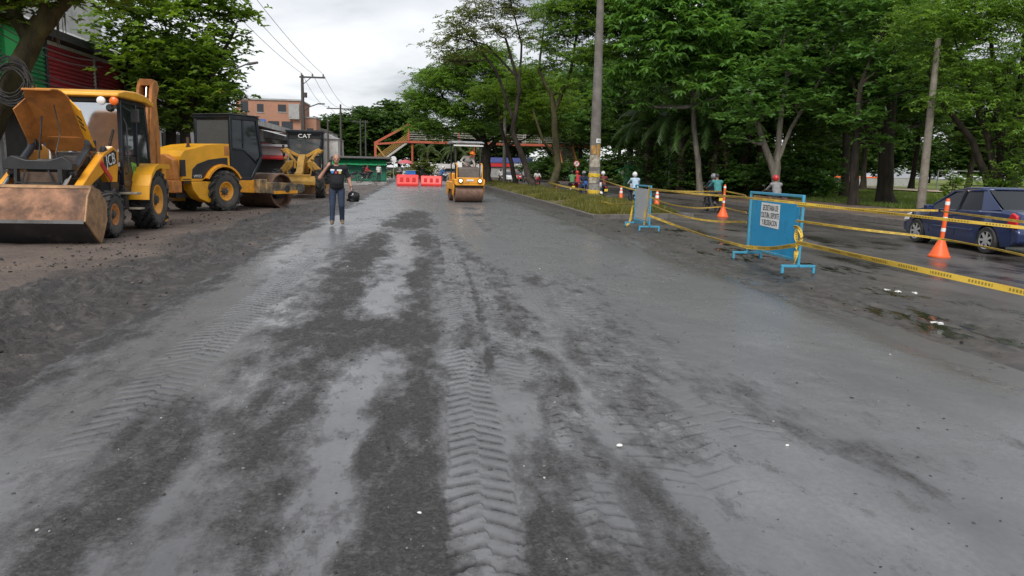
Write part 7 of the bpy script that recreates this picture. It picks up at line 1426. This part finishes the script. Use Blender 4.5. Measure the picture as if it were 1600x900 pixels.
# ================================================================== GREEN KIOSK, FOOTBRIDGE, CROSSING
M('kiosk_green', (.015, .17, .105), .55, var=.2, scale=1.2, dirt=.25, dirtcol=(.01, .09, .06)); M('awning_green', (.04, .46, .17), .6, var=.2, scale=2)
kb = gz(G(606, 283), .0); T = thing('green_kiosk', 'long green kiosk with a bright green awning behind the walking man', 'kiosk', (kb.x, kb.y-3, 0), R(4))
MB().box((-5.3, 0, 0), (0, 4, 2.25)).build('wall', MATS['kiosk_green'], T); MB().prism([(-1.2, 2.28), (4.3, 2.28), (4.3, 2.34), (1.5, 2.52), (-1.2, 2.33)], -5.5, .5).build('roof', MATS['roof_dark'], T)
for k in range(6): MB().plate([(-5.4+.9*k, -.02, 2.22), (-4.52+.9*k, -.02, 2.22), (-4.52+.9*k, -.75, 1.62+.05*(k % 2)), (-5.4+.9*k, -.75, 1.65-.04*(k % 2))], .03).build('awning_panel', MATS['awning_green'], T)
for k in range(3): MB().box((-4.9+1.7*k, -.05, .1), (-3.5+1.7*k, -.01, 1.9)).build('shutter', MATS['kiosk_green'], T, .01)
MB().plate([(.0, -1.0, 1.9), (1.0, -1.0, 2.0), (1.0, 2.5, 2.2), (0, 2.5, 2.25)], .03).build('side_awning', MATS['wall_white'], T)
# people and bikes there
SJ = stand(); SM = [None]
def bystander(lab, p, rz, sh, tr, walk=False):
    t, me = person('person', lab, SJ, [MATS['skin_brown'], sh, tr, MATS['black_metal']], p, rz, 'people at the crossing', .026, mesh_from=SM[0], hands=False, hair=MATS['black_metal'], sleeve=.7)
    if SM[0] is None: SM[0] = me
    return t
bystander('person in white shirt standing before the green kiosk', gz(G(592, 284.5), .01), R(20), SH['white'], TR[1]); bystander('person in dark shirt beside the left motorcycle at the kiosk', gz(G(541, 285.5), .01), R(-30), SH['navy'], TR[0])
for px, py, rz, pc, rid, bl in [(550, 286, R(100), 0, None, 'parked black motorcycle right behind the walking man'), (574, 284.5, R(80), 0, [('red', None, 0, 'bare-headed rider in red on the motorcycle before the kiosk'), ('black', 2, .36, 'passenger in black behind the rider in red')], 'dark motorcycle with two people before the green kiosk'),
        (692, 288, R(70), 3, [('blue', 0, 0, 'rider in blue jacket right of the red barriers')], 'white motorcycle crossing right of the red barriers'), (712, 284, R(20), 0, [('green', 3, 0, 'rider in green directly behind the roller')], 'dark motorcycle directly behind the roller'), (660, 284, R(200), 0, [('black', 2, 0, 'rider in black between the red barriers')], 'dark motorcycle between the red barriers'),
        (782, 283, R(10), 3, [('white', 2, 0, 'rider in white behind the slim concrete pole')], 'white motorcycle behind the slim concrete pole'), (797, 282, R(0), 1, [('maroon', 1, 0, 'rider in maroon among the median trunks')], 'red motorcycle among the median trunks'), (818, 283, R(185), 2, [('grey', 3, 0, 'rider in grey between the two leaning median trunks')], 'blue motorcycle between the two leaning median trunks')]:
    p = gz(G(px, py), .01 if px < 760 else z2); motorcycle(bl, PBIKE[pc], p, rz, GB)
    for sh, hm_, off, lab in (rid or []): rider(lab, SH[sh], TR[1], HELM[hm_] if hm_ is not None else None, p, rz, (0, off, 0))
# street vendor under a red umbrella
vb = gz(at(634, 284, 92), 0); T = thing('parasol', 'faded red parasol of a street vendor behind the left red barrier', 'parasol', vb); MB().cyl((0, 0, 0), (0, 0, 2.3), .03).build('pole', MATS['galv'], T); MB().lathe([(1.0, 1.95), (.95, 2.02), (.5, 2.30), (.05, 2.42), (.001, 2.42), (.5, 2.26), (.94, 1.98)], (0, 0, 0), (0, 0, 1), 8, caps=False).build('canopy', M('parasol_red', (.50, .10, .12), .7, var=.2), T)
T = thing('vendor_cart', 'blue street vendor cart under the faded red parasol', 'cart', vb+Vector((.6, -.4, 0))); MB().box((-.6, -.4, .4), (.6, .4, 1.1)).build('box', M('cart_blue', (.03, .16, .5), .5), T, .03); MB().box((-.65, -.45, 1.1), (.65, .45, 1.16)).build('top', MATS['galv'], T)
for sx in (-1, 1): MB().lathe([(.2, -.03), (.25, -.03), (.25, .03), (.2, .03)], (sx*.55, 0, .25), (1, 0, 0), 16, closed=True).cyl((sx*.55-.03, 0, .25), (sx*.55+.03, 0, .25), .06).build('wheel', MATS['rubber'], T)
bystander('vendor in grey standing by the blue cart', vb+Vector((-.6, .2, 0)), R(10), SH['grey'], TR[1]); bystander('person in red shirt on the white wall side of the crossing', gz(at(649, 280, 108), 0), R(0), SH['red'], TR[0])
# red water-filled barriers
def wbar(label, p, rz, tilt=0):
    T = thing('water_barrier', label, 'barrier', p, rz, 'red plastic water barriers'); rp_ = MATS['red_plastic']
    MB().prism([(-.28, 0), (.28, 0), (.28, .16), (.16, .32), (.10, .86), (.07, .92), (-.07, .92), (-.10, .86), (-.16, .32), (-.28, .16)], -.88, .88).build('body', rp_, T, .03)
    for k in range(3): MB().prism([(-.50+.5*k-.15, .34), (-.50+.5*k+.15, .34), (-.5+.5*k+.11, .70), (-.5+.5*k-.11, .70)], -.19, -.13, 'y').build('rib', rp_, T, .02)
    for x in (-.90, .88): MB().box((x, -.07, .1), (x+.03, .07, .85)).build('joint', rp_, T, .01)
    MB().cyl((0, 0, .9), (0, 0, .96), .07).build('filler_cap', MATS['fascia_dark'], T)
    return T
wbar('red plastic water barrier, left of the two across the road end', gz(G(637, 290.5), 0), R(2)); t_ = wbar('red plastic water barrier, right of the two across the road end', gz(G(674, 290.5), 0), R(-4)); t_.scale = (.98, 1, .92)
# white low wall, cars and shops beyond the crossing
T = thing('boundary_wall', 'long low white wall beyond the crossing', 'wall', (4, 135, 0)); MB().box((-2, 0, 0), (16, .3, 2.2)).build('wall', MATS['wall_white'], T)
def farcar(label, p, rz, mt):
    T = thing('car', label, 'car', p, rz, 'far cars at the crossing'); MB().prism([(-2.0, .35), (-2.05, .8), (-1.5, .95), (1.1, .92), (1.95, .72), (2.0, .35)], -.82, .82).build('body', mt, T, .06); MB().prism([(-1.5, .95), (-.95, 1.42), (.25, 1.42), (1.0, .92)], -.68, .68).build('cabin', MATS['glass_dark'], T, .05)
    MB().box((-.66, -.9, 1.40), (.66, .22, 1.45)).build('roof', mt, T, .02)
    for y in (-1.25, 1.25):
        for sx in (-1, 1): MB().lathe([(.001, -.09), (.30, -.09), (.31, 0), (.30, .09), (.001, .09)], (sx*.75, y, .31), (1, 0, 0), 16).build('wheel', MATS['rubber'], T)
    for sx in (-1, 1): MB().box((sx*.55-.15, 1.94, .62), (sx*.55+.15, 2.0, .74)).build('headlight', MATS['lamp_lens'], T)
PW = M('paint_white', (.68, .69, .70), .3, var=.05); PR = M('paint_red', (.42, .03, .03), .3); PS = M('paint_silver', (.4, .41, .42), .3, metal=.4)
for px, py, Y, rz, mt, lab in [(613, 279, 104, R(70), PW, 'white far car right of the green kiosk'), (654, 277, 118, R(60), PW, 'white far car behind the yellow-green bush'), (700, 278, 116, R(100), PS, 'silver far car left of the roller')]: farcar(lab, gz(at(px, py, Y), .0), rz, mt)
for px, Y, rz, mt, lab in [(803, 104, R(182), PR, 'red far car seen between the median trunks'), (772, 96, R(180), PW, 'white far car right of the big dark trunk')]: p = at(px, 280, Y); farcar(lab, Vector((max(p.x, 11.6), Y, z2)), rz, mt)
T = thing('roadside_stall', 'far roadside stall with red and white signboards seen between the median trunks', 'stall', (16.0, 132, 0)); MB().box((-3.5, 0, 0), (4, 4, 2.6)).build('wall', MATS['wall_grey'], T); MB().box((-3.6, -.3, 2.6), (4.1, 4.2, 3.5)).build('signboard', M('board_blue', (.08, .10, .30), .6), T); MB().box((-3.4, -.34, 1.9), (0, -.05, 2.5)).build('awning', MATS['red_paint'], T); MB().box((.2, -.34, 1.9), (3.9, -.05, 2.5)).build('awning', MATS['wall_white'], T)
# round signs
def rsign(label, p, h, r, mats_):
    T = thing('road_sign', label, 'sign', p); MB().cyl((0, 0, 0), (0, 0, h), .03).build('post', MATS['galv'], T); MB().lathe([(r, -.02), (r, 0), (.001, 0)], (0, -.03, h), (0, -1, 0), 24).build('disc', mats_[0], T); MB().lathe([(r*.78, 0), (r*.78, .012), (.001, .012)], (0, -.035, h), (0, -1, 0), 24).build('face', mats_[1], T); return T
rsign('round white sign on a post right of the green kiosk', gz(at(615, 283, 88), 0), 2.4, .34, (MATS['paper_white'], MATS['paper_white'])); rsign('second round grey sign behind the first, right of the green kiosk', gz(at(626, 283, 100), 0), 2.2, .3, (MATS['galv'], MATS['galv']))
ns = rsign('round red-rimmed no-parking sign left of the concrete pole', Vector((17.9, 84, 0)), 2.3, .36, (MATS['red_paint'], MATS['paper_white'])); text('sign_letter', 'P', .42, MATS['ink'], ns, (0, -.055, 2.3), (R(90), 0, 0)); MB().box((-.03, -.058, 2.0), (.03, -.05, 2.6), rot=(0, R(45), 0)).build('slash', MATS['red_paint'], ns)
# footbridge
M('bridge_red', (.42, .095, .045), .55, var=.2, dirt=.3, dirtcol=(.2, .06, .04)); M('bridge_ochre', (.42, .25, .06), .6, var=.2); M('bridge_white', (.42, .40, .37), .6, var=.15, dirt=.25, dirtcol=(.4, .25, .17)); M('bridge_deck', (.20, .17, .15), .8, var=.2)
T = thing('footbridge', 'red and white steel footbridge crossing high over the far end of the road', 'footbridge', (0, 112, 0)); br_ = MATS['bridge_red']; DZ = 5.35
MB().box((-1.7, -1, DZ-.28), (26, 1, DZ)).build('deck', MATS['bridge_deck'], T)
for y in (-1.05, 1.05):
    MB().box((-1.7, y-.04, DZ-.35), (26, y+.04, DZ-.02)).build('deck_beam', br_, T)
    for k in range(4): MB().box((-1.6, y-.025, DZ+.28+.32*k), (26, y+.025, DZ+.325+.32*k)).build('rail', MATS['bridge_white'], T)
    for k in range(12): MB().box((-1.5+2.45*k, y-.045, DZ), (-1.42+2.45*k, y+.045, DZ+1.35)).build('rail_post', br_ if k % 3 == 0 else MATS['bridge_white'], T)
    # stair truss at the left end
    MB().bar((-6.4, y, 0), (-6.4, y, 4.95), .22, .22).build('tower_post', br_, T); MB().bar((-6.5, y, 4.9), (-1.5, y, 7.7), .20, .22).build('top_chord', br_, T); MB().bar((-6.5, y, 4.75), (-1.4, y, 5.2), .18, .2).build('bottom_chord', br_, T); MB().bar((-1.55, y, DZ), (-1.55, y, 7.8), .2, .2).build('tower_post', br_, T); MB().bar((-1.5, y, 7.7), (3.0, y, DZ+.2), .13, .13).build('stay', MATS['bridge_white'], T); MB().bar((-6.3, y, 4.6), (-4.6, y, 2.4), .14, .14).build('brace', MATS['bridge_ochre'], T)
    MB().bar((-8.2, y*.9, .3), (-1.6, y*.9, DZ-.15), .12, .30).build('stringer', MATS['bridge_white'], T)
    for k in range(4): MB().bar((-8.2, y*.9, .75+.27*k), (-1.6, y*.9, DZ+.3+.27*k), .05, .05).build('stair_rail', MATS['bridge_ochre'], T)
    for x in (-1.0, 8.2, 20.5): MB().cyl((x, y*.6, -.2), (x, y*.6, DZ-.3), .16).build('column', br_, T)
for k in range(18): MB().box((-8.1+.36*k, -.95, .38+.272*k), (-7.75+.36*k, .95, .43+.272*k)).build('tread', MATS['bridge_deck'], T)
for k in range(14): MB().box((20.5, -2.2-.4*k, DZ-.3-.30*k), (22.6, -1.8-.4*k, DZ-.24-.30*k)).build('tread', MATS['bridge_deck'], T)
for x in (20.45, 22.65):
    MB().bar((x, -1.2, DZ-.25), (x, -7.8, .6), .1, .25).build('stringer', br_, T)
    for k in range(3): MB().bar((x, -1.2, DZ+.4+.3*k), (x, -7.8, 1.1+.3*k), .05, .05).build('stair_rail', br_ if k == 2 else MATS['bridge_ochre'], T)
# small green booth on the right footway
M('booth_green', (.025, .21, .05), .5, var=.2, scale=2, dirt=.2, dirtcol=(.01, .08, .02)); bb = at(992, 290, 63); T = thing('green_booth', 'small green metal booth with a propped flap on the right footway', 'kiosk', (bb.x, 63, 0), R(-12))
MB().box((-.9, 0, 0), (1.0, 1.6, 2.25)).build('wall', MATS['booth_green'], T); MB().box((-1.6, -.5, 2.26), (1.3, 1.9, 2.33)).build('roof', MATS['roof_dark'], T); MB().plate([(-.92, .1, 1.9), (-.92, 1.5, 1.9), (-1.75, 1.5, 1.55), (-1.75, .1, 1.55)], .03).build('flap', MATS['awning_green'], T); MB().box((-.94, .2, 1.0), (-.9, 1.4, 1.85)).build('hatch', MATS['wall_dark'], T); MB().box((-.75, -.04, .1), (-.1, 0, 2.1)).build('door', MATS['booth_green'], T, .02); MB().box((-1.2, .3, 1.2), (-1.0, .5, 1.6)).build('notice', MATS['paper_white'], T)
T = thing('goal_frame', 'white frame and low wall across the park field at the right', 'frame', (66, 88, 0)); MB().bar((0, 0, .1), (0, 0, 2.5), .12, .12).bar((7, 0, .1), (7, 0, 2.5), .12, .12).bar((0, 0, 2.5), (7, 0, 2.5), .12, .12).build('frame', MATS['paper_white'], T)
T = thing('field_fence', 'low grey wall with orange top beyond the park field', 'fence', (60, 118, 0)); MB().box((2, 0, 0), (24, .2, 1.3)).build('wall', MATS['wall_grey'], T); MB().box((6, -.05, 1.3), (20, .25, 1.5)).build('coping', MATS['orange_plastic'], T)
